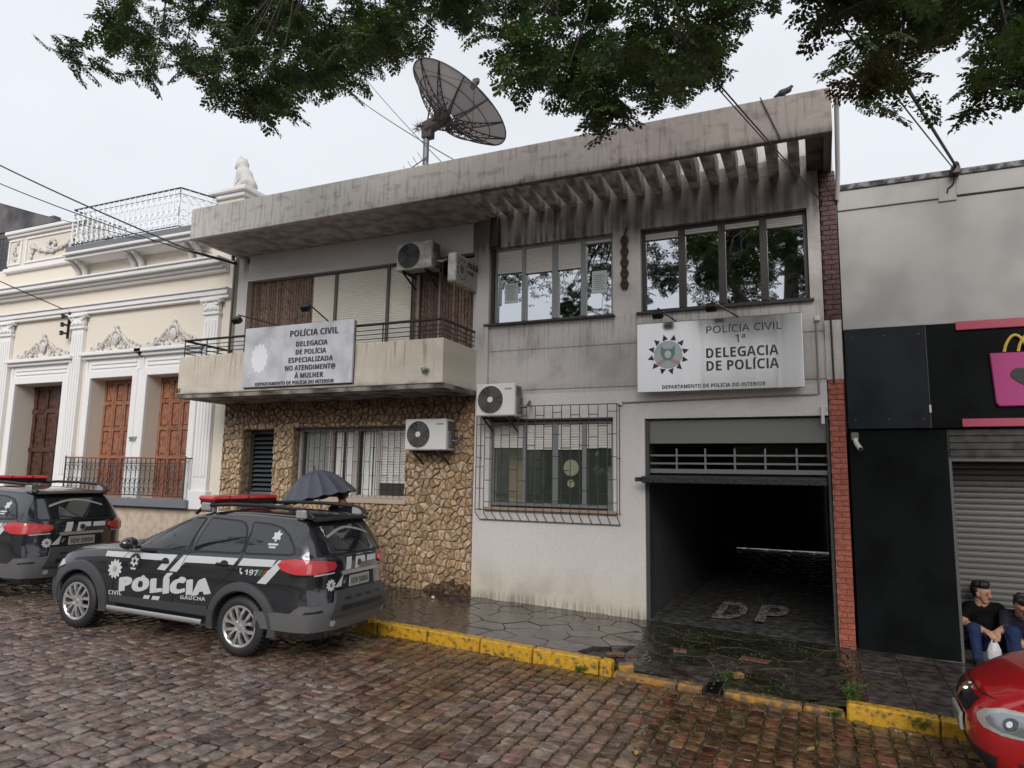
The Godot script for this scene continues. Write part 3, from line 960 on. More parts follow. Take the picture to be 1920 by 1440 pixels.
func cage(st: Node3D) -> void:
	# bent burglar bars standing off the window, foot swept back to the wall
	var iron := mat("cage_iron", lin(0.06, 0.058, 0.055), 0.5, 0.3)
	var c := empty_part(st, "window_cage")
	var x0 := -4.95; var x1 := -2.68; var zf := 0.20
	var r := 0.0065
	var nb := 16
	for i in nb + 1:
		var x := lerpf(x0, x1, float(i) / nb)
		part(c, "bar", _tube([Vector3(x, 3.19, zf), Vector3(x, 1.62, zf), Vector3(x, 1.55, zf - 0.01), Vector3(x, 1.44, 0.03)], r, 6), iron)
	for yy in [3.19, 1.6, 1.44]:
		var z := 0.03 if yy == 1.44 else zf
		part(c, "rail", _tube([Vector3(x0, yy, z), Vector3(x1, yy, z)], r * 1.2, 6), iron)
	for x in [x0, x1]:
		for yy in [3.19, 2.4, 1.6]:
			part(c, "rail", _tube([Vector3(x, yy, zf), Vector3(x, yy, 0.0)], r, 6), iron)
		part(c, "bar", _tube([Vector3(x, 3.19, 0.06), Vector3(x, 1.6, 0.06)], r, 6), iron)
	# short rungs between neighbouring bars, in a basket pattern
	for i in nb:
		for k in 9:
			if (i + k) % 2 == 0: continue
			var yy := 1.72 + k * 0.165 + (0.04 if i % 3 == 0 else 0.0)
			part(c, "rung", _tube([Vector3(lerpf(x0, x1, float(i) / nb), yy, zf), Vector3(lerpf(x0, x1, float(i + 1) / nb), yy, zf)], r * 0.9, 5), iron)

func stone_front(st: Node3D) -> void:
	# rubble stone facing: every stone its own, joints recessed
	var mort := speckle(mat("stone_mortar", lin(0.37, 0.27, 0.17), 0.9), 131, 0.6, 1.2, 0.03, 1.0)
	var wall := empty_part(st, "stone_wall")
	var doorR := Rect2(-10.01, 1.67, 0.76, 1.24)
	var low := Rect2(-10.01, 0.2, 0.76, 1.47)
	var winR := Rect2(-8.79, 1.68, 2.41, 1.25)
	var y0 := 0.0
	for b in [[Vector3(-10.50, y0, -0.3), Vector3(-10.01, 3.45, -0.016)], [Vector3(-9.25, y0, -0.3), Vector3(-8.79, 3.45, -0.016)], [Vector3(-6.38, y0, -0.3), Vector3(-5.09, 3.45, -0.016)],
		[Vector3(-10.01, 2.91, -0.3), Vector3(-9.25, 3.45, -0.016)], [Vector3(-8.79, 2.93, -0.3), Vector3(-6.38, 3.45, -0.016)], [Vector3(-8.79, y0, -0.3), Vector3(-6.38, 1.66, -0.016)]]:
		part(wall, "backing", bx(b[0], b[1]), mort)
	var sm := []
	for k in 5:
		sm.append(speckle(mat("rubble_%d" % k, lin([0.60, 0.54, 0.66, 0.50, 0.57][k], [0.435, 0.37, 0.50, 0.325, 0.40][k], [0.28, 0.225, 0.355, 0.19, 0.25][k]), 0.62), 141 + k * 3, 0.62, 1.15, 0.03, 1.4, 1.0))
		sm[k].vertex_color_use_as_albedo = true
	var holes := [doorR, low, winR]
	var list := []
	for cell in voronoi_cells(-10.5, -5.09, 0.25, 3.45, 0.10, 0.138, 0.42):
		var polys := Geometry2D.intersect_polygons(cell[1], PackedVector2Array([Vector2(-10.51, 0.2), Vector2(-5.095, 0.2), Vector2(-5.095, 3.44), Vector2(-10.51, 3.44)]))
		for h in holes:
			var nx: Array[PackedVector2Array] = []
			for p in polys:
				var rect := PackedVector2Array([h.position, Vector2(h.end.x, h.position.y), h.end, Vector2(h.position.x, h.end.y)])
				nx.append_array(Geometry2D.clip_polygons(p, rect))
			polys = nx
		for p in polys:
			var q := inset(p, rr(0.002, 0.006))
			if q.size() >= 3: list.append(q)
	var rest := MB.new()
	var count := 0
	# right-hand stones, nearest the camera, are the largest in the picture
	list.sort_custom(func(a, b): return a[0].x > b[0].x)
	for q in list:
		var m := MB.new()
		var t := rr(0.72, 1.22)
		m.col = Color(t * rr(0.96, 1.06), t, t * rr(0.88, 1.06))
		var c := Vector2.ZERO
		for p in q: c += p / q.size()
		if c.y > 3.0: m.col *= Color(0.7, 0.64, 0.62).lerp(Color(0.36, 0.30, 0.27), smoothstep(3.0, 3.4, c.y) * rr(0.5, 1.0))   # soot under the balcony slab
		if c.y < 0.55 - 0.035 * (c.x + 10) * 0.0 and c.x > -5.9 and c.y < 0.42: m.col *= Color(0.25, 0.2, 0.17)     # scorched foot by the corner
		var h := rr(0.010, 0.034)
		var tilt := Vector2(rr(-0.16, 0.16), rr(-0.16, 0.16))
		if Geometry2D.is_polygon_clockwise(q): q.reverse()
		var k: int = q.size()
		var peak := c + Vector2(rr(-0.02, 0.02), rr(-0.02, 0.02))
		for i in k:
			var a: Vector2 = q[i]; var b: Vector2 = q[(i + 1) % k]
			var a1 := c.lerp(a, 0.78); var b1 := c.lerp(b, 0.78)
			var A := Vector3(a.x, a.y, -0.032); var B := Vector3(b.x, b.y, -0.032)
			var A0 := Vector3(a.x, a.y, -0.006); var B0 := Vector3(b.x, b.y, -0.006)
			var A1 := Vector3(a1.x, a1.y, h + tilt.dot(a1 - c)); var B1 := Vector3(b1.x, b1.y, h + tilt.dot(b1 - c))
			m.quad(A, B, B0, A0); m.quad(A0, B0, B1, A1)
			m.tri(A1, B1, Vector3(peak.x, peak.y, h + 0.006 + tilt.dot(peak - c)))
		m.smooth(55.0)
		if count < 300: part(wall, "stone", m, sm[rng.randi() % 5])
		else: rest.add(m)
		count += 1
	if rest.v.size() > 0: part(wall, "stone", rest, sm[0]).set_meta("kind", "stuff")
	# reveals of the openings in stone colour
	var dark := mat("aluminium_bronze", lin(0.045, 0.042, 0.038), 0.42, 0.3)
	var pale := mat("window_paint", lin(0.40, 0.36, 0.33), 0.5)
	# narrow louvred window
	var nw := empty_part(st, "louvred_window")
	part(nw, "frame", bx(Vector3(-10.01, 1.67, -0.29), Vector3(-9.93, 2.91, -0.20)), dark)
	part(nw, "frame", bx(Vector3(-9.31, 1.67, -0.29), Vector3(-9.25, 2.91, -0.20)), dark)
	part(nw, "frame", bx(Vector3(-9.93, 1.67, -0.29), Vector3(-9.31, 1.75, -0.18)), mat("aluminium_dull", lin(0.22, 0.23, 0.23), 0.42, 0.55))
	part(nw, "frame", bx(Vector3(-9.93, 2.84, -0.29), Vector3(-9.31, 2.91, -0.20)), dark)
	var lou := mat("louvre_glass", lin(0.10, 0.115, 0.125), 0.08)
	for i in 12:
		var b := MB.new()
		b.xf = Transform3D(Basis(Vector3.RIGHT, 0.45), Vector3(-9.62, 1.80 + i * 0.087, -0.24))
		b.box(Vector3(-0.305, -0.004, -0.045), Vector3(0.305, 0.004, 0.045))
		part(nw, "louvre", b, lou)
	part(st, "window_apron", bx(Vector3(-10.01, 0.2, -0.3), Vector3(-9.25, 1.66, -0.17)), speckle(mat("apron_brown", lin(0.10, 0.045, 0.032), 0.6), 151, 0.7, 1.2))
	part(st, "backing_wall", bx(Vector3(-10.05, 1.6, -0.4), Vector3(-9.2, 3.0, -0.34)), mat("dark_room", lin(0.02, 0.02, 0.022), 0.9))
	# wide window with white blinds, bars before it
	var glass := pane_mat("window_glass_clear", 0.03, 0.0, Color(0.8, 0.8, 0.8))
	var w := framed(st, "window", Vector3(-8.79, 1.70, -0.22), Vector3(-6.38, 2.92, -0.16), [[-8.07, 0.07], [-7.52, 0.08], [-7.03, 0.06]], pale, glass, 0.05, 0.06)
	var white := mat("shutter_white", lin(0.62, 0.60, 0.57), 0.45)
	slats(w, -6.99, -6.44, 1.96, 2.87, -0.17, 0.045, white)
	var cur := mat("curtain", lin(0.78, 0.78, 0.74), 0.9)
	for g in [[-8.02, -7.86], [-7.80, -7.60], [-7.44, -7.22], [-7.20, -7.10], [-8.70, -8.12]]:
		var m := MB.new()
		var x0: float = g[0]; var x1: float = g[1]
		m.grid(14, 1, func(u: float, v: float): return Vector3(lerpf(x0, x1, u), lerpf(1.74, 2.86, v), -0.262 + 0.012 * sin(u * (x1 - x0) * 90.0)))
		part(w, "curtain", m.smooth(60.0), cur if x0 > -8.5 else mat("curtain_grey", lin(0.26, 0.27, 0.26), 0.9))
	part(w, "poster", bx(Vector3(-7.42, 2.17, -0.285), Vector3(-7.24, 2.47, -0.275)), mat("poster_frame", lin(0.07, 0.08, 0.08), 0.6))
	part(w, "poster", bx(Vector3(-7.40, 2.20, -0.276), Vector3(-7.26, 2.44, -0.271)), mat("poster_sheet", lin(0.36, 0.40, 0.38), 0.6))
	part(st, "window_sill", bx(Vector3(-8.85, 1.62, -0.22), Vector3(-6.33, 1.70, 0.05), 0.006), mat("stone_sill", lin(0.46, 0.36, 0.28), 0.6))
	part(st, "lintel", bx(Vector3(-8.82, 2.92, -0.2), Vector3(-6.35, 2.96, 0.02), 0.004), mat("lintel_brown", lin(0.09, 0.05, 0.035), 0.7))
	var iron := mat("window_bar_iron", lin(0.05, 0.05, 0.05), 0.5, 0.3)
	var gr := empty_part(st, "window_bars")
	for i in 20:
		var x := -8.74 + i * 0.122
		part(gr, "bar", _tube([Vector3(x, 1.72, -0.08), Vector3(x, 2.91, -0.08)], 0.006, 5), iron)
		for k in 5:
			if (i + k) % 2 == 0 and i < 19:
				var yy := 1.85 + k * 0.24
				part(gr, "rung", _tube([Vector3(x, yy, -0.08), Vector3(x + 0.122, yy, -0.08)], 0.005, 5), iron)

func balcony(st: Node3D) -> void:
	var wallm: Material = mats["station_plaster"]
	var mos := mat("balcony_mosaic", Color.WHITE, 0.5)
	# balcony front: its own streaks of rust and damp
	var im := Image.create_empty(640, 96, false, Image.FORMAT_RGB8)
	var f := FastNoiseLite.new(); f.seed = 12; f.frequency = 1.0; f.fractal_octaves = 4
	for j in 96:
		var y := 1.0 - (j + 0.5) / 96.0
		for i in 640:
			var x := (i + 0.5) / 640.0 * 5.5
			var s := f.get_noise_2d(x * 10.0, y * 0.5) * 0.5 + 0.5
			var cl := f.get_noise_2d(x * 2.0, y * 2.0) * 0.5 + 0.5
			var e := Vector3(0.70, 0.645, 0.55).lerp(Vector3(0.56, 0.50, 0.41), cl)
			e = e.lerp(Vector3(0.30, 0.17, 0.07), 0.75 * smoothstep(0.62, 0.78, s) * smoothstep(0.1, 1.0, y))
			e = e.lerp(Vector3(0.09, 0.075, 0.06), clampf(0.8 * smoothstep(0.16 * cl + 0.05, 0.0, y) + 0.12 * s, 0.0, 0.9))
			im.set_pixel(i, j, Color(e.x, e.y, e.z).linear_to_srgb())
	mos.albedo_texture = ImageTexture.create_from_image(im)
	mos.detail_enabled = true; mos.detail_blend_mode = BaseMaterial3D.BLEND_MODE_MUL; mos.detail_uv_layer = BaseMaterial3D.DETAIL_UV_2
	mos.detail_albedo = mosaic_texture(); mos.uv2_scale = Vector3(2.2, 2.2, 1)
	var bal := empty_part(st, "balcony")
	var B := func(called: String, lo: Vector3, hi: Vector3, m: Material, bev := 0.0):
		var b := MB.new(); b.fac = Vector4(1 / 5.5, 10.53 / 5.5, -1 / 0.75, 4.18 / 0.75); b.box(lo, hi, bev)
		return part(bal, called, b, m)
	B.call("front_wall", Vector3(-10.50, 3.47, 1.05), Vector3(-5.06, 4.15, 1.15), mos, 0.006)
	B.call("side_wall", Vector3(-5.16, 3.47, 0.0), Vector3(-5.06, 4.145, 1.05), mos, 0.004)
	B.call("side_wall", Vector3(-10.50, 3.47, 0.0), Vector3(-10.40, 4.145, 1.05), mos, 0.004)
	B.call("slab", Vector3(-10.52, 3.40, -0.2), Vector3(-5.04, 3.47, 1.13), speckle(mat("balcony_slab", lin(0.27, 0.235, 0.215), 0.85), 161, 0.5, 1.15, 0.012, 0.9))
	var iron := mat("railing_iron", lin(0.022, 0.022, 0.024), 0.45, 0.2)
	for zx in [[Vector3(-10.45, 4.45, 1.1), Vector3(-5.11, 4.45, 1.1), 0.022], [Vector3(-5.11, 4.45, 1.1), Vector3(-5.11, 4.45, 0.02), 0.022], [Vector3(-10.45, 4.45, 1.1), Vector3(-10.45, 4.45, 0.02), 0.022]]:
		part(bal, "handrail", _tube([zx[0], zx[1]], zx[2]), iron)
	for yy in [4.36, 4.29, 4.22]:
		part(bal, "rail", _tube([Vector3(-10.45, yy, 1.1), Vector3(-5.11, yy, 1.1)], 0.008, 6), iron)
		part(bal, "rail", _tube([Vector3(-5.11, yy, 1.1), Vector3(-5.11, yy, 0.02)], 0.008, 6), iron)
		part(bal, "rail", _tube([Vector3(-10.45, yy, 1.1), Vector3(-10.45, yy, 0.02)], 0.008, 6), iron)
	for i in 11:
		var x := -10.45 + i * 0.534
		part(bal, "post", _tube([Vector3(x, 4.14, 1.1), Vector3(x, 4.45, 1.1)], 0.011, 6), iron)
	for z in [0.35, 0.72]:
		for x in [-5.11, -10.45]: part(bal, "post", _tube([Vector3(x, 4.14, z), Vector3(x, 4.45, z)], 0.011, 6), iron)
	# back of the loggia: plank wall, shutters, plank wall with a door
	var planks := []
	for k in 4: planks.append(speckle(mat("plank_%d" % k, lin([0.17, 0.13, 0.21, 0.11][k], [0.10, 0.075, 0.13, 0.062][k], [0.066, 0.052, 0.085, 0.044][k]), 0.55), 171 + k * 3, 0.55, 1.3, 0.03, 1.0))
	var pw := empty_part(st, "plank_wall")
	part(pw, "backing", bx(Vector3(-10.17, 3.5, -0.2), Vector3(-5.17, 5.83, -0.15)), mat("plank_gap", lin(0.012, 0.009, 0.008), 0.9))
	var x := -10.165
	while x < -5.22:
		if x > -8.66 and x < -6.47: x = -6.45
		var top := 5.82
		if x > -5.85 and x < -5.2: top = 5.52
		if x > -6.30 and x < -5.86:   # the door
			x += 0.0
		var wdt := 0.062
		part(pw, "plank", bx(Vector3(x, 3.5, -0.15), Vector3(x + wdt - 0.007, top, -0.125 + rr(-0.002, 0.002) - (0.02 if x > -6.3 and x < -5.9 else 0.0)), 0.004), planks[rng.randi() % 4])
		x += wdt
	var pale := mat("door_frame_pale", lin(0.26, 0.21, 0.18), 0.55)
	part(pw, "door_frame", bx(Vector3(-6.33, 3.5, -0.14), Vector3(-6.28, 5.6, -0.09), 0.004), pale)
	part(pw, "door_frame", bx(Vector3(-5.90, 3.5, -0.14), Vector3(-5.86, 5.6, -0.09), 0.004), pale)
	part(pw, "transom_window", bx(Vector3(-5.80, 5.56, -0.14), Vector3(-5.22, 5.80, -0.12)), pane_mat("dark_glass", 0.8, 0.0, Color(0.03, 0.03, 0.035)))
	var sh := empty_part(st, "shutter")
	var cream := mat("shutter_cream", lin(0.78, 0.74, 0.65), 0.5)
	var fr := mat("shutter_frame", lin(0.10, 0.095, 0.085), 0.5)
	slats(sh, -8.63, -8.12, 3.5, 5.80, -0.13, 0.042, cream)
	slats(sh, -8.06, -6.97, 3.5, 5.80, -0.13, 0.042, cream)
	slats(sh, -6.91, -6.47, 3.5, 5.80, -0.13, 0.042, cream)
	for g in [-8.12, -6.97]: part(sh, "mullion", bx(Vector3(g, 3.5, -0.15), Vector3(g + 0.06, 5.80, -0.085), 0.004), fr)
	part(sh, "frame", bx(Vector3(-8.66, 5.80, -0.15), Vector3(-6.44, 5.83, -0.07)), fr)

# ------------------------------------------------------------------ the ornate house on the left
func build_townhouse() -> void:
	var cream := speckle(mat("cream_paint", lin(0.70, 0.64, 0.55), 0.7), 201, 1.0, 1.05, 0.012, 0.5)
	var white := speckle(mat("stucco_white", lin(0.76, 0.755, 0.75), 0.65), 203, 1.0, 1.04, 0.02, 0.7)
	var wood := []
	for k in 3: wood.append(speckle(mat("door_wood_%d" % k, lin([0.34, 0.30, 0.27][k], [0.145, 0.125, 0.115][k], [0.083, 0.073, 0.068][k]), 0.4), 205 + k, 0.7, 1.2, 0.02, 1.3))
	var dwood := speckle(mat("door_wood_dark", lin(0.085, 0.035, 0.022), 0.4), 209, 0.6, 1.3, 0.02, 1.3)
	var iron := mat("wrought_iron", lin(0.05, 0.055, 0.065), 0.5, 0.3)
	var th := thing("townhouse", "cream ornate old townhouse with white stucco mouldings, tall wooden doors and iron railings", "building")
	var B := func(called: String, lo: Vector3, hi: Vector3, m: Material, bev := 0.0): return part(th, called, bx(lo, hi, bev), m)
	# wall round the openings; the house runs on past the frame
	var ops := [[-17.05, -15.36, 0.5, 4.04], [-14.44, -13.12, 1.55, 4.07], [-12.69, -11.40, 1.55, 4.07]]
	var x := -26.0
	for o in ops:
		B.call("wall", Vector3(x, -0.2, -0.45), Vector3(o[0], 6.9, 0.0), cream)
		B.call("wall", Vector3(o[0], -0.2, -0.45), Vector3(o[1], o[2], 0.0), cream)
		B.call("wall", Vector3(o[0], o[3], -0.45), Vector3(o[1], 6.9, 0.0), cream)
		x = o[1]
	B.call("wall", Vector3(x, -0.2, -0.45), Vector3(-10.52, 6.9, 0.0), cream)
	B.call("house_body", Vector3(-26, -0.2, -10), Vector3(-10.52, 6.85, -0.46), cream)
	# plinth and base band
	B.call("plinth", Vector3(-26, -0.2, 0.0), Vector3(-10.55, 1.38, 0.06), speckle(mat("plinth_render", lin(0.56, 0.46, 0.36), 0.8), 211, 0.9, 1.05), 0.01)
	B.call("plinth_ledge", Vector3(-14.85, 1.40, 0.0), Vector3(-11.15, 1.56, 0.22), mat("slate_ledge", lin(0.16, 0.17, 0.19), 0.5), 0.01)
	# pilasters: fluted shaft, base, capital
	var p_i := 0
	for px in [-20.9, -17.58, -15.0, -10.98]:
		var pl := empty_part(th, "pilaster")
		part(pl, "shaft", bx(Vector3(px - 0.19, 1.75, 0.0), Vector3(px + 0.19, 5.22, 0.09), 0.008), white)
		for k in 4:
			part(pl, "flute", bx(Vector3(px - 0.155 + k * 0.082, 2.0, 0.085), Vector3(px - 0.155 + k * 0.082 + 0.05, 5.1, 0.108), 0.012), white)
		part(pl, "foot", bx(Vector3(px - 0.24, 1.38, 0.0), Vector3(px + 0.24, 1.75, 0.14), 0.02), white)
		part(pl, "neck", bx(Vector3(px - 0.22, 5.20, 0.0), Vector3(px + 0.22, 5.27, 0.13), 0.015), white)
		var cap := MB.new()
		cap.box(Vector3(px - 0.20, 5.27, 0.0), Vector3(px + 0.20, 5.47, 0.13), 0.03)
		for s in [-1, 1]:
			var sp := PackedVector3Array()
			for q in 12:
				var a := q * 0.62
				var r := 0.085 - q * 0.006
				sp.append(Vector3(px + s * (0.17 + cos(a) * r), 5.44 + sin(a) * r, 0.13))
			cap.tube(sp, 0.022, 6)
		for q in 5: cap.ball(Vector3(px - 0.14 + q * 0.07, 5.32 + 0.02 * (q % 2), 0.13), Vector3(0.035, 0.05, 0.03), 6, 5)
		cap.box(Vector3(px - 0.27, 5.47, 0.0), Vector3(px + 0.27, 5.53, 0.17), 0.012)
		part(pl, "capital", cap.smooth(45.0), white)
	# entablature: architrave, frieze, cornice as stepped mouldings
	for b in [[5.53, 5.60, 0.10], [5.60, 5.70, 0.14], [5.70, 5.735, 0.18]]:
		B.call("architrave", Vector3(-26, b[0], 0.0), Vector3(-10.56, b[1], b[2]), white, 0.008)
	for b in [[6.08, 6.14, 0.12], [6.14, 6.20, 0.20], [6.20, 6.29, 0.30], [6.29, 6.34, 0.34]]:
		B.call("cornice", Vector3(-26, b[0], 0.0), Vector3(-10.66, b[1], b[2]), white, 0.012)
	# parapet with panels
	B.call("parapet", Vector3(-17.95, 6.85, -0.35), Vector3(-15.04, 7.68, 0.02), cream)
	B.call("parapet_cap", Vector3(-18.0, 7.68, -0.4), Vector3(-15.0, 7.74, 0.08), white, 0.01)
	B.call("parapet_cap", Vector3(-18.03, 7.74, -0.4), Vector3(-14.97, 7.83, 0.13), white, 0.015)
	B.call("parapet_foot", Vector3(-18.0, 6.80, -0.4), Vector3(-15.0, 6.90, 0.10), white, 0.015)
	for b in [[-17.95, -17.45], [-17.30, -15.25]]:
		for e in [[Vector3(b[0], 7.58, 0.02), Vector3(b[1], 7.63, 0.05)], [Vector3(b[0], 6.98, 0.02), Vector3(b[1], 7.03, 0.05)], [Vector3(b[0], 7.03, 0.02), Vector3(b[0] + 0.05, 7.58, 0.05)], [Vector3(b[1] - 0.05, 7.03, 0.02), Vector3(b[1], 7.58, 0.05)]]:
			B.call("panel_moulding", e[0], e[1], white, 0.008)
	B.call("parapet_end", Vector3(-15.24, 6.90, 0.02), Vector3(-15.04, 7.68, 0.07), white, 0.01)
	var orn := speckle(mat("ornament_white", lin(0.62, 0.60, 0.57), 0.65), 219, 0.85, 1.05)
	var gar := MB.new()      # garland on the parapet panel
	var gp := PackedVector3Array()
	for q in 15:
		var u := q / 14.0
		gp.append(Vector3(lerpf(-17.0, -15.6, u), 7.36 - 0.18 * sin(PI * u), 0.05))
	gar.tube(gp, 0.035, 6)
	for q in 26: gar.ball(Vector3(lerpf(-17.0, -15.6, q / 25.0) + rr(-0.02, 0.02), 7.36 - 0.18 * sin(PI * q / 25.0) + rr(-0.03, 0.03), 0.07), Vector3(0.045, 0.04, 0.03), 6, 4)
	for s in [[-17.02, 1.0], [-15.58, -1.0]]:
		for q in 9: gar.ball(Vector3(s[0] + rr(-0.08, 0.08), 7.36 + rr(-0.26, 0.1), 0.05), Vector3(0.05, 0.06, 0.03), 6, 4)
	for q in 7: gar.ball(Vector3(-16.3 + 0.12 * cos(q * 0.9), 7.34 + 0.1 * sin(q * 0.9), 0.06), Vector3(0.06, 0.06, 0.04), 6, 4)
	part(th, "garland", gar.smooth(50.0), orn)
	var mini := MB.new()
	for q in 10: mini.ball(Vector3(-17.7 + rr(-0.09, 0.09), 7.12 + q * 0.045, 0.04), Vector3(0.05, 0.05, 0.03), 6, 4)
	part(th, "garland", mini.smooth(50.0), orn)
	# open balcony on top: slab, brackets, railing
	B.call("roof_balcony", Vector3(-15.25, 6.72, -0.3), Vector3(-11.2, 6.80, 0.40), white, 0.01)
	B.call("roof_balcony", Vector3(-15.2, 6.80, -0.3), Vector3(-11.2, 6.86, 0.48), white, 0.01)
	B.call("roof_balcony_edge", Vector3(-15.15, 6.86, -0.2), Vector3(-11.2, 7.0, 0.45), mat("slate_ledge", lin(0.16, 0.17, 0.19), 0.5), 0.008)
	for bxx in [-15.05, -13.25, -11.55]:
		var br := MB.new()
		for q in 8:
			var a := q / 7.0
			br.ball(Vector3(bxx - 0.10, 6.44 + 0.26 * a, 0.08 + 0.20 * a * a), Vector3(0.06, 0.07, 0.08), 7, 5)
			br.ball(Vector3(bxx + 0.12, 6.44 + 0.26 * a, 0.08 + 0.20 * a * a), Vector3(0.06, 0.07, 0.08), 7, 5)
		part(th, "bracket", br.smooth(60.0), orn)
	railing(th, Vector3(-15.05, 7.0, 0.40), Vector3(-11.75, 7.0, 0.40), 0.86, 20, iron, mat("iron_white", lin(0.86, 0.88, 0.92), 0.5), 1.9)
	railing(th, Vector3(-15.05, 7.0, 0.40), Vector3(-15.05, 7.0, -0.9), 0.86, 11, iron, iron, 1.5)
	railing(th, Vector3(-11.75, 7.0, 0.40), Vector3(-11.4, 7.0, -0.6), 0.86, 6, iron, mats["iron_white"], 1.9)
	# far side of the roof railing, iron, at the left edge of the frame
	railing(th, Vector3(-20.5, 6.9, -0.1), Vector3(-18.05, 6.9, -0.1), 0.9, 18, iron, iron)
	# pedestal for the lion
	B.call("pedestal", Vector3(-11.55, 6.85, -1.05), Vector3(-10.80, 7.83, -0.35), cream, 0.01)
	B.call("pedestal_cap", Vector3(-11.62, 7.83, -1.12), Vector3(-10.73, 7.92, -0.28), white, 0.012)
	B.call("pedestal_cap", Vector3(-11.69, 7.92, -1.18), Vector3(-10.66, 8.03, -0.21), white, 0.02)
	B.call("pedestal_panel", Vector3(-11.42, 7.2, -0.35), Vector3(-10.93, 7.72, -0.32), white, 0.01)
	# doors and shuttered windows with hoods
	for i in 3:
		var o: Array = ops[i]
		var d := empty_part(th, "door")
		var w: float = o[1] - o[0]
		var dz := -0.30
		for e in [[Vector3(o[0] - 0.16, o[2], 0.0), Vector3(o[0], o[3] + 0.16, 0.08)], [Vector3(o[1], o[2], 0.0), Vector3(o[1] + 0.16, o[3] + 0.16, 0.08)], [Vector3(o[0], o[3], 0.0), Vector3(o[1], o[3] + 0.16, 0.08)]]:
			part(d, "surround", bx(e[0], e[1], 0.01), white)
		for e in [[Vector3(o[0] - 0.23, o[2], 0.0), Vector3(o[0] - 0.165, o[3] + 0.42, 0.045)], [Vector3(o[1] + 0.165, o[2], 0.0), Vector3(o[1] + 0.23, o[3] + 0.42, 0.045)], [Vector3(o[0] - 0.16, o[3] + 0.165, 0.0), Vector3(o[1] + 0.16, o[3] + 0.42, 0.03)]]:
			part(d, "surround", bx(e[0], e[1], 0.008), white)
		for q in 2: part(d, "surround", bx(Vector3(o[0] - 0.05, o[3] + 0.21 + q * 0.09, 0.03), Vector3(o[1] + 0.05, o[3] + 0.25 + q * 0.09, 0.055), 0.006), white)
		part(d, "hood", bx(Vector3(o[0] - 0.27, o[3] + 0.42, 0.0), Vector3(o[1] + 0.27, o[3] + 0.49, 0.12), 0.01), white)
		part(d, "hood", bx(Vector3(o[0] - 0.32, o[3] + 0.49, 0.0), Vector3(o[1] + 0.32, o[3] + 0.57, 0.19), 0.012), white)
		crest(d, (o[0] + o[1]) * 0.5, o[3] + 0.57, w + 0.45, orn)
		if i == 0:
			part(d, "leaf", bx(Vector3(o[0], o[2], -0.44), Vector3(o[1], o[3], -0.40)), dwood)
			for q in 4:
				var xx: float = o[0] + 0.06 + q * (w - 0.06) / 4.0
				part(d, "stile", bx(Vector3(xx, o[2], -0.40), Vector3(xx + 0.09, o[3], -0.365), 0.006), dwood)
			for yy in [0.55, 1.5, 2.5, 3.4, 3.95]:
				part(d, "rail", bx(Vector3(o[0], yy, -0.40), Vector3(o[1], yy + 0.1, -0.37), 0.006), dwood)
		else:
			for leaf in 4:
				var xa: float = o[0] + leaf * w / 4.0 + 0.004; var xb: float = o[0] + (leaf + 1) * w / 4.0 - 0.004
				var m: Material = wood[leaf % 3]
				part(d, "leaf", bx(Vector3(xa, o[2], dz - 0.05), Vector3(xb, o[3], dz - 0.02)), wood[(leaf + 1) % 3])
				for e in [[xa, xa + 0.055], [xb - 0.055, xb]]:
					part(d, "stile", bx(Vector3(e[0], o[2], dz - 0.02), Vector3(e[1], o[3], dz + 0.012), 0.004), m)
				for yy in [o[2], 2.35, 2.95, 3.52, o[3] - 0.09]:
					part(d, "rail", bx(Vector3(xa + 0.055, yy, dz - 0.02), Vector3(xb - 0.055, yy + 0.08, dz + 0.010), 0.004), m)
				part(d, "raised_panel", bx(Vector3(xa + 0.08, 3.62, dz - 0.02), Vector3(xb - 0.08, 3.95, dz + 0.004), 0.02), m)
				part(d, "raised_panel", bx(Vector3(xa + 0.08, 2.46, dz - 0.02), Vector3(xb - 0.08, 2.92, dz + 0.004), 0.02), m)
				part(d, "raised_panel", bx(Vector3(xa + 0.08, 3.06, dz - 0.02), Vector3(xb - 0.08, 3.50, dz + 0.004), 0.02), m)
	# small house number between the windows
	var num := text_mesh("907", 0.10, true, 0.0, 0.0, 0.008)
	part(th, "lettering", num, mat("number_grey", lin(0.2, 0.2, 0.2), 0.5)).position = Vector3(-12.92, 2.75, 0.09)
	B.call("number_strip", Vector3(-13.10, 1.56, 0.0), Vector3(-12.72, 4.2, 0.06), white, 0.006)
	# street balcony before the windows
	railing(th, Vector3(-14.78, 1.58, 0.20), Vector3(-11.25, 1.58, 0.20), 0.78, 26, iron, iron)
	B.call("balcony_handrail", Vector3(-14.80, 2.345, 0.175), Vector3(-11.23, 2.38, 0.225), mat("handrail_red", lin(0.30, 0.11, 0.07), 0.5), 0.008)
	for xx in [-14.78, -11.25]:
		part(th, "balcony_side", _tube([Vector3(xx, 2.36, 0.2), Vector3(xx, 2.36, 0.0)], 0.014, 6), iron)
		part(th, "balcony_post", _tube([Vector3(xx, 1.5, 0.2), Vector3(xx, 2.4, 0.2)], 0.018, 6), iron)
	# a bracket with three insulators
	var ins := MB.new()
	for k in 3:
		ins.lathe([Vector2(0.0, 5.06 + k * 0.19), Vector2(0.045, 5.08 + k * 0.19), Vector2(0.03, 5.12 + k * 0.19), Vector2(0.05, 5.15 + k * 0.19), Vector2(0.0, 5.18 + k * 0.19)], 8)
	for i in ins.v.size(): ins.v[i] += Vector3(-15.35, 0, 0.22)
	ins.box(Vector3(-15.30, 5.0, 0.1), Vector3(-15.26, 5.66, 0.14))
	for k in 3: ins.box(Vector3(-15.36, 5.10 + k * 0.19, 0.12), Vector3(-15.26, 5.13 + k * 0.19, 0.24))
	ins.box(Vector3(-15.3, 5.35, 0.0), Vector3(-15.26, 5.39, 0.14))
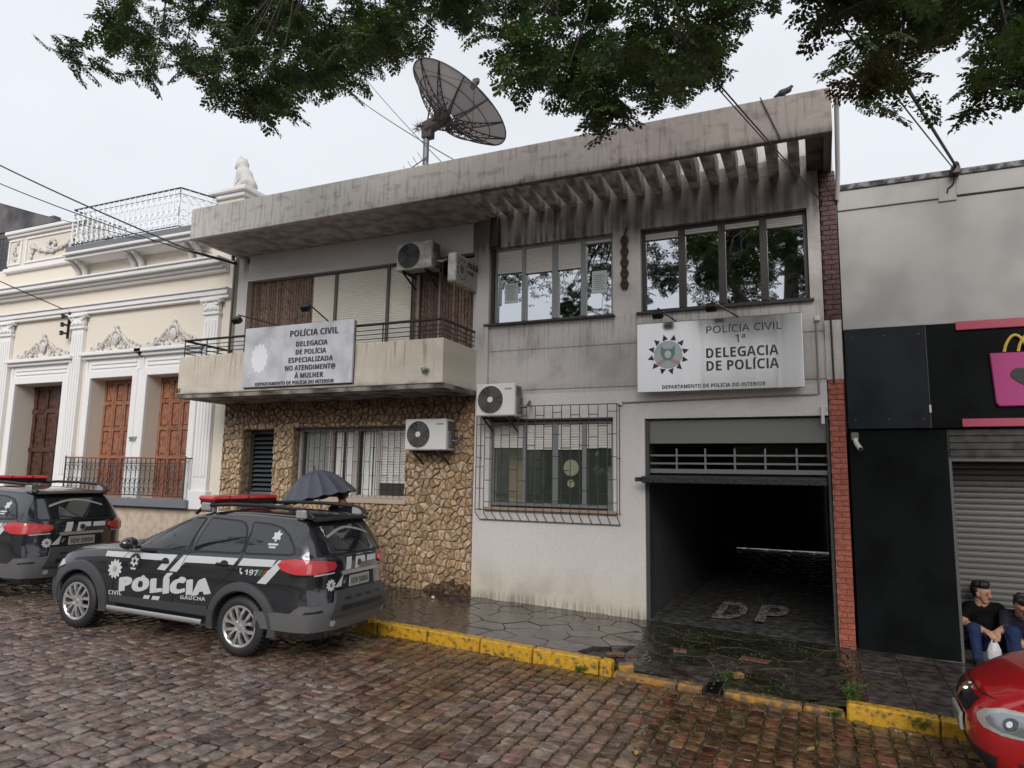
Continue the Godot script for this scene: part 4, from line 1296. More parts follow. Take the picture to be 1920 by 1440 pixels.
	whole("insulator_bracket", "dark iron bracket with three stacked insulators on the cream townhouse wall", "insulator bracket", ins, mat("insulator_black", lin(0.02, 0.018, 0.016), 0.4))

	# lion on its pedestal
	var li := MB.new()
	var P := func(e: Array): return Vector3(e[0] * 1.12 - 11.12, e[1] * 1.12 + 8.10, e[2] * 1.12 - 0.66)
	sdf_into(li, [[P.call([0.12, 0.10, 0.0]), P.call([0.0, 0.33, 0.0]), 0.15, 0.13], [P.call([0.0, 0.33, 0.0]), P.call([-0.08, 0.48, 0.0]), 0.14, 0.11], [P.call([-0.09, 0.56, 0.0]), P.call([-0.10, 0.58, 0.0]), 0.13, 0.12],
		[P.call([-0.17, 0.55, 0.0]), P.call([-0.235, 0.53, 0.0]), 0.07, 0.05], [P.call([-0.07, 0.38, 0.09]), P.call([-0.15, 0.03, 0.09]), 0.06, 0.045], [P.call([-0.07, 0.38, -0.09]), P.call([-0.15, 0.03, -0.09]), 0.06, 0.045],
		[P.call([0.10, 0.12, 0.12]), P.call([-0.02, 0.04, 0.15]), 0.09, 0.05], [P.call([0.10, 0.12, -0.12]), P.call([-0.02, 0.04, -0.15]), 0.09, 0.05], [P.call([-0.08, 0.67, 0.07]), P.call([-0.08, 0.70, 0.07]), 0.03, 0.02], [P.call([-0.08, 0.67, -0.07]), P.call([-0.08, 0.70, -0.07]), 0.03, 0.02]], 0.016, 0.022)
	var lion := thing("lion_statue", "white seated stone lion on the pedestal at the townhouse roof edge", "statue")
	part(lion, "body", li, orn)
	part(lion, "base", bx(Vector3(-11.45, 8.03, -0.93), Vector3(-10.85, 8.11, -0.4), 0.015), orn)

	# the dark house further back
	var dh := thing("grey_house", "dark grey weathered house wall rising behind the townhouse at the left edge", "building")
	var dm := speckle(mat("grey_render", lin(0.13, 0.12, 0.13), 0.85), 231, 0.6, 1.15, 0.01, 0.25)
	part(dh, "wall", bx(Vector3(-30, 0, -9), Vector3(-19.7, 9.05, -2.0)), dm)
	var rf := MB.new()
	rf.prism(PackedVector2Array([Vector2(-30, 9.05), Vector2(-19.5, 9.05), Vector2(-19.5, 9.13), Vector2(-25, 10.9), Vector2(-30, 10.9)]), -9.0, -1.95)
	part(dh, "gable", rf, dm)
	part(dh, "pipe", bx(Vector3(-19.9, 9.05, -2.2), Vector3(-19.7, 9.28, -2.0)), dm)

func crest(parent: Node3D, cx: float, y: float, w: float, m: Material) -> void:
	# a stucco crest: scrolls rising to a shell
	var b := MB.new()
	for s in [-1.0, 1.0]:
		for k in 3:
			var p := PackedVector3Array()
			var sx: float = cx + s * w * (0.40 - 0.13 * k)
			var r0 := 0.07 + 0.025 * k
			for q in 14:
				var a := q * 0.55
				var r := r0 * (1.0 - q / 17.0)
				p.append(Vector3(sx - s * cos(a) * r, y + 0.07 + 0.07 * k + sin(a) * r, 0.06))
			b.tube(p, 0.02, 5)
		var q2 := PackedVector3Array()
		for q in 12:
			var u := q / 11.0
			q2.append(Vector3(cx + s * w * lerpf(0.46, 0.10, u), y + 0.03 + 0.34 * u * u, 0.06))
		b.tube(q2, 0.03, 5)
		for q in 9: b.ball(Vector3(cx + s * w * rr(0.06, 0.36), y + rr(0.03, 0.12), 0.05), Vector3(rr(0.03, 0.055), rr(0.03, 0.05), 0.03), 6, 4)
	for q in 11:
		var a := PI * q / 10.0
		b.ball(Vector3(cx + 0.12 * cos(a), y + 0.32 + 0.14 * sin(a), 0.06), Vector3(0.035, 0.05, 0.03), 6, 4)
	b.ball(Vector3(cx, y + 0.26, 0.06), Vector3(0.09, 0.14, 0.05), 8, 6)
	b.ball(Vector3(cx, y + 0.53, 0.06), Vector3(0.045, 0.07, 0.035), 7, 5)
	part(parent, "crest", b.smooth(55.0), m)

func railing(parent: Node3D, a: Vector3, b: Vector3, h: float, k: int, iron: Material, light: Material, thick := 1.0) -> void:
	# wrought iron: rails, bars, and scrolls between the bars
	var up := Vector3(0, h, 0)
	var r := empty_part(parent, "railing")
	part(r, "rail", _tube([a + up, b + up], 0.018, 6), iron)
	part(r, "rail", _tube([a + up * 0.06, b + up * 0.06], 0.012, 6), iron)
	part(r, "rail", _tube([a + up * 0.86, b + up * 0.86], 0.008, 5), iron)
	var d := (b - a) / k
	for i in k + 1:
		var p := a + d * i
		part(r, "bar", _tube([p + up * 0.06, p + up], 0.009 * thick, 5), light)
	var sc := MB.new()
	var dl := d.length()
	var dn := d / dl
	for i in k:
		var c := a + d * (i + 0.5)
		for g in [[0.74, 1.0], [0.40, -1.0], [0.18, 1.0]]:
			var p := PackedVector3Array()
			for q in 9:
				var t := q / 8.0 * TAU * 0.85
				var rad := dl * 0.42 * (1.0 - 0.35 * q / 8.0)
				p.append(c + dn * cos(t) * rad * g[1] + Vector3(0, h * g[0] + sin(t) * rad * 1.2, 0))
			sc.tube(p, 0.0065 * thick, 4, false)
	part(r, "scroll", sc.smooth(60.0), light)

# ------------------------------------------------------------------ the shop on the right
func build_shop() -> void:
	var pale := speckle(mat("shop_render", lin(0.45, 0.44, 0.42), 0.75), 301, 0.86, 1.04, 0.006, 0.35)
	var black := speckle(mat("shop_black_panel", lin(0.014, 0.017, 0.022), 0.45, 0.0, 0.3), 303, 0.8, 1.25, 0.008, 0.5)
	var black2 := speckle(mat("shop_black_wall", lin(0.004, 0.006, 0.0065), 0.55, 0.0, 0.22), 305, 0.6, 1.4, 0.01, 0.5)
	var sh := thing("shop_building", "pale rendered shop building with black cladding and a grey roller shutter", "building")
	var B := func(called: String, lo: Vector3, hi: Vector3, m: Material, bev := 0.0): return part(sh, called, bx(lo, hi, bev), m)
	B.call("wall", Vector3(0.345, 4.10, -0.4), Vector3(9.0, 5.74, 0.0), pale)
	B.call("wall", Vector3(0.345, 5.745, -0.4), Vector3(1.52, 6.02, 0.025), pale, 0.004)
	B.call("wall", Vector3(1.52, 5.70, -0.4), Vector3(1.72, 6.02, 0.022), pale, 0.004)
	B.call("wall", Vector3(1.72, 5.76, -0.4), Vector3(9.0, 6.02, 0.028), pale, 0.004)
	B.call("roof_edge", Vector3(0.345, 6.02, -0.5), Vector3(9.0, 6.10, 0.05), speckle(mat("shop_coping", lin(0.24, 0.235, 0.235), 0.8), 307, 0.3, 1.2, 0.02, 1.2), 0.008)
	B.call("house_body", Vector3(0.345, -0.4, -10), Vector3(9.0, 6.05, -0.9), pale)
	# black sign board, proud of the wall
	B.call("fascia_panel", Vector3(0.35, 2.79, -0.2), Vector3(1.27, 4.10, 0.06), black, 0.006)
	B.call("sign_board", Vector3(1.275, 2.79, -0.2), Vector3(6.0, 4.10, 0.045), black2, 0.006)
	var pink := mat("sign_pink", lin(0.42, 0.055, 0.10), 0.45)
	B.call("sign_stripe", Vector3(1.60, 4.00, 0.045), Vector3(6.0, 4.11, 0.075), pink, 0.006)
	B.call("sign_stripe", Vector3(1.60, 2.80, 0.045), Vector3(6.0, 2.90, 0.075), pink, 0.006)
	# the shop's mark: a pink shopping bag with a heart and yellow handles
	var bag := MB.new()
	bag.prism(PackedVector2Array([Vector2(1.93, 3.69), Vector2(1.96, 3.08), Vector2(1.99, 3.04), Vector2(2.62, 3.04), Vector2(2.65, 3.08), Vector2(2.68, 3.69)]), 0.045, 0.09, 0.01)
	var mag := part(sh, "sign_bag", bag, mat("sign_magenta", lin(0.40, 0.025, 0.17), 0.4))
	var ht := PackedVector2Array()
	for q in 32:
		var a := TAU * q / 32.0
		ht.append(Vector2(2.305 + 0.0115 * 16.0 * pow(sin(a), 3), 3.385 + 0.0095 * (13 * cos(a) - 5 * cos(2 * a) - 2 * cos(3 * a) - cos(4 * a))))
	var hm := MB.new(); hm.prism(ht, 0.085, 0.1, 0.003)
	part(sh, "sign_heart", hm, mat("sign_heart_black", lin(0.012, 0.012, 0.012), 0.4))
	var hd := MB.new()
	for cx in [2.20, 2.34]:
		var p := PackedVector3Array()
		for q in 15:
			var u := q / 14.0
			p.append(Vector3(cx - 0.12 + 0.24 * u, 3.70 + 0.20 * pow(sin(PI * u), 0.7), 0.07))
		hd.tube(p, 0.018, 6)
	part(sh, "sign_handle", hd.smooth(60.0), mat("sign_yellow", lin(0.62, 0.42, 0.06), 0.4))
	# wall below: black pier, recessed shutter
	B.call("pier", Vector3(0.35, -0.3, -0.9), Vector3(1.44, 2.785, 0.0), black2, 0.004)
	B.call("lintel", Vector3(1.44, 2.42, -0.8), Vector3(6.0, 2.785, -0.02), speckle(mat("shop_slate_tile", lin(0.045, 0.042, 0.036), 0.5), 311, 0.5, 1.4, 0.02, 0.9), 0.004)
	for q in 4: B.call("tile_course", Vector3(1.46, 2.45 + q * 0.083, -0.02), Vector3(6.0, 2.45 + q * 0.083 + 0.074, -0.005), mats["shop_slate_tile"], 0.004)
	var steel := mat("shutter_steel", lin(0.12, 0.12, 0.112), 0.45, 0.4)
	B.call("shutter_guide", Vector3(1.44, 0.0, -0.6), Vector3(1.475, 2.42, 0.005), steel, 0.004)
	B.call("shutter_guide", Vector3(1.475, 2.385, -0.6), Vector3(6.0, 2.42, 0.0), steel, 0.004)
	var ss := empty_part(sh, "roller_shutter")
	slats(ss, 1.475, 6.0, -0.15, 2.385, -0.66, 0.075, steel)
	B.call("threshold", Vector3(1.44, -0.4, -0.75), Vector3(6.0, 0.10, -0.33), speckle(mat("threshold_stone", lin(0.13, 0.125, 0.12), 0.6), 313, 0.7, 1.2), 0.012)
	B.call("footing", Vector3(0.35, -0.2, 0.0), Vector3(1.44, 0.055 - 0.03, 0.03), speckle(mat("footing_cement", lin(0.16, 0.155, 0.14), 0.6), 315, 0.6, 1.2), 0.008)
	# fixings and smears on the black front
	for q in 3:
		for yy in [2.9, 3.98]: B.call("screw_cap", Vector3(0.43 + q * 0.38, yy, 0.06), Vector3(0.445 + q * 0.38, yy + 0.015, 0.064), steel)
	B.call("cover_strip", Vector3(1.266, 2.79, 0.045), Vector3(1.279, 4.10, 0.068), mat("cover_strip", lin(0.03, 0.032, 0.036), 0.35))
	B.call("hasp", Vector3(1.262, 2.98, 0.06), Vector3(1.285, 3.08, 0.085), mat("camera_white", lin(0.6, 0.6, 0.58), 0.4), 0.004)
	# bracket where the cables come in
	var bk := MB.new()
	bk.box(Vector3(1.66, 6.0, 0.02), Vector3(1.76, 6.10, 0.16), 0.01)
	bk.tube(PackedVector3Array([Vector3(1.70, 6.02, 0.1), Vector3(1.69, 5.9, 0.05), Vector3(1.63, 5.86, 0.03), Vector3(1.62, 5.8, 0.03)]), 0.01, 6)
	bk.ball(Vector3(1.72, 6.12, 0.12), Vector3(0.04, 0.05, 0.04), 8, 6)
	whole("cable_bracket", "small dark cable bracket on the coping of the pale shop wall", "cable bracket", bk.smooth(40.0), mat("insulator_black", lin(0.02, 0.018, 0.016), 0.4))

# ------------------------------------------------------------------ things fixed to the fronts
func ac_unit(label: String, at: Vector3, w: float, h: float, d: float, grey: bool, hub: bool) -> void:
	# outdoor unit: casing, fan grille with rings, fan, side cover, feet on a bracket
	var case_m := mat("ac_casing", lin(0.66, 0.655, 0.63), 0.45) if not grey else speckle(mat("ac_casing_aged", lin(0.50, 0.48, 0.44), 0.5), 401, 0.8, 1.05)
	var dk := mat("ac_grille", lin(0.10, 0.10, 0.10), 0.5)
	var u := thing("air_conditioner", label, "air conditioner", "outdoor air conditioning units on the station front", Transform3D(Basis(), at))
	part(u, "casing", bx(Vector3(-w / 2, -h / 2, -d / 2), Vector3(w / 2, h / 2, d / 2), 0.015), case_m)
	var cx := -w * 0.5 + h * 0.5 + 0.005
	var R := h * 0.43
	var ring := MB.new()
	ring.xf = Transform3D(Basis(Vector3.RIGHT, PI / 2), Vector3(cx, 0, d / 2 - 0.004))
	ring.lathe([Vector2(R * 1.05, 0.0), Vector2(R * 1.05, 0.012), Vector2(R, 0.014), Vector2(R, 0.0)], 32)
	part(u, "grille_ring", ring.smooth(40.0), case_m if not grey else dk)
	var back := MB.new()
	back.xf = ring.xf
	back.lathe([Vector2(0.0, 0.006), Vector2(R, 0.006)], 32)
	part(u, "fan_well", back, mat("ac_well", lin(0.035, 0.033, 0.032), 0.7))
	var fan := MB.new()
	for k in 3:
		fan.xf = ring.xf * Transform3D(Basis(Vector3.UP, TAU * k / 3.0), Vector3.ZERO)
		fan.grid(5, 4, func(a: float, b: float): return Vector3((0.25 + 0.7 * b) * R * sin(a * 1.2), 0.0075 + 0.003 * a, (0.25 + 0.7 * b) * R * cos(a * 1.2)))
	part(u, "fan", fan, mat("ac_fan", lin(0.07, 0.07, 0.07), 0.5))
	var gr := MB.new()
	gr.xf = ring.xf
	for k in 7:
		var r := R * (0.22 + 0.12 * k)
		var p := PackedVector3Array()
		for q in 29: p.append(Vector3(r * sin(TAU * q / 28.0), 0.016, r * cos(TAU * q / 28.0)))
		gr.tube(p, 0.0032, 4, false)
	for k in 12:
		var a := TAU * k / 12.0
		gr.bar(Vector3(0.03 * sin(a), 0.016, 0.03 * cos(a)), Vector3(R * sin(a + 0.5), 0.014, R * cos(a + 0.5)), 0.003, 4)
	part(u, "grille", gr, mat("ac_wire", lin(0.16, 0.16, 0.155), 0.5) if not grey else dk)
	if hub:
		var hb := MB.new()
		hb.xf = ring.xf
		hb.lathe([Vector2(0.0, 0.03), Vector2(R * 0.2, 0.028), Vector2(R * 0.22, 0.014)].map(func(e): return e), 20)
		part(u, "hub_badge", hb, case_m)
	part(u, "badge", bx(Vector3(w * 0.5 - 0.17, h * 0.30, d / 2), Vector3(w * 0.5 - 0.05, h * 0.36, d / 2 + 0.003)), mat("ac_badge", lin(0.30, 0.31, 0.34), 0.5))
	part(u, "valve_cover", bx(Vector3(w / 2, -h * 0.42, -d * 0.3), Vector3(w / 2 + 0.045, h * 0.1, d * 0.22), 0.012), dk)
	part(u, "side_vent", bx(Vector3(w / 2, h * 0.12, -d * 0.4), Vector3(w / 2 + 0.008, h * 0.42, d * 0.3), 0.004), dk)
	var pipe := MB.new()
	pipe.tube(PackedVector3Array([Vector3(w / 2 + 0.04, -h * 0.2, 0), Vector3(w / 2 + 0.12, -h * 0.22, -0.02), Vector3(w / 2 + 0.14, -h * 0.1, -0.1), Vector3(w / 2 + 0.08, 0.0, -at.z + 0.02)]), 0.022, 7)
	part(u, "pipe", pipe.smooth(60.0), mat("pipe_lagging", lin(0.42, 0.40, 0.37), 0.8) if grey else dk)
	var fr := MB.new()
	for s in [-1, 1]:
		fr.beam(Vector3(s * w * 0.32, -h / 2 - 0.02, d / 2), Vector3(s * w * 0.32, -h / 2 - 0.02, -at.z), 0.03, 0.03)
		fr.beam(Vector3(s * w * 0.32, -h / 2 - 0.03, d / 2 - 0.03), Vector3(s * w * 0.32, -h / 2 - 0.22, -at.z), 0.025, 0.025)
	fr.beam(Vector3(-w * 0.32, -h / 2 - 0.02, -d * 0.3), Vector3(w * 0.32, -h / 2 - 0.02, -d * 0.3), 0.03, 0.03)
	part(u, "bracket", fr, mat("bracket_black", lin(0.02, 0.02, 0.02), 0.5))

func spotlight(label: String, root: Vector3, head: Vector3) -> void:
	# a flood lamp on an arm reaching out over its sign
	var black := mat("lamp_black", lin(0.015, 0.015, 0.016), 0.4)
	var s := thing("spotlight", label, "spotlight", "unlit floodlights over the police signs", Transform3D(Basis(), head))
	var q := root - head
	part(s, "arm", _tube([q, Vector3(0, 0.06, -0.02), Vector3(0, 0.0, 0.0)], 0.011, 6), black)
	var hd := MB.new()
	hd.xf = Transform3D(Basis(Vector3.RIGHT, 0.75), Vector3(0, -0.03, 0))
	hd.box(Vector3(-0.075, -0.06, -0.05), Vector3(0.075, 0.05, 0.04), 0.018)
	for k in 5: hd.box(Vector3(-0.06 + k * 0.028, -0.05, 0.04), Vector3(-0.05 + k * 0.028, 0.04, 0.058))
	part(s, "head", hd, black)
	var gl := MB.new()
	gl.xf = hd.xf
	gl.box(Vector3(-0.06, -0.045, -0.056), Vector3(0.06, 0.035, -0.0505))
	part(s, "lens", gl, mat("lamp_lens", lin(0.35, 0.36, 0.37), 0.1))

func star_badge(parent: Node3D, c: Vector3, r: float, dark_points: bool) -> void:
	# round arms with a ring of twelve triangles
	var tri := mat("emblem_black", lin(0.025, 0.028, 0.04), 0.5) if dark_points else mat("emblem_silver", lin(0.62, 0.63, 0.66), 0.4, 0.3)
	for k in 12:
		var a := TAU * (k + 0.35) / 12.0
		var m := MB.new()
		var e := Vector2(cos(a), sin(a)); var f := Vector2(-sin(a), cos(a))
		m.prism(PackedVector2Array([e * r * 0.74 + f * r * 0.13, e * r * 0.80 - f * r * 0.15, e * r * 1.05 + f * r * 0.02]), 0.0, 0.012)
		part(parent, "emblem_point", m, tri).position = c
	var d := MB.new()
	d.xf = Transform3D(Basis(Vector3.RIGHT, PI / 2), c)
	d.lathe([Vector2(0.0, 0.006), Vector2(r * 0.70, 0.006), Vector2(r * 0.72, 0.0)], 36)
	part(parent, "emblem_disc", d, mat("emblem_pale", lin(0.50, 0.55, 0.56), 0.4) if dark_points else tri)
	if dark_points:
		# the coat of arms at its heart
		var g := mat("arms_green", lin(0.16, 0.30, 0.24), 0.5)
		var p := mat("arms_pink", lin(0.55, 0.33, 0.33), 0.5)
		var s := MB.new()
		s.prism(PackedVector2Array([Vector2(-0.10, 0.13), Vector2(-0.05, 0.08), Vector2(0.05, 0.08), Vector2(0.10, 0.13), Vector2(0.10, 0.0), Vector2(0.05, -0.08), Vector2(-0.05, -0.08), Vector2(-0.10, 0.0)]), 0.006, 0.012)
		part(parent, "emblem_arms", s, g).position = c
		s = MB.new()
		s.ball(Vector3(0, 0.0, 0.01), Vector3(0.05, 0.06, 0.006), 16, 8)
		part(parent, "emblem_arms", s, mat("arms_pale", lin(0.62, 0.66, 0.60), 0.5)).position = c
		s = MB.new()
		for q in [-1, 1]: s.prism(PackedVector2Array([Vector2(q * 0.05, -0.05), Vector2(q * 0.17, -0.12), Vector2(q * 0.15, -0.16), Vector2(q * 0.02, -0.09)]), 0.006, 0.011)
		part(parent, "emblem_arms", s, p).position = c

func build_fixtures() -> void:
	ac_unit("white air conditioner over the stone wall, right of the wide barred window", Vector3(-5.78, 2.76, 0.25), 0.76, 0.50, 0.28, false, true)
	ac_unit("white air conditioner above the left end of the window cage", Vector3(-4.54, 3.28, 0.28), 0.66, 0.50, 0.28, false, true)
	ac_unit("aged air conditioner with a dark fan above the balcony, beside the hanging light box", Vector3(-6.08, 5.75, 0.30), 0.68, 0.48, 0.30, true, false)

	var ink := mat("sign_ink", lin(0.035, 0.037, 0.045), 0.45)
	# brushed steel sign on the right wing
	var steel := mat("sign_steel", lin(0.62, 0.60, 0.575), 0.17, 0.95)
	steel.roughness_texture = noise_tex(411, 0.02, 256, [[0.2, 0.8], [Color(0.8, 0.8, 0.8), Color(1, 1, 1)]])
	steel.heightmap_enabled = true
	steel.heightmap_texture = noise_tex(413, 0.006, 256, [[0.0, 1.0], [Color.BLACK, Color.WHITE]], 2)
	steel.heightmap_scale = 0.25
	steel.uv1_triplanar = true; steel.uv1_world_triplanar = true; steel.uv1_scale = Vector3(1.0, 0.05, 1.0)
	var s := thing("police_sign", "brushed steel police sign with a dark star emblem, above the garage", "sign", "", Transform3D(Basis(), Vector3(-1.26, 3.835, 0.22)))
	part(s, "panel", bx(Vector3(-1.11, -0.505, -0.05), Vector3(1.11, 0.505, 0.02), 0.01), steel)
	part(s, "frame", bx(Vector3(-1.06, -0.46, -0.2), Vector3(1.06, 0.46, -0.05)), mat("sign_frame", lin(0.08, 0.08, 0.08), 0.6))
	star_badge(s, Vector3(-0.66, 0.03, 0.021), 0.28, true)
	for e in [["POLÍCIA CIVIL", 0.10, 0.98, Vector3(0.36, 0.345, 0.024)], ["1ª", 0.11, 0.13, Vector3(0.32, 0.20, 0.024)], ["DELEGACIA", 0.135, 0.94, Vector3(0.33, 0.015, 0.024)], ["DE POLÍCIA", 0.135, 0.94, Vector3(0.33, -0.165, 0.024)], ["DEPARTAMENTO DE POLÍCIA DO INTERIOR", 0.052, 1.38, Vector3(-0.06, -0.435, 0.024)]]:
		lettering(s, e[0], e[1], e[2], Transform3D(Basis(), e[3]), ink, e[0].begins_with("DE"))
	# white sign on the balcony
	var alu := speckle(mat("sign_aluminium", lin(0.62, 0.625, 0.66), 0.4, 0.25), 415, 0.95, 1.02, 0.01, 0.8)
	s = thing("womens_police_sign", "white aluminium police sign with a faded emblem, on the balcony front", "sign", "", Transform3D(Basis(), Vector3(-7.79, 4.035, 1.19)))
	part(s, "panel", bx(Vector3(-1.13, -0.51, -0.035), Vector3(1.13, 0.51, 0.015), 0.008), alu)
	part(s, "edge", bx(Vector3(-1.12, -0.53, -0.04), Vector3(1.145, 0.49, -0.036)), mat("sign_frame", lin(0.08, 0.08, 0.08), 0.6))
	var ghost := MB.new()      # the place of an emblem that has come off
	var gp := PackedVector2Array()
	for k in 48:
		var rad := 0.235 if k % 4 < 2 else 0.205
		gp.append(Vector2(cos(TAU * k / 48.0) * rad * 0.78, sin(TAU * k / 48.0) * rad * 1.1))
	ghost.prism(gp, 0.0, 0.0005)
	part(s, "emblem_ghost", ghost, mat("emblem_ghost", lin(0.78, 0.78, 0.80), 0.5)).position = Vector3(-0.78, -0.02, 0.0152)
	for e in [["POLÍCIA CIVIL", 0.105, 0.98, Vector3(0.34, 0.35, 0.018)], ["DELEGACIA", 0.082, 0.64, Vector3(0.31, 0.17, 0.018)], ["DE POLÍCIA", 0.082, 0.62, Vector3(0.30, 0.035, 0.018)], ["ESPECIALIZADA", 0.082, 0.90, Vector3(0.30, -0.095, 0.018)], ["NO ATENDIMENT@", 0.082, 1.02, Vector3(0.30, -0.225, 0.018)], ["À MULHER", 0.082, 0.58, Vector3(0.29, -0.355, 0.018)], ["DEPARTAMENTO DE POLÍCIA DO INTERIOR", 0.058, 1.62, Vector3(-0.02, -0.465, 0.018)]]:
		lettering(s, e[0], e[1], e[2], Transform3D(Basis(), e[3]), ink)
	# lamps over the signs
	spotlight("black floodlight above the star emblem of the steel sign", Vector3(-1.80, 4.34, 0.2), Vector3(-1.98, 4.40, 0.62))
	spotlight("black floodlight above the middle of the steel sign", Vector3(-0.95, 4.34, 0.2), Vector3(-1.26, 4.44, 0.62))
	spotlight("black floodlight over the left end of the white balcony sign", Vector3(-8.2, 4.55, 1.15), Vector3(-8.62, 4.60, 1.70))
	spotlight("black floodlight over the middle of the white balcony sign", Vector3(-7.2, 4.55, 1.15), Vector3(-7.30, 4.72, 1.60))

	# the projecting light box
	s = thing("light_box", "small projecting light box sign with a star emblem beside the upper air conditioner", "sign", "", Transform3D(Basis(Vector3.UP, 1.52), Vector3(-5.17, 5.37, 0.37)))
	part(s, "case", bx(Vector3(-0.38, -0.235, -0.075), Vector3(0.38, 0.235, 0.075), 0.02), speckle(mat("light_box_case", lin(0.56, 0.54, 0.50), 0.5), 421, 0.7, 1.05))
	part(s, "face", bx(Vector3(-0.35, -0.205, 0.073), Vector3(0.35, 0.205, 0.079)), mat("light_box_face", lin(0.26, 0.255, 0.25), 0.4))
	for k in 12:
		var a := TAU * k / 12.0
		var m := MB.new()
		m.ball(Vector3(-0.18 + 0.14 * cos(a), 0.16 * sin(a), 0.081), Vector3(0.02, 0.02, 0.004), 6, 4)
		part(s, "emblem_point", m, ink)
	var em := MB.new(); em.ball(Vector3(-0.18, 0, 0.081), Vector3(0.065, 0.075, 0.004), 10, 4)
	part(s, "emblem_disc", em, mat("emblem_dim", lin(0.10, 0.10, 0.10), 0.5))
	lettering(s, "POLÍCIA", 0.09, 0.33, Transform3D(Basis(), Vector3(0.155, 0.12, 0.081)), ink)
	lettering(s, "CIVIL", 0.055, 0.2, Transform3D(Basis(), Vector3(0.10, 0.0, 0.081)), ink)
	part(s, "bracket", bx(Vector3(0.30, 0.02, -0.17), Vector3(0.38, 0.10, -0.06), 0.01), mat("bracket_black", lin(0.02, 0.02, 0.02), 0.5))

	# mast with a cross arm at the left end of the balcony
	var black := mat("lamp_black", lin(0.015, 0.015, 0.016), 0.4)
	s = thing("service_mast", "thin black service mast with a cross arm at the left end of the balcony", "mast", "", Transform3D())
	part(s, "pole", _tube([Vector3(-9.75, 4.2, 0.75), Vector3(-9.75, 5.98, 0.75)], 0.022, 8), mat("mast_grey", lin(0.07, 0.07, 0.07), 0.5, 0.3))
	part(s, "arm", _tube([Vector3(-9.72, 5.92, 0.72), Vector3(-10.1, 6.0, 1.35)], 0.025, 6), black)
	for z in [0.72, 0.95]:
		var ib := MB.new()
		ib.lathe([Vector2(0.0, 0.0), Vector2(0.035, 0.02), Vector2(0.025, 0.05), Vector2(0.04, 0.08), Vector2(0.0, 0.12)], 8)
		part(s, "insulator", ib.smooth(40.0), black).position = Vector3(-9.70 + (0.95 - z) * 0.6, 5.94, z - 0.1)
	# wall rosettes: a string of iron flowers between the upper windows
	var rose := MB.new()
	for k in 5:
		for q in 6:
			var a := TAU * q / 6.0
			rose.ball(Vector3(-2.60 + 0.035 * cos(a), 5.02 + k * 0.17 + 0.05 * sin(a), 0.03), Vector3(0.035, 0.045, 0.022), 6, 4)
	rose.tube(PackedVector3Array([Vector3(-2.60, 4.98, 0.02), Vector3(-2.60, 5.78, 0.02), Vector3(-2.58, 5.86, 0.03), Vector3(-2.56, 5.9, 0.03)]), 0.012, 6)
	whole("iron_wall_ornament", "rusty hanging iron ornament on the wall between the two upper windows", "wall ornament", rose.smooth(50.0), mat("rusty_iron", lin(0.045, 0.024, 0.018), 0.8))
	# security camera on the black pier
	s = thing("security_camera", "small white security camera on the black shop pier", "security camera", "", Transform3D(Basis(), Vector3(0.42, 2.66, 0.02)))
	var wm := mat("camera_white", lin(0.6, 0.6, 0.58), 0.4)
	part(s, "mount", bx(Vector3(-0.045, -0.02, -0.02), Vector3(0.045, 0.09, 0.03), 0.012), mat("camera_mount", lin(0.16, 0.155, 0.12), 0.5))
	var cb := MB.new()
	cb.tube(PackedVector3Array([Vector3(0.0, 0.0, 0.03), Vector3(0.01, -0.05, 0.06), Vector3(0.035, -0.10, 0.12), Vector3(0.05, -0.13, 0.16)]), 0.03, 10)
	part(s, "body", cb.smooth(40.0), wm)
	part(s, "lens", _tube([Vector3(0.05, -0.13, 0.16), Vector3(0.052, -0.134, 0.165)], 0.022, 10), black)
	# iron bolts left in the wall under the middle window
	build_dish()

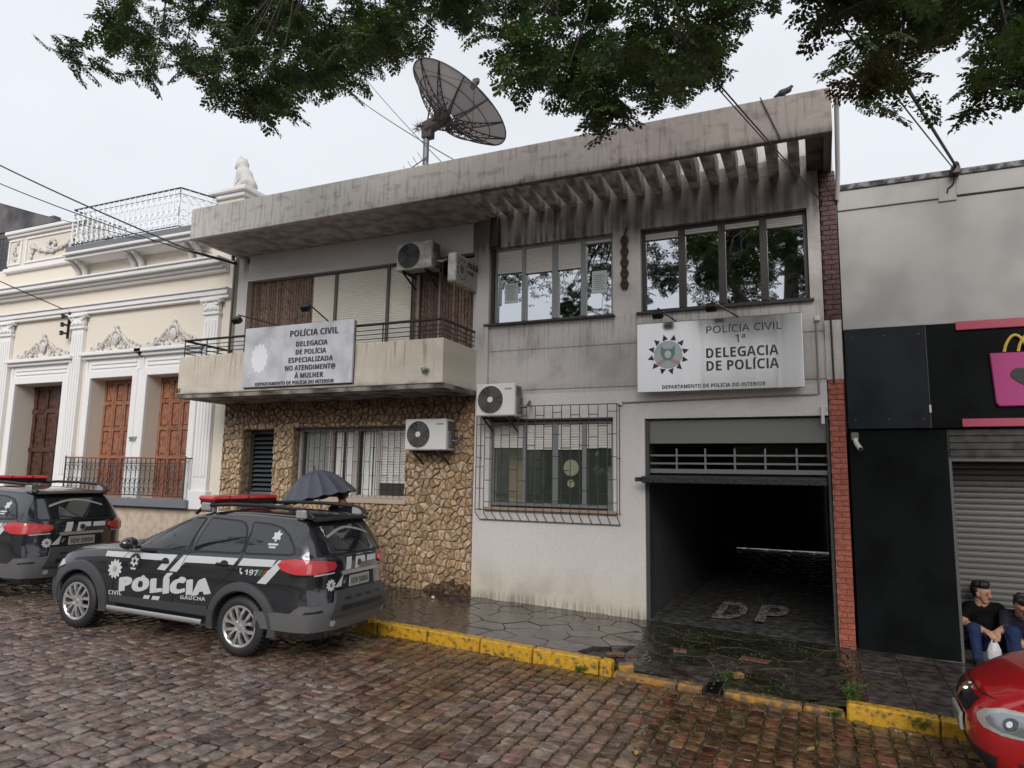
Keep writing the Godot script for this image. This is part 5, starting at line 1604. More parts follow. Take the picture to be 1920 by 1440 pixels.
func build_dish() -> void:
	var s := thing("satellite_dish", "large weathered mesh satellite dish on a mast behind the parapet", "satellite dish", "", Transform3D(Basis(), Vector3(-8.05, 6.62, -3.0)))
	var iron := mat("dish_iron", lin(0.05, 0.042, 0.04), 0.7, 0.2)
	part(s, "mast", _tube([Vector3.ZERO, Vector3(0, 3.45, 0)], 0.07, 12), mat("mast_steel", lin(0.16, 0.16, 0.17), 0.5, 0.4))
	# the bowl looks up to the right, a little away from the street
	var ax := Vector3(0.50, 0.83, -0.25).normalized()
	var sx := ax.cross(Vector3(0, 0, 1)).normalized()
	var sy := sx.cross(ax).normalized()
	var hub := Vector3(0.05, 3.55, 0.0)
	var ap := hub + ax * 0.30 + Vector3(0.36, -0.12, 0.0)
	var R := 1.30
	var at := func(a: float, r: float, lift := 0.0) -> Vector3:
		return ap + ax * (0.40 * r * r + lift) + (sx * cos(a) + sy * sin(a)) * r * R
	var meshm := []
	for k in 3:
		var m := mat("dish_mesh_%d" % k, lin([0.20, 0.15, 0.25][k], [0.165, 0.12, 0.225][k], [0.145, 0.10, 0.205][k]), 0.75, 0.1)
		m.albedo_color.a = 0.9
		m.transparency = BaseMaterial3D.TRANSPARENCY_ALPHA
		meshm.append(m)
	for k in 12:
		var a0 := TAU * k / 12.0; var a1 := TAU * (k + 1) / 12.0
		var m := MB.new()
		m.grid(4, 6, func(u: float, v: float): return at.call(lerpf(a0, a1, u), lerpf(0.10, 1.0, v)))
		part(s, "panel", m.smooth(60.0), meshm[[0, 1, 2, 1, 0, 1, 2, 0, 1, 0, 2, 1][k]])
		var tr := MB.new()      # truss rib behind each seam
		var lo := []; var hi := []
		for q in 9:
			var r := lerpf(0.10, 1.0, q / 8.0)
			hi.append(at.call(a0, r, -0.01))
			lo.append(at.call(a0, r, -0.02 - 0.30 * (1.0 - r)))
		for q in 8:
			tr.bar(hi[q], hi[q + 1], 0.014, 5); tr.bar(lo[q], lo[q + 1], 0.014, 5)
			tr.bar(lo[q], hi[q + 1], 0.008, 4)
			tr.bar(lo[q], hi[q], 0.008, 4)
		part(s, "rib", tr, iron)
	for r in [0.45, 0.75, 1.0]:
		var p := PackedVector3Array()
		for q in 49: p.append(at.call(TAU * q / 48.0, r, -0.012))
		part(s, "ring", _m_tube(p, 0.016 if r == 1.0 else 0.010), iron)
	var mt := MB.new()
	mt.tube(PackedVector3Array([hub - ax * 0.12, ap + ax * 0.02]), 0.16, 12)
	mt.box(hub + Vector3(-0.14, -0.35, -0.10), hub + Vector3(0.12, 0.05, 0.10), 0.02)
	for q in 5:
		var a := TAU * q / 5.0
		mt.bar(hub - ax * 0.1, at.call(a, 0.42, -0.05), 0.018, 5)
	part(s, "mount", mt, iron)
	var fd := ap + ax * 0.98
	var ft := MB.new()
	for q in 3: ft.bar(at.call(TAU * q / 3.0 + 0.4, 0.97), fd, 0.010, 5)
	part(s, "feed_strut", ft, iron)
	var fh := MB.new()
	fh.tube(PackedVector3Array([fd - ax * 0.10, fd + ax * 0.10]), 0.07, 10)
	fh.box(fd + Vector3(-0.04, 0.02, -0.05), fd + Vector3(0.12, 0.14, 0.05), 0.02)
	part(s, "feed", fh, mat("feed_grey", lin(0.06, 0.065, 0.07), 0.6))
	# small rod aerial on the mast
	var ar := thing("rod_aerial", "small rod aerial clamped to the dish mast", "aerial", "", Transform3D(Basis(), Vector3(-8.05, 9.05, -2.92)))
	part(ar, "boom", _tube([Vector3(0.12, 0.3, 0.0), Vector3(-0.45, -0.05, 0.1)], 0.012, 6), iron)
	for k in 4:
		var c := Vector3(0.12, 0.3, 0).lerp(Vector3(-0.45, -0.05, 0.1), 0.25 + k * 0.22)
		part(ar, "rod", _tube([c + Vector3(0.14, -0.22, 0.0) * (1 - 0.1 * k), c - Vector3(0.14, -0.22, 0.0) * (1 - 0.1 * k)], 0.006, 5), iron)
	# a tuft of air plants at the hub
	var tf := MB.new()
	for q in 90:
		var d := Vector3(rr(-1, 1), rr(-0.7, 1), rr(-1, 1)).normalized()
		var b := Vector3(-8.22, 10.1, -2.95) + d * 0.04
		var e := b + d * rr(0.12, 0.24)
		var w := d.cross(Vector3(rr(-1, 1), rr(-1, 1), 0.3)).normalized() * 0.008
		tf.tri(b - w, b + w, e)
	whole("air_plant", "tuft of grey green air plants growing on the dish mount", "air plant", tf, mat("air_plant_leaf", lin(0.07, 0.075, 0.035), 0.8))

func _m_tube(p: PackedVector3Array, r: float) -> MB:
	var m := MB.new()
	m.tube(p, r, 6)
	return m

# ------------------------------------------------------------------ cars
class Body:
	# a car body as cross-sections along its length: x forward from the rear axle, y up, z to the right
	var x_front := 3.27
	var x_rear := -0.98
	var top := []      # [x, y] of the roof line along the middle
	var belt := []     # waist line
	var half := []     # half width
	var roofw := []    # half width of the roof edge
	var back := []     # [y, x] of the tail seen from the side
	var nose := []     # [y, x] of the nose
	var corner_r := 0.16
	var corner_f := 0.24
	var yb := 0.24
	var wheels := [0.0, 2.465]
	var arch := 0.385
	static func at(a: Array, x: float) -> float:
		var k := a.size()
		if x <= a[0][0]: return a[0][1]
		if x >= a[k - 1][0]: return a[k - 1][1]
		for i in k - 1:
			if x <= a[i + 1][0]:
				var p0: Array = a[maxi(i - 1, 0)]; var p1: Array = a[i]; var p2: Array = a[i + 1]; var p3: Array = a[mini(i + 2, k - 1)]
				var h: float = p2[0] - p1[0]
				var m1: float = (p2[1] - p0[1]) / maxf(p2[0] - p0[0], 1e-4) * h
				var m2: float = (p3[1] - p1[1]) / maxf(p3[0] - p1[0], 1e-4) * h
				var u: float = (x - p1[0]) / h
				return (2 * u * u * u - 3 * u * u + 1) * p1[1] + (u * u * u - 2 * u * u + u) * m1 + (-2 * u * u * u + 3 * u * u) * p2[1] + (u * u * u - u * u) * m2
		return 0.0
	func sec(n: float) -> PackedVector2Array:     # z, y from the middle of the floor to the middle of the roof
		var w := at(half, n); var b := at(belt, n); var tp := at(top, n); var wr := at(roofw, n)
		var g := maxf(tp - b, 0.03)
		var cr := minf(0.085, g * 0.6)
		var p := PackedVector2Array([Vector2(0, yb), Vector2(w * 0.5, yb), Vector2(w * 0.90, yb), Vector2(w * 0.97, yb + 0.06)])
		var y0 := yb + 0.06
		for e in [[0.2, 0.992], [0.4, 1.0], [0.6, 1.0], [0.78, 0.988], [0.90, 0.970], [1.0, 0.945]]:
			p.append(Vector2(w * e[1], lerpf(y0, b, e[0])))
		var yc := b + g - cr
		for k in 6:
			var u := (k + 0.3) / 5.3
			var z := lerpf(w * 0.94, wr, u) + 0.022 * sin(PI * u) * minf(1.0, g * 3.0)
			p.append(Vector2(z, lerpf(b + 0.004, yc, u)))
		p.append(Vector2(wr - 0.018, yc + cr * 0.5)); p.append(Vector2(wr - 0.06, yc + cr * 0.8)); p.append(Vector2(wr - 0.14, yc + cr * 0.95))
		p.append(Vector2(wr * 0.5, yc + cr + 0.012)); p.append(Vector2(0, yc + cr + 0.018))
		return p
	func disp(n: float, y: float, z: float, w: float) -> float:
		var e := 0.0
		var kr := clampf((-0.15 - n) / (-0.15 - x_rear), 0.0, 1.0)
		var q := pow(clampf(absf(z) / maxf(w, 0.1), 0.0, 1.0), 4.0)
		if kr > 0.0: e += kr * kr * (at(back, y) + corner_r * q - x_rear)
		var kf := clampf((n - (x_front - 0.75)) / 0.75, 0.0, 1.0)
		if kf > 0.0: e += kf * kf * (at(nose, y) - corner_f * q - x_front)
		return e
	func point(n: float, s: Vector2, sg: float, w: float) -> Vector3:
		return Vector3(n + disp(n, s.y, s.x, w), s.y, s.x * sg)
	func z_sec(n: float, y: float) -> float:
		var p := sec(n)
		for i in range(3, p.size() - 1):
			if y <= p[i + 1].y:
				var u := clampf((y - p[i].y) / maxf(p[i + 1].y - p[i].y, 1e-4), 0.0, 1.0)
				return lerpf(p[i].x, p[i + 1].x, u)
		return 0.0
	func z_at(x: float, y: float) -> float:
		var n := x
		var z := 0.0
		for k in 6:
			z = z_sec(n, y)
			n = clampf(x - disp(n, y, z, at(half, n)), x_rear, x_front)
		return z
	func side(x: float, y: float, sg: float, off: float) -> Vector3:
		var z := z_at(x, y)
		var e := 0.012
		var dy := Vector2(z_at(x, y + e) - z_at(x, y - e), 2 * e).normalized()
		return Vector3(x, y - sg * 0.0 + off * -dy.x, sg * (z + off * dy.y))
	var rings := {}
	func ring(y: float, rear: bool) -> Array:   # outline at height y round the tail (or nose): points and arc length from the middle
		var key := "%d %s" % [int(round(y * 250.0)), rear]
		if rings.has(key): return rings[key]
		var pts := PackedVector3Array()
		var xe := x_rear if rear else x_front
		var we := at(half, xe)
		var ze := z_sec(xe, y)
		for i in 13:
			var z := ze * i / 12.0
			pts.append(Vector3(xe + disp(xe, y, z, we), y, z))
		for i in range(1, 21):
			var n := xe + (1.35 if rear else -1.2) * i / 20.0
			var z := z_sec(n, y)
			pts.append(Vector3(n + disp(n, y, z, at(half, n)), y, z))
		var s := PackedFloat32Array([0.0])
		for i in range(1, pts.size()): s.append(s[i - 1] + pts[i].distance_to(pts[i - 1]))
		rings[key] = [pts, s]
		return rings[key]
	func wrap(u: float, y: float, rear: bool, off: float) -> Vector3:    # u: along the outline, positive to the right of the car
		var r := ring(y, rear)
		var pts: PackedVector3Array = r[0]; var s: PackedFloat32Array = r[1]
		var d := absf(u)
		var i := 0
		while i < s.size() - 2 and s[i + 1] < d: i += 1
		var t := clampf((d - s[i]) / maxf(s[i + 1] - s[i], 1e-5), 0.0, 1.0)
		var p := pts[i].lerp(pts[i + 1], t)
		var g := pts[mini(i + 2, s.size() - 1)] - pts[maxi(i - 1, 0)]
		var nn := Vector3(-g.z, 0, g.x).normalized() if rear else Vector3(g.z, 0, -g.x).normalized()
		if (nn.x > 0.0 and rear and i < 10) or (nn.x < 0.0 and not rear and i < 10): nn = -nn
		if nn.z < -0.05: nn = -nn
		p += nn * off
		if u < 0.0: p.z = -p.z
		return p
	func shell() -> MB:
		var m := MB.new()
		var ns := []
		var n := x_rear
		while n < x_front - 0.001:
			ns.append(n)
			n += 0.03 if (n < -0.5 or n > 2.5) else 0.06
		ns.append(x_front)
		var rows := []
		for e in ns:
			var fine := PackedVector2Array()
			var s := sec(e)
			for i in s.size() - 1:
				var sub := 3 if i >= 3 and i < 9 else 1
				for q in sub: fine.append(s[i].lerp(s[i + 1], float(q) / sub))
			fine.append(s[s.size() - 1])
			var row := []
			for p in fine: row.append(point(e, p, 1.0, at(half, e)))
			rows.append(row)
		for i in rows.size() - 1:
			for j in rows[0].size() - 1:
				var a: Vector3 = rows[i][j]; var b: Vector3 = rows[i + 1][j]; var c: Vector3 = rows[i + 1][j + 1]; var d: Vector3 = rows[i][j + 1]
				var mid := (a + b + c + d) * 0.25
				var open := false
				for wx in wheels:
					if Vector2(mid.x - wx, mid.y - 0.31).length() < arch and mid.z > 0.35: open = true
				if open: continue
				m.quad(a, d, c, b)
				var f := Vector3(1, 1, -1)
				m.quad(a * f, b * f, c * f, d * f)
		# close the tail and the nose
		for e in [[0, -1.0], [rows.size() - 1, 1.0]]:
			var row: Array = rows[e[0]]
			var xe: float = x_rear if e[1] < 0.0 else x_front
			var w := at(half, xe)
			var lv := []
			for p in row: lv.append(p)
			for j in range(2, lv.size() - 1):
				for sg in [1.0, -1.0]:
					var pa: Vector3 = lv[j]; var pb: Vector3 = lv[j + 1]
					for q in 8:
						var u0 := q / 8.0; var u1 := (q + 1) / 8.0
						var P := func(p: Vector3, u: float) -> Vector3: return Vector3(xe + disp(xe, p.y, p.z * u, w), p.y, p.z * u * sg)
						var a: Vector3 = P.call(pa, u0); var b: Vector3 = P.call(pa, u1); var c: Vector3 = P.call(pb, u1); var d: Vector3 = P.call(pb, u0)
						if (sg > 0.0) == (e[1] < 0.0): m.quad(a, d, c, b)
						else: m.quad(a, b, c, d)
		return m.smooth(35.0)

func subdivide(poly: PackedVector2Array, step: float) -> Array:    # triangles of the polygon cut along a square net
	var lo := poly[0]; var hi := poly[0]
	for p in poly:
		lo = lo.min(p); hi = hi.max(p)
	var out := []
	for i in range(int(floor(lo.x / step)), int(ceil(hi.x / step))):
		for j in range(int(floor(lo.y / step)), int(ceil(hi.y / step))):
			var a := Vector2(i, j) * step
			for q in Geometry2D.intersect_polygons(poly, PackedVector2Array([a, a + Vector2(step, 0), a + Vector2(step, step), a + Vector2(0, step)])):
				var id := Geometry2D.triangulate_polygon(q)
				for k in range(0, id.size(), 3): out.append([q[id[k]], q[id[k + 1]], q[id[k + 2]]])
	return out

func skin(poly: PackedVector2Array, f: Callable, off: float, flip: bool, step := 0.05, skirt := 0.0) -> MB:
	# a panel laid on the body: f(p, off) places a point; flip when the map turns the polygon over
	var m := MB.new()
	for t in subdivide(poly, step):
		var a: Vector2 = t[0]; var b: Vector2 = t[1]; var c: Vector2 = t[2]
		if ((b - a).cross(c - a) < 0.0) != flip:
			var q := b; b = c; c = q
		m.tri(f.call(a, off), f.call(b, off), f.call(c, off))
	if skirt > 0.0:
		var pl := poly.duplicate()
		if Geometry2D.is_polygon_clockwise(pl) != flip: pl.reverse()
		for i in pl.size():
			var a: Vector2 = pl[i]; var b: Vector2 = pl[(i + 1) % pl.size()]
			var k := maxi(1, int(a.distance_to(b) / step))
			for q in k:
				var p0 := a.lerp(b, float(q) / k); var p1 := a.lerp(b, float(q + 1) / k)
				m.quad(f.call(p0, off - skirt), f.call(p1, off - skirt), f.call(p1, off), f.call(p0, off))
	return m.smooth(35.0)

func text_on(s: String, height: float, width: float, slant: float, fat: float, f: Callable, off: float) -> MB:
	# lettering that follows the body; f takes (right, up) from the middle of the word
	var tm := text_mesh(s, height, true, slant, fat, 0.002)
	var bb := tm.get_aabb()
	var m := MB.new()
	var a := tm.surface_get_arrays(0)
	var vs: PackedVector3Array = a[Mesh.ARRAY_VERTEX]
	var ids: PackedInt32Array = a[Mesh.ARRAY_INDEX] if a[Mesh.ARRAY_INDEX] != null else PackedInt32Array(range(vs.size()))
	var c := bb.get_center()
	for i in range(0, ids.size(), 3):
		var p := []
		var front := true
		for k in 3:
			var q := vs[ids[i + k]] - c
			if q.z < 0.0: front = false
			p.append(Vector2(q.x * width / bb.size.x, q.y * height / bb.size.y))
		if not front: continue
		m.tri(f.call(p[0], off), f.call(p[2], off), f.call(p[1], off))
	return m

func flower(c: Vector2, r: float, petals: int, deep: float) -> PackedVector2Array:
	var p := PackedVector2Array()
	for k in petals * 6:
		var a := TAU * k / (petals * 6.0)
		p.append(c + Vector2(cos(a), sin(a)) * r * (1.0 - deep * (0.5 + 0.5 * cos(a * petals))))
	return p

func wheel_into(car: Node3D, at: Vector3, out: float, tyre_r: float, rim_r: float) -> void:
	# out: +1 for the right side, -1 for the left
	var w := empty_part(car, "wheel")
	w.transform = Transform3D(Basis(Vector3.RIGHT, PI / 2 * out), at)     # local y points outwards
	var hw := 0.10
	var ty := MB.new()
	ty.lathe([Vector2(rim_r, -hw), Vector2(tyre_r - 0.03, -hw), Vector2(tyre_r - 0.006, -hw + 0.025), Vector2(tyre_r, -hw + 0.05), Vector2(tyre_r, hw - 0.05), Vector2(tyre_r - 0.006, hw - 0.025), Vector2(tyre_r - 0.03, hw - 0.004), Vector2(tyre_r - 0.055, hw + 0.004), Vector2(rim_r + 0.008, hw - 0.002), Vector2(rim_r, hw - 0.012)], 40)
	for k in 40:
		var a := TAU * k / 40.0
		for g in [[-0.04, 0.0], [0.04, 0.08]]:
			ty.beam(Vector3(sin(a + g[1]) * (tyre_r - 0.001), g[0] - 0.03, cos(a + g[1]) * (tyre_r - 0.001)), Vector3(sin(a + g[1] + 0.05) * (tyre_r - 0.001), g[0] + 0.03, cos(a + g[1] + 0.05) * (tyre_r - 0.001)), 0.03, 0.006)
	part(w, "tyre", ty.smooth(35.0), mat("tyre_rubber", lin(0.018, 0.018, 0.018), 0.6))
	var alloy := mat("alloy", lin(0.60, 0.60, 0.60), 0.28, 0.75)
	var rm := MB.new()
	rm.lathe([Vector2(rim_r - 0.03, 0.0), Vector2(rim_r - 0.028, hw - 0.02), Vector2(rim_r - 0.012, hw - 0.006), Vector2(rim_r, hw - 0.008), Vector2(rim_r + 0.004, hw - 0.016)], 40)
	part(w, "rim", rm.smooth(40.0), alloy)
	var sp := MB.new()
	for k in 6:
		for s in [-1.0, 1.0]:
			var a := TAU * k / 6.0
			var a1: float = a + s * 0.10; var a2: float = a + s * 0.30
			var p0 := Vector3(sin(a1) * 0.05, hw - 0.028, cos(a1) * 0.05)
			var pm := Vector3(sin(a + s * 0.19) * rim_r * 0.6, hw - 0.018, cos(a + s * 0.19) * rim_r * 0.6)
			var p1 := Vector3(sin(a2 * 1.0) * (rim_r - 0.02), hw - 0.026, cos(a2) * (rim_r - 0.02))
			sp.beam(p0, pm, 0.028, 0.03); sp.beam(pm, p1, 0.034, 0.03)
	part(w, "spokes", sp, alloy)
	var hb := MB.new()
	hb.lathe([Vector2(0.0, hw - 0.008), Vector2(0.026, hw - 0.010), Vector2(0.032, hw - 0.02), Vector2(0.068, hw - 0.022), Vector2(0.075, hw - 0.04)].map(func(e): return e), 24)
	for i in hb.n.size(): hb.n[i] = hb.n[i]
	part(w, "hub", hb, alloy)
	var dk := MB.new()
	dk.lathe([Vector2(rim_r - 0.02, 0.0), Vector2(0.0, 0.0)], 28)
	part(w, "brake", dk, mat("brake_dark", lin(0.015, 0.015, 0.016), 0.6))

func palio() -> Body:
	var b := Body.new()
	b.top = [[-0.98, 1.475], [-0.75, 1.495], [-0.4, 1.52], [0.0, 1.525], [0.4, 1.515], [0.8, 1.48], [1.05, 1.42], [1.4, 1.26], [1.75, 1.09], [1.9, 1.045], [2.2, 1.01], [2.6, 0.955], [2.95, 0.88], [3.15, 0.80], [3.27, 0.72]]
	b.belt = [[-0.98, 1.12], [-0.6, 1.105], [0.1, 1.06], [1.0, 1.02], [1.7, 0.975], [2.2, 0.945], [2.6, 0.89], [2.95, 0.81], [3.27, 0.66]]
	b.half = [[-0.98, 0.755], [-0.7, 0.80], [-0.2, 0.815], [0.6, 0.82], [1.6, 0.82], [2.3, 0.815], [2.8, 0.79], [3.1, 0.74], [3.27, 0.68]]
	b.roofw = [[-0.98, 0.57], [0.0, 0.595], [0.9, 0.59], [1.3, 0.62], [1.8, 0.68], [2.6, 0.68], [3.0, 0.64], [3.27, 0.56]]
	b.back = [[0.2, -0.90], [0.33, -0.955], [0.5, -0.985], [0.62, -0.975], [0.75, -0.945], [0.95, -0.935], [1.08, -0.905], [1.2, -0.83], [1.35, -0.72], [1.45, -0.635], [1.52, -0.60]]
	b.nose = [[0.2, 3.16], [0.35, 3.26], [0.5, 3.28], [0.65, 3.24], [0.75, 3.18], [0.9, 3.1]]
	return b

func police_car(label: String, at: Transform3D) -> Node3D:
	var b := palio()
	var car := thing("police_car", label, "car", "black police cars parked along the kerb", at)
	var paint := mat("car_black", lin(0.010, 0.011, 0.015), 0.16, 0.0, 0.6)
	paint.clearcoat_enabled = true; paint.clearcoat = 1.0; paint.clearcoat_roughness = 0.04
	var plastic := speckle(mat("car_plastic", lin(0.050, 0.052, 0.056), 0.48), 501, 0.85, 1.1, 0.05, 3.0)
	var trim := mat("car_trim", lin(0.008, 0.008, 0.009), 0.5)
	var glass := mat("car_glass", lin(0.012, 0.014, 0.017), 0.02, 0.0, 0.9)
	var decal := mat("car_decal", lin(0.52, 0.54, 0.54), 0.35)
	var silver := mat("car_silver", lin(0.45, 0.45, 0.45), 0.35, 0.6)
	part(car, "body", b.shell(), paint)
	for sg in [-1.0, 1.0]:
		var f := func(p: Vector2, off: float) -> Vector3: return b.side(p.x, p.y, sg, off)
		var flip: bool = sg < 0.0
		var lay := func(parent: Node3D, called: String, pts: Array, off: float, m: Material, skirt := 0.0): return part(parent, called, skin(PackedVector2Array(pts), f, off, flip, 0.05, skirt), m)
		# side windows: rubber, then glass
		var W := [[Vector2(1.60, 1.01), Vector2(0.88, 1.05), Vector2(0.82, 1.395), Vector2(0.98, 1.385), Vector2(1.15, 1.31), Vector2(1.36, 1.18), Vector2(1.57, 1.04)],
			[Vector2(0.78, 1.055), Vector2(0.13, 1.085), Vector2(0.10, 1.12), Vector2(0.10, 1.22), Vector2(0.16, 1.34), Vector2(0.22, 1.385), Vector2(0.30, 1.40), Vector2(0.72, 1.405)],
			[Vector2(0.05, 1.09), Vector2(-0.55, 1.125), Vector2(-0.58, 1.14), Vector2(-0.55, 1.19), Vector2(-0.44, 1.30), Vector2(-0.32, 1.365), Vector2(-0.15, 1.395), Vector2(0.09, 1.40), Vector2(0.05, 1.30)]]
		for w in W:
			var poly := PackedVector2Array(w)
			var big := Geometry2D.offset_polygon(poly, 0.022, Geometry2D.JOIN_ROUND)[0]
			var win := empty_part(car, "window")
			part(win, "rubber", skin(big, f, 0.002, flip, 0.05), trim)
			part(win, "pane", skin(poly, f, 0.005, flip, 0.05), glass)
		# sticker on the rear side window
		lay.call(car, "sticker", Array(flower(Vector2(-0.30, 1.29), 0.062, 6, 0.4)), 0.008, decal)
		lay.call(car, "sticker", [Vector2(-0.22, 1.21), Vector2(-0.35, 1.215), Vector2(-0.35, 1.195), Vector2(-0.22, 1.19)], 0.008, decal)
		lay.call(car, "sticker", [Vector2(-0.24, 1.18), Vector2(-0.33, 1.183), Vector2(-0.33, 1.165), Vector2(-0.24, 1.162)], 0.008, decal)
		# white bands
		for e in [[Vector2(2.10, 0.935), Vector2(0.99, 0.985), Vector2(1.13, 0.80), Vector2(1.25, 0.80), Vector2(1.17, 0.905), Vector2(2.10, 0.875)],
			[Vector2(0.90, 0.99), Vector2(0.12, 1.025), Vector2(0.17, 0.95), Vector2(0.86, 0.915), Vector2(0.955, 0.80), Vector2(1.07, 0.80)],
			[Vector2(0.06, 1.03), Vector2(-0.38, 1.05), Vector2(-0.35, 0.975), Vector2(0.11, 0.95)],
			[Vector2(-0.42, 1.05), Vector2(-0.53, 1.055), Vector2(-0.30, 0.79), Vector2(-0.18, 0.79)],
			[Vector2(1.40, 0.495), Vector2(1.31, 0.50), Vector2(1.33, 0.455), Vector2(1.42, 0.45)], [Vector2(1.27, 0.50), Vector2(1.16, 0.505), Vector2(1.18, 0.46), Vector2(1.29, 0.455)]]:
			lay.call(car, "white_band", e, 0.003, decal)
		# writing: runs to the right as one looks at this side
		var tw := func(s: String, h: float, w: float, c: Vector2, slope: float, slant: float, fat: float):
			var g := func(p: Vector2, off: float) -> Vector3:
				var q := p.rotated(slope)
				return b.side(c.x + sg * q.x, c.y + q.y, sg, off)
			var all := text_on(s, h, w, slant, fat, g, 0.004)
			if fat > 0.0:        # heavier strokes
				for e in [[0.012, 0.004, 0.0044], [-0.012, -0.003, 0.0048], [0.0, 0.008, 0.0052]]:
					all.add(text_on(s, h, w, slant, fat, func(p: Vector2, off: float) -> Vector3: return g.call(p + Vector2(e[0], e[1]), off), e[2]))
			return part(car, "lettering", all, decal)
		tw.call("POLÍCIA", 0.235, 1.36, Vector2(1.12, 0.655), 0.065, 0.22, 0.9)
		tw.call("CIVIL", 0.05, 0.21, Vector2(1.86, 0.475), 0.05, 0.1, 0.0)
		tw.call("GAÚCHA", 0.055, 0.36, Vector2(0.68, 0.545), 0.05, 0.1, 0.0)
		tw.call("197", 0.065, 0.18, Vector2(-0.09, 0.895), 0.04, 0.25, 0.0)
		var bow := MB.new()      # handset sign before the number
		lay.call(car, "phone_sign", [Vector2(0.075, 0.92), Vector2(0.055, 0.93), Vector2(0.05, 0.915), Vector2(0.06, 0.905), Vector2(0.045, 0.885), Vector2(0.03, 0.885), Vector2(0.025, 0.87), Vector2(0.045, 0.86), Vector2(0.065, 0.88)], 0.004, decal)
		lay.call(car, "flag", [Vector2(-0.20, 0.935), Vector2(-0.25, 0.935), Vector2(-0.215, 0.87), Vector2(-0.165, 0.87)], 0.004, mat("flag_green", lin(0.02, 0.12, 0.05), 0.4))
		lay.call(car, "flag", [Vector2(-0.26, 0.93), Vector2(-0.29, 0.93), Vector2(-0.255, 0.865), Vector2(-0.225, 0.865)], 0.004, mat("flag_red", lin(0.35, 0.02, 0.02), 0.4))
		lay.call(car, "flag", [Vector2(-0.30, 0.935), Vector2(-0.33, 0.935), Vector2(-0.295, 0.86), Vector2(-0.265, 0.86)], 0.004, decal)
		lay.call(car, "star_emblem", Array(flower(Vector2(1.90, 0.745), 0.115, 12, 0.26)), 0.005, decal)
		lay.call(car, "star_emblem", Array(flower(Vector2(1.90, 0.745), 0.035, 6, 0.1)), 0.007, mat("emblem_ring", lin(0.30, 0.31, 0.25), 0.5))
		lay.call(car, "round_emblem", Array(flower(Vector2(1.615, 0.85), 0.095, 8, 0.0)), 0.0055, trim)
		lay.call(car, "round_emblem", Array(flower(Vector2(1.615, 0.86), 0.065, 6, 0.4)), 0.0075, decal)
		lay.call(car, "round_emblem", Array(flower(Vector2(1.615, 0.86), 0.022, 6, 0.0)), 0.009, trim)
		lay.call(car, "round_emblem", [Vector2(1.66, 0.785), Vector2(1.57, 0.785), Vector2(1.58, 0.765), Vector2(1.65, 0.765)], 0.0075, decal)
		# door joints and handles
		var joint := func(pts: Array):
			for i in pts.size() - 1:
				var a: Vector2 = pts[i]; var c: Vector2 = pts[i + 1]
				var o := (c - a).orthogonal().normalized() * 0.004
				lay.call(car, "door_joint", [a - o, c - o, c + o, a + o], 0.0035, trim)
		joint.call([Vector2(0.84, 1.44), Vector2(0.83, 1.05), Vector2(0.95, 0.75), Vector2(0.99, 0.36)])
		joint.call([Vector2(1.72, 0.98), Vector2(1.88, 0.80), Vector2(1.93, 0.38)])
		joint.call([Vector2(0.075, 1.42), Vector2(0.085, 1.06), Vector2(0.20, 0.86), Vector2(0.36, 0.72)])
		for hx in [[1.17, 0.895], [0.32, 0.945]]:
			var hd := MB.new()
			var c: Vector3 = b.side(hx[0], hx[1], sg, 0.0)
			hd.xf = Transform3D(Basis(Vector3.BACK, -0.04), c)
			hd.box(Vector3(-0.085, -0.016, -0.032 if sg < 0 else 0.006), Vector3(0.085, 0.016, -0.006 if sg < 0 else 0.032), 0.01)
			hd.ball(Vector3(-0.02, 0, 0), Vector3(0.06, 0.045, 0.008), 12, 6)
			part(car, "door_handle", hd.smooth(40.0), trim)
		# lower cladding, silver sill, arch flares
		lay.call(car, "cladding", [Vector2(1.95, 0.37), Vector2(1.95, 0.445), Vector2(0.47, 0.475), Vector2(0.45, 0.37)], 0.012, plastic, 0.012)
		var sill := MB.new()
		sill.grid(12, 5, func(u: float, v: float):
			var a := lerpf(-0.6, 2.2, v)
			return Vector3(lerpf(0.5, 1.93, u), 0.305 - 0.045 * cos(a), sg * (0.80 + 0.06 * sin(a))))
		part(car, "sill_bar", sill.smooth(60.0), silver)
		for wi in 2:
			var wx: float = b.wheels[wi]
			var fl := MB.new()
			var outer := 0.475 if wi == 0 else 0.49
			var rr0 := 0.372
			fl.grid(36, 5, func(u: float, v: float):
				var a := lerpf(-0.25, PI + 0.25, u)
				var r: float = [outer, outer - 0.012, lerpf(outer, rr0, 0.5), rr0 + 0.012, rr0, rr0 - 0.004][int(round(v * 5))]
				var lift: float = [0.002, 0.024, 0.036, 0.040, 0.028, -0.12][int(round(v * 5))]
				var x := wx + cos(a) * r
				var y := maxf(0.31 + sin(a) * r, 0.245)
				var z := b.z_at(clampf(x, b.x_rear + 0.1, b.x_front - 0.35), clampf(y, 0.32, 0.9))
				return Vector3(x, y, sg * (z + lift)))
			part(car, "wheel_arch", fl.smooth(38.0), plastic)
			wheel_into(car, Vector3(wx, 0.312, sg * 0.735), sg, 0.315, 0.222)
		# mirror
		var mi := MB.new()
		mi.ball(Vector3(1.60, 1.075, sg * 0.93), Vector3(0.085, 0.075, 0.11), 14, 10)
		mi.box(Vector3(1.56, 1.01, minf(sg * 0.78, sg * 0.88)), Vector3(1.64, 1.05, maxf(sg * 0.78, sg * 0.88)), 0.01)
		part(car, "mirror", mi.smooth(50.0), paint)
		# roof rail
		var rl := MB.new()
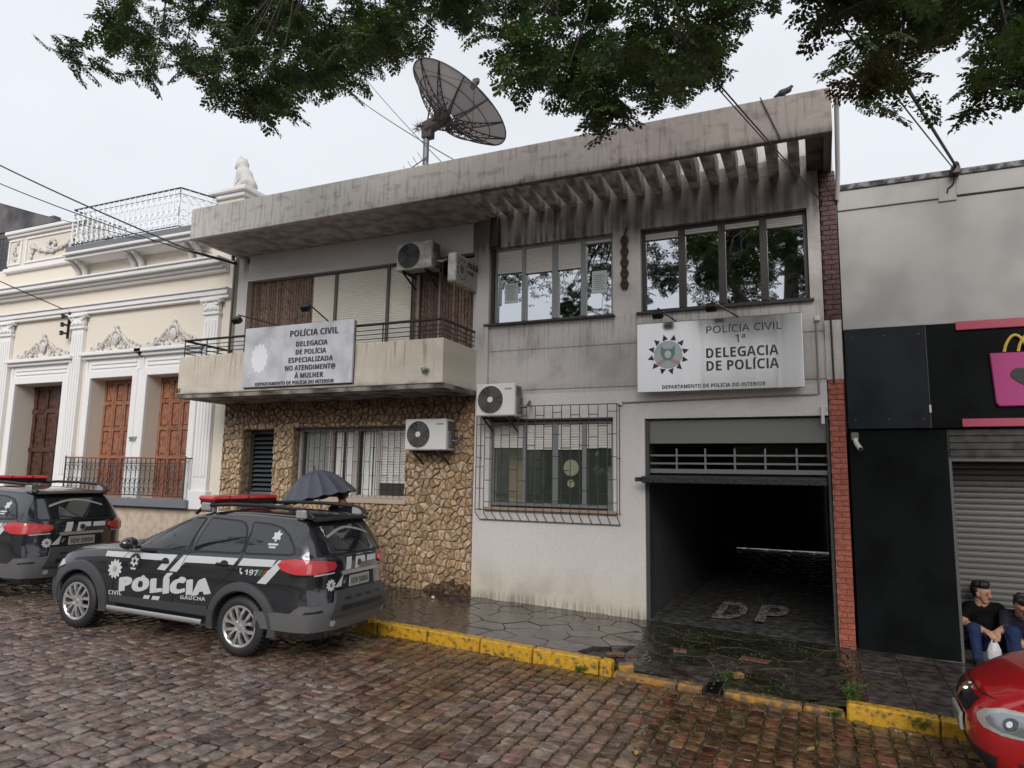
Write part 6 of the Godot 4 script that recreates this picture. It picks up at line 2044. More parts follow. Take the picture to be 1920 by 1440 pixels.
		rl.tube(PackedVector3Array([Vector3(1.0, 1.45, sg * 0.56), Vector3(0.88, 1.55, sg * 0.56), Vector3(0.5, 1.585, sg * 0.56), Vector3(0.0, 1.60, sg * 0.56), Vector3(-0.45, 1.59, sg * 0.56), Vector3(-0.58, 1.565, sg * 0.55), Vector3(-0.66, 1.50, sg * 0.54)]), 0.022, 8)
		part(car, "roof_rail", rl.smooth(50.0), trim)
		for px in [0.86, -0.50]: part(car, "rail_foot", bx(Vector3(px - 0.07, 1.49, sg * 0.56 - 0.025), Vector3(px + 0.07, 1.585, sg * 0.56 + 0.025), 0.012), silver)
		# tail lamp
		var wf := func(p: Vector2, off: float) -> Vector3: return b.wrap(p.x * sg, p.y, true, off)
		var red := mat("tail_red", lin(0.46, 0.012, 0.018), 0.08)
		red.clearcoat_enabled = true
		var tl := empty_part(car, "tail_lamp")
		part(tl, "lens", skin(PackedVector2Array([Vector2(1.13, 1.01), Vector2(1.08, 0.955), Vector2(0.92, 0.92), Vector2(0.70, 0.925), Vector2(0.47, 0.965), Vector2(0.43, 1.0), Vector2(0.45, 1.045), Vector2(0.62, 1.07), Vector2(0.9, 1.085), Vector2(1.06, 1.06)]), wf, 0.022, sg < 0.0, 0.04, 0.022), red)
		part(tl, "clear_lens", skin(PackedVector2Array([Vector2(0.80, 0.935), Vector2(0.755, 0.935), Vector2(0.735, 1.03), Vector2(0.77, 1.045)]), wf, 0.025, sg < 0.0, 0.04), mat("tail_pink", lin(0.60, 0.20, 0.20), 0.1))
		part(tl, "clear_lens", skin(PackedVector2Array([Vector2(0.72, 0.905), Vector2(0.47, 0.925), Vector2(0.47, 0.94), Vector2(0.72, 0.922)]), wf, 0.02, sg < 0.0, 0.04), mat("tail_grey", lin(0.4, 0.42, 0.40), 0.2))
		# head lamp
		var hf := func(p: Vector2, off: float) -> Vector3: return b.wrap(p.x * sg, p.y, false, off)
		part(car, "head_lamp", skin(PackedVector2Array([Vector2(0.32, 0.63), Vector2(0.75, 0.62), Vector2(0.98, 0.72), Vector2(0.85, 0.775), Vector2(0.4, 0.72)]), hf, 0.012, sg > 0.0, 0.05, 0.012), mat("lamp_clear", lin(0.55, 0.57, 0.60), 0.05, 0.3))
	# ---- rear
	var R := func(p: Vector2, off: float) -> Vector3: return b.wrap(p.x, p.y, true, off)
	var back := func(called: String, pts: Array, off: float, m: Material, skirt := 0.0): return part(car, called, skin(PackedVector2Array(pts), R, off, false, 0.05, skirt), m)
	var rw := empty_part(car, "rear_window")
	part(rw, "rubber", skin(PackedVector2Array([Vector2(-0.66, 1.10), Vector2(0.66, 1.10), Vector2(0.56, 1.445), Vector2(-0.56, 1.445)]), R, 0.002, false, 0.06), trim)
	part(rw, "pane", skin(PackedVector2Array([Vector2(-0.61, 1.125), Vector2(0.61, 1.125), Vector2(0.53, 1.425), Vector2(-0.53, 1.425)]), R, 0.006, false, 0.06), glass)
	var arc := []
	for q in 13: arc.append(Vector2(-0.42 + 0.84 * q / 12.0, 1.31 + 0.085 * sin(PI * q / 12.0)))
	for q in 13: arc.append(Vector2(0.42 - 0.84 * q / 12.0, 1.285 + 0.085 * sin(PI * q / 12.0)))
	back.call("window_arc", arc, 0.009, mat("car_decal_dim", lin(0.26, 0.26, 0.25), 0.5))
	var sp := MB.new()
	sp.grid(16, 4, func(u: float, v: float):
		var z := lerpf(-0.55, 0.55, u)
		return Vector3(-0.60 - [0.0, 0.085, 0.10, 0.06, -0.08][int(round(v * 4))] + 0.10 * z * z, 1.455 + [0.0, 0.004, 0.02, 0.04, 0.055][int(round(v * 4))] - 0.03 * z * z, z))
	part(car, "spoiler", sp.smooth(50.0), trim)
	back.call("wiper", [Vector2(-0.02, 1.12), Vector2(-0.38, 1.17), Vector2(-0.38, 1.178), Vector2(-0.02, 1.135)], 0.014, trim)
	back.call("white_band", [Vector2(-0.27, 0.945), Vector2(-0.17, 0.945), Vector2(-0.13, 1.075), Vector2(-0.23, 1.075)], 0.004, decal)
	back.call("white_band", [Vector2(-0.09, 0.945), Vector2(0.0, 0.945), Vector2(0.03, 1.0), Vector2(0.13, 1.0), Vector2(0.15, 1.07), Vector2(-0.05, 1.07)], 0.004, decal)
	back.call("white_band", [Vector2(0.17, 1.0), Vector2(0.38, 1.0), Vector2(0.39, 1.065), Vector2(0.19, 1.065)], 0.004, decal)
	back.call("white_band", [Vector2(-0.29, 0.925), Vector2(-0.20, 0.925), Vector2(-0.30, 0.77), Vector2(-0.44, 0.77)], 0.004, decal)
	back.call("tail_badge", Array(flower(Vector2(0.0, 1.0), 0.048, 6, 0.0)), 0.012, silver, 0.01)
	back.call("tail_badge", Array(flower(Vector2(0.0, 1.0), 0.036, 6, 0.0)), 0.014, mat("badge_dark", lin(0.04, 0.02, 0.03), 0.3))
	back.call("chrome_strip", [Vector2(-0.33, 0.90), Vector2(0.33, 0.90), Vector2(0.34, 0.935), Vector2(-0.34, 0.935)], 0.022, silver, 0.022)
	back.call("star_emblem", Array(flower(Vector2(-0.50, 0.80), 0.068, 10, 0.28)), 0.006, decal)
	back.call("star_emblem", Array(flower(Vector2(-0.50, 0.80), 0.02, 6, 0.0)), 0.008, mat("emblem_red", lin(0.3, 0.1, 0.1), 0.5))
	back.call("plate_recess", [Vector2(-0.34, 0.74), Vector2(0.34, 0.74), Vector2(0.31, 0.89), Vector2(-0.31, 0.89)], 0.004, trim)
	var pl := back.call("number_plate", [Vector2(-0.2, 0.755), Vector2(0.2, 0.755), Vector2(0.2, 0.875), Vector2(-0.2, 0.875)], 0.016, mat("plate_grey", lin(0.34, 0.34, 0.31), 0.4), 0.01)
	var g := func(p: Vector2, off: float) -> Vector3: return b.wrap(p.x, 0.81 + p.y, true, off)
	part(pl, "lettering", text_on("IOV 5B04", 0.065, 0.34, 0.0, 0.0, g, 0.019), mat("plate_ink", lin(0.06, 0.06, 0.06), 0.5))
	# bumper in two greys, with a raised middle, a step and a lamp
	var bl := speckle(mat("bumper_grey", lin(0.115, 0.115, 0.115), 0.5), 505, 0.85, 1.1, 0.05, 3.0)
	back.call("bumper", [Vector2(-1.42, 0.33), Vector2(1.42, 0.33), Vector2(1.42, 0.50), Vector2(0.98, 0.52), Vector2(0.88, 0.60), Vector2(0.5, 0.62), Vector2(-0.5, 0.62), Vector2(-0.88, 0.60), Vector2(-0.98, 0.52), Vector2(-1.42, 0.50)], 0.035, bl, 0.035)
	back.call("bumper_middle", [Vector2(-0.56, 0.47), Vector2(0.56, 0.47), Vector2(0.50, 0.60), Vector2(0.46, 0.735), Vector2(-0.46, 0.735), Vector2(-0.50, 0.60)], 0.055, plastic, 0.04)
	back.call("bumper_slot", [Vector2(-0.42, 0.53), Vector2(0.42, 0.53), Vector2(0.40, 0.585), Vector2(-0.40, 0.585)], 0.058, trim)
	for q in 4: back.call("bumper_vent", [Vector2(-0.36 + q * 0.2, 0.64), Vector2(-0.24 + q * 0.2, 0.64), Vector2(-0.25 + q * 0.2, 0.67), Vector2(-0.35 + q * 0.2, 0.67)], 0.058, trim)
	for sgn in [-1, 1]:
		back.call("bumper_notch", [Vector2(sgn * 0.64, 0.535), Vector2(sgn * 0.84, 0.52), Vector2(sgn * 0.82, 0.55), Vector2(sgn * 0.64, 0.56)] if sgn > 0 else [Vector2(-0.64, 0.56), Vector2(-0.82, 0.55), Vector2(-0.84, 0.52), Vector2(-0.64, 0.535)], 0.037, trim)
		back.call("reverse_lamp", Array(flower(Vector2(sgn * 0.5, 0.405), 0.032, 6, 0.0)), 0.042, mat("lamp_lens", lin(0.35, 0.36, 0.37), 0.1), 0.008)
	# light bar across the roof
	var lb := empty_part(car, "light_bar")
	var bar_red := mat("bar_red", lin(0.50, 0.010, 0.014), 0.12)
	bar_red.clearcoat_enabled = true
	part(lb, "dome", bx(Vector3(0.74, 1.60, -0.58), Vector3(1.00, 1.662, 0.58), 0.028), bar_red)
	part(lb, "base", bx(Vector3(0.75, 1.555, -0.56), Vector3(0.97, 1.603, 0.56), 0.01), trim)
	for q in 3: part(lb, "joint", bx(Vector3(0.738, 1.598, -0.33 + q * 0.32), Vector3(1.002, 1.664, -0.315 + q * 0.32), 0.004), mat("bar_dark", lin(0.12, 0.004, 0.006), 0.2))
	for sgn in [-1, 1]: part(lb, "mount", bx(Vector3(0.78, 1.47, sgn * 0.5 - 0.04), Vector3(0.94, 1.56, sgn * 0.5 + 0.04), 0.012), silver)
	# front: grille and bumper
	var F := func(p: Vector2, off: float) -> Vector3: return b.wrap(p.x, p.y, false, off)
	part(car, "grille", skin(PackedVector2Array([Vector2(-0.3, 0.55), Vector2(0.3, 0.55), Vector2(0.32, 0.68), Vector2(-0.32, 0.68)]), F, 0.006, true, 0.06), trim)
	part(car, "front_bumper", skin(PackedVector2Array([Vector2(-1.05, 0.28), Vector2(1.05, 0.28), Vector2(1.05, 0.50), Vector2(-1.05, 0.50)]), F, 0.03, true, 0.06, 0.03), plastic)
	part(car, "underbody", bx(Vector3(-0.85, 0.22, -0.55), Vector3(3.0, 0.40, 0.55)), trim)
	return car

func red_car() -> void:
	var b := Body.new()
	b.x_front = 3.20; b.x_rear = -0.85
	b.top = [[-0.85, 1.38], [-0.5, 1.44], [0.2, 1.47], [0.8, 1.45], [1.2, 1.36], [1.6, 1.17], [1.95, 1.02], [2.3, 0.975], [2.7, 0.915], [3.0, 0.84], [3.13, 0.785], [3.20, 0.73]]
	b.belt = [[-0.85, 1.0], [0.3, 0.99], [1.4, 0.95], [2.0, 0.92], [2.5, 0.86], [2.85, 0.77], [3.05, 0.69], [3.20, 0.60]]
	b.half = [[-0.85, 0.74], [-0.3, 0.81], [1.6, 0.82], [2.4, 0.82], [2.8, 0.81], [3.05, 0.78], [3.20, 0.74]]
	b.roofw = [[-0.85, 0.55], [0.9, 0.58], [1.3, 0.62], [1.9, 0.68], [2.6, 0.69], [3.0, 0.67], [3.20, 0.62]]
	b.back = [[0.2, -0.78], [0.5, -0.86], [0.9, -0.82], [1.2, -0.7], [1.4, -0.55]]
	b.nose = [[0.15, 3.08], [0.28, 3.19], [0.42, 3.24], [0.55, 3.24], [0.65, 3.21], [0.74, 3.13], [0.85, 3.05]]
	b.corner_f = 0.36
	b.yb = 0.20
	b.wheels = [0.0, 2.40]
	b.arch = 0.335
	var fwd := Vector3(-1.0, 0.035, -0.03).normalized()
	var side := fwd.cross(Vector3.UP).normalized()
	var up := side.cross(fwd)
	var nose_at := Vector3(0.90, 0.0, 3.42)
	nose_at.y = road_y(nose_at.x)
	var car := thing("red_car", "red car at the right edge, its headlight and bumper in view", "car", "", Transform3D(Basis(fwd, up, side), nose_at - fwd * 3.24))
	var paint := mat("car_red", lin(0.42, 0.010, 0.012), 0.2, 0.0, 0.5)
	paint.clearcoat_enabled = true; paint.clearcoat = 1.0; paint.clearcoat_roughness = 0.03
	var trim := mat("car_trim", lin(0.008, 0.008, 0.009), 0.5)
	var grey := mat("car_lower_grille", lin(0.030, 0.031, 0.032), 0.5)
	var glass := mat("car_glass", lin(0.012, 0.014, 0.017), 0.02, 0.0, 0.9)
	var chrome := mat("chrome", lin(0.70, 0.70, 0.70), 0.1, 1.0)
	part(car, "body", b.shell(), paint)
	var F := func(p: Vector2, off: float) -> Vector3: return b.wrap(p.x, p.y, false, off)
	var lay := func(parent: Node3D, called: String, pts: Array, off: float, m: Material, skirt := 0.0): return part(parent, called, skin(PackedVector2Array(pts), F, off, true, 0.04, skirt), m)
	lay.call(car, "hood_joint", [Vector2(-0.68, 0.735), Vector2(-0.3, 0.712), Vector2(0.3, 0.712), Vector2(0.68, 0.735), Vector2(0.68, 0.742), Vector2(0.3, 0.719), Vector2(-0.3, 0.719), Vector2(-0.68, 0.742)], 0.004, trim)
	lay.call(car, "grille", [Vector2(-0.33, 0.60), Vector2(-0.22, 0.555), Vector2(0.22, 0.555), Vector2(0.33, 0.60), Vector2(0.36, 0.69), Vector2(-0.36, 0.69)], 0.006, trim, 0.004)
	lay.call(car, "grille_badge", Array(flower(Vector2(0.0, 0.655), 0.06, 6, 0.0)), 0.03, chrome, 0.022)
	for q in 2: lay.call(car, "grille_bar", [Vector2(-0.3, 0.59 + q * 0.05), Vector2(0.3, 0.59 + q * 0.05), Vector2(0.31, 0.60 + q * 0.05), Vector2(-0.31, 0.60 + q * 0.05)], 0.012, grey)
	var np: Node3D = lay.call(car, "number_plate", [Vector2(-0.2, 0.40), Vector2(0.2, 0.40), Vector2(0.2, 0.525), Vector2(-0.2, 0.525)], 0.03, mat("plate_pale", lin(0.36, 0.39, 0.33), 0.4), 0.02)
	var g := func(p: Vector2, off: float) -> Vector3: return b.wrap(-p.x, 0.462 + p.y, false, off)
	part(np, "lettering", text_on("IUB 2573", 0.07, 0.33, 0.0, 0.0, g, 0.034), mat("plate_ink", lin(0.06, 0.06, 0.06), 0.5))
	lay.call(car, "lower_grille", [Vector2(-0.50, 0.22), Vector2(0.50, 0.22), Vector2(0.60, 0.36), Vector2(-0.60, 0.36)], 0.006, grey, 0.004)
	for q in 3: lay.call(car, "lower_bar", [Vector2(-0.52, 0.25 + q * 0.035), Vector2(0.52, 0.25 + q * 0.035), Vector2(0.53, 0.258 + q * 0.035), Vector2(-0.53, 0.258 + q * 0.035)], 0.012, trim)
	lay.call(car, "front_lip", [Vector2(-0.85, 0.185), Vector2(0.85, 0.185), Vector2(0.85, 0.205), Vector2(-0.85, 0.205)], 0.02, chrome, 0.01)
	for sg in [-1.0, 1.0]:
		var hf := func(p: Vector2, off: float) -> Vector3: return b.wrap(p.x * sg, p.y, false, off)
		var hl := empty_part(car, "head_lamp")
		var put := func(called: String, pts: Array, off: float, m: Material, skirt := 0.0): return part(hl, called, skin(PackedVector2Array(pts), hf, off, sg > 0.0, 0.03, skirt), m)
		put.call("housing", [Vector2(0.43, 0.60), Vector2(0.45, 0.565), Vector2(0.52, 0.53), Vector2(0.66, 0.52), Vector2(0.84, 0.538), Vector2(1.0, 0.585), Vector2(1.12, 0.65), Vector2(1.12, 0.69), Vector2(1.02, 0.71), Vector2(0.82, 0.712), Vector2(0.60, 0.695), Vector2(0.48, 0.65)], 0.004, mat("lamp_rim", lin(0.52, 0.52, 0.48), 0.25, 0.4), 0.003)
		put.call("reflector", [Vector2(0.53, 0.60), Vector2(0.57, 0.565), Vector2(0.66, 0.545), Vector2(0.80, 0.555), Vector2(0.95, 0.595), Vector2(1.05, 0.65), Vector2(0.98, 0.682), Vector2(0.80, 0.688), Vector2(0.62, 0.668), Vector2(0.55, 0.64)], 0.008, mat("lamp_dark", lin(0.34, 0.36, 0.38), 0.22, 0.75))
		put.call("bulb_bowl", Array(flower(Vector2(0.70, 0.612), 0.045, 8, 0.0)), 0.013, mat("lamp_bowl", lin(0.10, 0.105, 0.11), 0.1, 0.4))
		put.call("bulb_bowl", Array(flower(Vector2(0.86, 0.63), 0.045, 8, 0.0)), 0.013, mat("lamp_bowl", lin(0.10, 0.105, 0.11), 0.1, 0.4))
		put.call("bulb", Array(flower(Vector2(0.70, 0.612), 0.02, 8, 0.0)), 0.018, mat("lamp_bright", lin(0.75, 0.77, 0.80), 0.08, 0.6))
		put.call("bulb", Array(flower(Vector2(0.86, 0.63), 0.022, 8, 0.0)), 0.018, mat("lamp_bright", lin(0.75, 0.77, 0.80), 0.08, 0.6))
		part(car, "fog_recess", skin(PackedVector2Array([Vector2(0.68, 0.25), Vector2(0.98, 0.29), Vector2(1.0, 0.37), Vector2(0.75, 0.375)]), hf, 0.005, sg > 0.0, 0.04, 0.004), grey)
		part(car, "fog_lamp", skin(PackedVector2Array([Vector2(0.76, 0.285), Vector2(0.93, 0.31), Vector2(0.94, 0.345), Vector2(0.79, 0.345)]), hf, 0.010, sg > 0.0, 0.04), mat("fog_glass", lin(0.16, 0.17, 0.18), 0.2))
		for wx in b.wheels: wheel_into(car, Vector3(wx, 0.30, sg * 0.73), sg, 0.30, 0.20)
		var f := func(p: Vector2, off: float) -> Vector3: return b.side(p.x, p.y, sg, off)
		var win := empty_part(car, "window")
		part(win, "pane", skin(PackedVector2Array([Vector2(1.72, 0.99), Vector2(0.90, 1.01), Vector2(0.85, 1.34), Vector2(1.05, 1.33), Vector2(1.4, 1.16)]), f, 0.004, sg < 0.0, 0.06), glass)
		part(win, "pane", skin(PackedVector2Array([Vector2(0.82, 1.01), Vector2(0.0, 1.03), Vector2(0.1, 1.3), Vector2(0.78, 1.35)]), f, 0.004, sg < 0.0, 0.06), glass)
	# windscreen and wipers
	var ws := MB.new()
	ws.grid(10, 6, func(u: float, v: float):
		var n := lerpf(1.88, 1.22, v)
		var z := lerpf(-1, 1, u) * lerpf(0.62, 0.52, v)
		var tp := b.at(b.top, n)
		return Vector3(n + 0.012, tp + 0.03 - 0.02 * z * z, z))
	part(car, "windscreen", ws.smooth(60.0), glass)
	part(car, "underbody", bx(Vector3(-0.7, 0.2, -0.5), Vector3(2.95, 0.36, 0.5)), trim)

func build_cars() -> void:
	var fwd := Vector3(-0.997, 0.035, 0.062).normalized()
	var side := fwd.cross(Vector3.UP).normalized()
	var up := side.cross(fwd)
	var bs := Basis(fwd, up, side)
	# the outer foot of the left rear tyre stands here
	var foot := Vector3(-5.815, 0.124, 4.009)
	var at := foot + side * 0.80 + fwd * 0.05 + up * 0.004
	var first := police_car("black police car with red light bar, seen whole, before the stone wall", Transform3D(bs, at))
	var second: Node3D = first.duplicate()
	second.name = "police_car"
	var f2 := Vector3(-0.9985, 0.035, 0.042).normalized()
	var s2 := f2.cross(Vector3.UP).normalized()
	second.transform = Transform3D(Basis(f2, s2.cross(f2), s2), at + Vector3(-5.05, 0.177, -0.15))
	second.set_meta("label", "black police car cut by the left edge of the picture, only its tail in view")
	add_child(second, true)
	red_car()

# ------------------------------------------------------------------ smooth bodies
func sdf_into(out: MB, bones: Array, cell: float, k: float) -> void:
	# tapered capsules [a, b, ra, rb, colour?] melted together, meshed by surface nets
	var lo := Vector3.INF; var hi := -Vector3.INF
	var pad := 3.0 * k + 2.0 * cell
	for b in bones:
		var r: float = maxf(b[2], b[3]) + pad
		lo = lo.min((b[0] as Vector3).min(b[1]) - Vector3.ONE * r)
		hi = hi.max((b[0] as Vector3).max(b[1]) + Vector3.ONE * r)
	var nx := int((hi.x - lo.x) / cell) + 2
	var ny := int((hi.y - lo.y) / cell) + 2
	var nz_ := int((hi.z - lo.z) / cell) + 2
	var f := PackedFloat32Array()
	f.resize(nx * ny * nz_)
	for b in bones:
		var a: Vector3 = b[0]; var e: Vector3 = b[1]
		var ra: float = b[2]; var rb: float = b[3]
		var r := maxf(ra, rb) + pad - cell
		var l := (a.min(e) - Vector3.ONE * r - lo) / cell
		var h := (a.max(e) + Vector3.ONE * r - lo) / cell
		var d := e - a
		var dd := maxf(d.length_squared(), 1e-9)
		for z in range(maxi(0, int(l.z)), mini(nz_, int(h.z) + 2)):
			for y in range(maxi(0, int(l.y)), mini(ny, int(h.y) + 2)):
				var row := (z * ny + y) * nx
				for x in range(maxi(0, int(l.x)), mini(nx, int(h.x) + 2)):
					var p := lo + Vector3(x, y, z) * cell
					var t := clampf((p - a).dot(d) / dd, 0.0, 1.0)
					var s := p.distance_to(a + d * t) - lerpf(ra, rb, t)
					if s < pad: f[row + x] += exp(-s / k)
	for i in f.size(): f[i] = -k * log(maxf(f[i], 1e-9))
	var idx := {}
	var vs := PackedVector3Array()
	var cs := PackedColorArray()
	var st := [1, nx, nx * ny]
	for z in nz_ - 1:
		for y in ny - 1:
			for x in nx - 1:
				var i0 := (z * ny + y) * nx + x
				var s0 := f[i0] < 0.0
				var any := false
				for q in range(1, 8):
					if (f[i0 + (q & 1) + (nx if q & 2 else 0) + (nx * ny if q & 4 else 0)] < 0.0) != s0:
						any = true
						break
				if not any: continue
				var m := Vector3.ZERO
				var cnt := 0
				for q in 8:
					for ax in 3:
						if q & (1 << ax): continue
						var ia: int = i0 + (q & 1) + (nx if q & 2 else 0) + (nx * ny if q & 4 else 0)
						var ib: int = ia + st[ax]
						if (f[ia] < 0.0) == (f[ib] < 0.0): continue
						var t := f[ia] / (f[ia] - f[ib])
						var p := Vector3(q & 1, (q >> 1) & 1, (q >> 2) & 1)
						p[ax] += t
						m += p
						cnt += 1
				var at := lo + (Vector3(x, y, z) + m / cnt) * cell
				idx[i0] = vs.size()
				vs.append(at)
				var best := 1e9
				var col := Color.WHITE
				for b in bones:
					if b.size() < 5: continue
					var d: Vector3 = b[1] - b[0]
					var t := clampf((at - b[0]).dot(d) / maxf(d.length_squared(), 1e-9), 0.0, 1.0)
					var s: float = at.distance_to(b[0] + d * t) - lerpf(b[2], b[3], t)
					if s < best:
						best = s; col = b[4]
				cs.append(col)
	var first := out.v.size()
	for i0 in idx:
		for ax in 3:
			var i1: int = i0 + st[ax]
			if (f[i0] < 0.0) == (f[i1] < 0.0): continue
			var u: int = st[(ax + 1) % 3]; var w: int = st[(ax + 2) % 3]
			if not (idx.has(i0 - u) and idx.has(i0 - w) and idx.has(i0 - u - w)): continue
			var q := [idx[i0 - u - w], idx[i0 - w], idx[i0], idx[i0 - u]]
			if f[i0] >= 0.0: q.reverse()
			for tr in [[0, 1, 2], [0, 2, 3]]:
				var n0 := out.v.size()
				out.tri(vs[q[tr[0]]], vs[q[tr[1]]], vs[q[tr[2]]])
				if out.v.size() > n0:
					out.c[n0] = cs[q[tr[0]]]; out.c[n0 + 1] = cs[q[tr[2]]]; out.c[n0 + 2] = cs[q[tr[1]]]
	# rounded normals
	var sub := {}
	for i in range(first, out.v.size(), 3):
		var g := (out.v[i + 2] - out.v[i]).cross(out.v[i + 1] - out.v[i])
		for j in 3:
			var key := Vector3i((out.v[i + j] * 5000.0).round())
			sub[key] = sub.get(key, Vector3.ZERO) + g
	for i in range(first, out.v.size()):
		var g: Vector3 = sub[Vector3i((out.v[i] * 5000.0).round())]
		if g.length_squared() > 0.0: out.n[i] = g.normalized()

func mir(v: Vector3, m: Vector3) -> Vector3: return Vector3(2.0 * m.x - v.x, v.y, v.z)

func hand_bones(w: Vector3, dir: Vector3, palm: Vector3, thumb: Vector3, curl: float, skin: Color) -> Array:
	# wrist, pointing direction, palm normal, side of the thumb
	var o := []
	var side := thumb.normalized()
	dir = dir.normalized(); palm = palm.normalized()
	o.append([w, w + dir * 0.075, 0.026, 0.030, skin])
	o.append([w + dir * 0.02 + side * 0.016, w + dir * 0.075 + side * 0.026, 0.018, 0.016, skin])
	o.append([w + dir * 0.02 - side * 0.016, w + dir * 0.07 - side * 0.026, 0.018, 0.016, skin])
	for k in 4:
		var s := 0.031 - 0.0205 * k
		var ln: float = [0.072, 0.082, 0.077, 0.060][k]
		var p := w + dir * (0.082 - 0.004 * absf(k - 1)) + side * s
		var d := dir
		for j in 3:
			d = d.rotated(side.cross(Vector3.ZERO) if false else side, 0.0)
			var ang := curl * (0.55 if j == 0 else 0.75)
			d = (d * cos(ang) + palm * sin(ang)).normalized()
			var q: Vector3 = p + d * ln * [0.45, 0.31, 0.24][j]
			o.append([p, q, 0.0092 - 0.0006 * j, 0.0086 - 0.0006 * j, skin])
			p = q
	var t0 := w + dir * 0.022 + side * 0.028
	var t1 := t0 + (dir * 0.6 + side * 0.75 + palm * 0.25).normalized() * 0.042
	var t2 := t1 + (dir * 0.85 + side * 0.35 + palm * 0.35).normalized() * 0.034
	o.append([t0, t1, 0.0125, 0.0105, skin]); o.append([t1, t2, 0.0100, 0.0085, skin])
	return o

func head_into(out: MB, hair_out: MB, c: Vector3, face: Vector3, up: Vector3, skin: Color, hair_len: float) -> void:
	# c: middle of the skull; a head 0.23 m high
	var z := face.normalized()
	var x := up.cross(z).normalized()
	var y := z.cross(x)
	var P := func(a: float, b: float, d: float) -> Vector3: return c + x * a + y * b + z * d
	var lip := Color(skin.r * 0.72, skin.g * 0.5, skin.b * 0.5)
	var dark := Color(0.012, 0.009, 0.008)
	var bone := [[P.call(0, 0.035, -0.02), P.call(0, 0.025, 0.015), 0.082, 0.078, skin], [P.call(0, -0.03, 0.02), P.call(0, -0.075, 0.038), 0.062, 0.040, skin],
		[P.call(0.03, -0.035, 0.03), P.call(0.018, -0.085, 0.045), 0.036, 0.024, skin], [P.call(-0.03, -0.035, 0.03), P.call(-0.018, -0.085, 0.045), 0.036, 0.024, skin],
		[P.call(0, 0.012, 0.088), P.call(0, -0.022, 0.106), 0.009, 0.013, skin], [P.call(0.010, -0.025, 0.092), P.call(-0.010, -0.025, 0.092), 0.010, 0.010, skin],
		[P.call(-0.032, 0.028, 0.074), P.call(0.032, 0.028, 0.074), 0.014, 0.014, skin],
		[P.call(0.016, -0.052, 0.079), P.call(-0.016, -0.052, 0.079), 0.0085, 0.0085, lip], [P.call(0, -0.09, 0.055), P.call(0, -0.09, 0.062), 0.018, 0.016, skin],
		[P.call(0.078, 0.012, -0.008), P.call(0.080, -0.022, -0.002), 0.015, 0.010, skin], [P.call(-0.078, 0.012, -0.008), P.call(-0.080, -0.022, -0.002), 0.015, 0.010, skin],
		[P.call(0.031, 0.006, 0.080), P.call(0.031, 0.006, 0.081), 0.006, 0.006, dark], [P.call(-0.031, 0.006, 0.080), P.call(-0.031, 0.006, 0.081), 0.006, 0.006, dark],
		[P.call(0.018, 0.026, 0.090), P.call(0.044, 0.028, 0.080), 0.003, 0.002, dark], [P.call(-0.018, 0.026, 0.090), P.call(-0.044, 0.028, 0.080), 0.003, 0.002, dark],
		[P.call(0, -0.05, -0.02), P.call(0, -0.14, -0.03), 0.052, 0.056, skin]]
	sdf_into(out, bone, 0.0045, 0.006)
	var hb := [[P.call(0, 0.045, -0.04), P.call(0, 0.078, 0.018), 0.083, 0.064], [P.call(0, 0.02, -0.06), P.call(0, -0.03, -0.055), 0.06, 0.045],
		[P.call(0.072, 0.035, -0.02), P.call(0.070, 0.0, -0.025), 0.022, 0.014], [P.call(-0.072, 0.035, -0.02), P.call(-0.070, 0.0, -0.025), 0.022, 0.014]]
	for q in 34:
		var a := TAU * q / 34.0 * 2.0
		var r := 0.045 + 0.03 * ((q * 7) % 5) / 4.0
		var s: Vector3 = P.call(cos(a) * r, 0.10 + hair_len * 0.15, sin(a) * r)
		hb.append([s, s + x * cos(a) * 0.024 + z * (sin(a) * 0.022 - 0.004) - y * 0.022, 0.014, 0.006])
	sdf_into(hair_out, hb, 0.0065, 0.008)

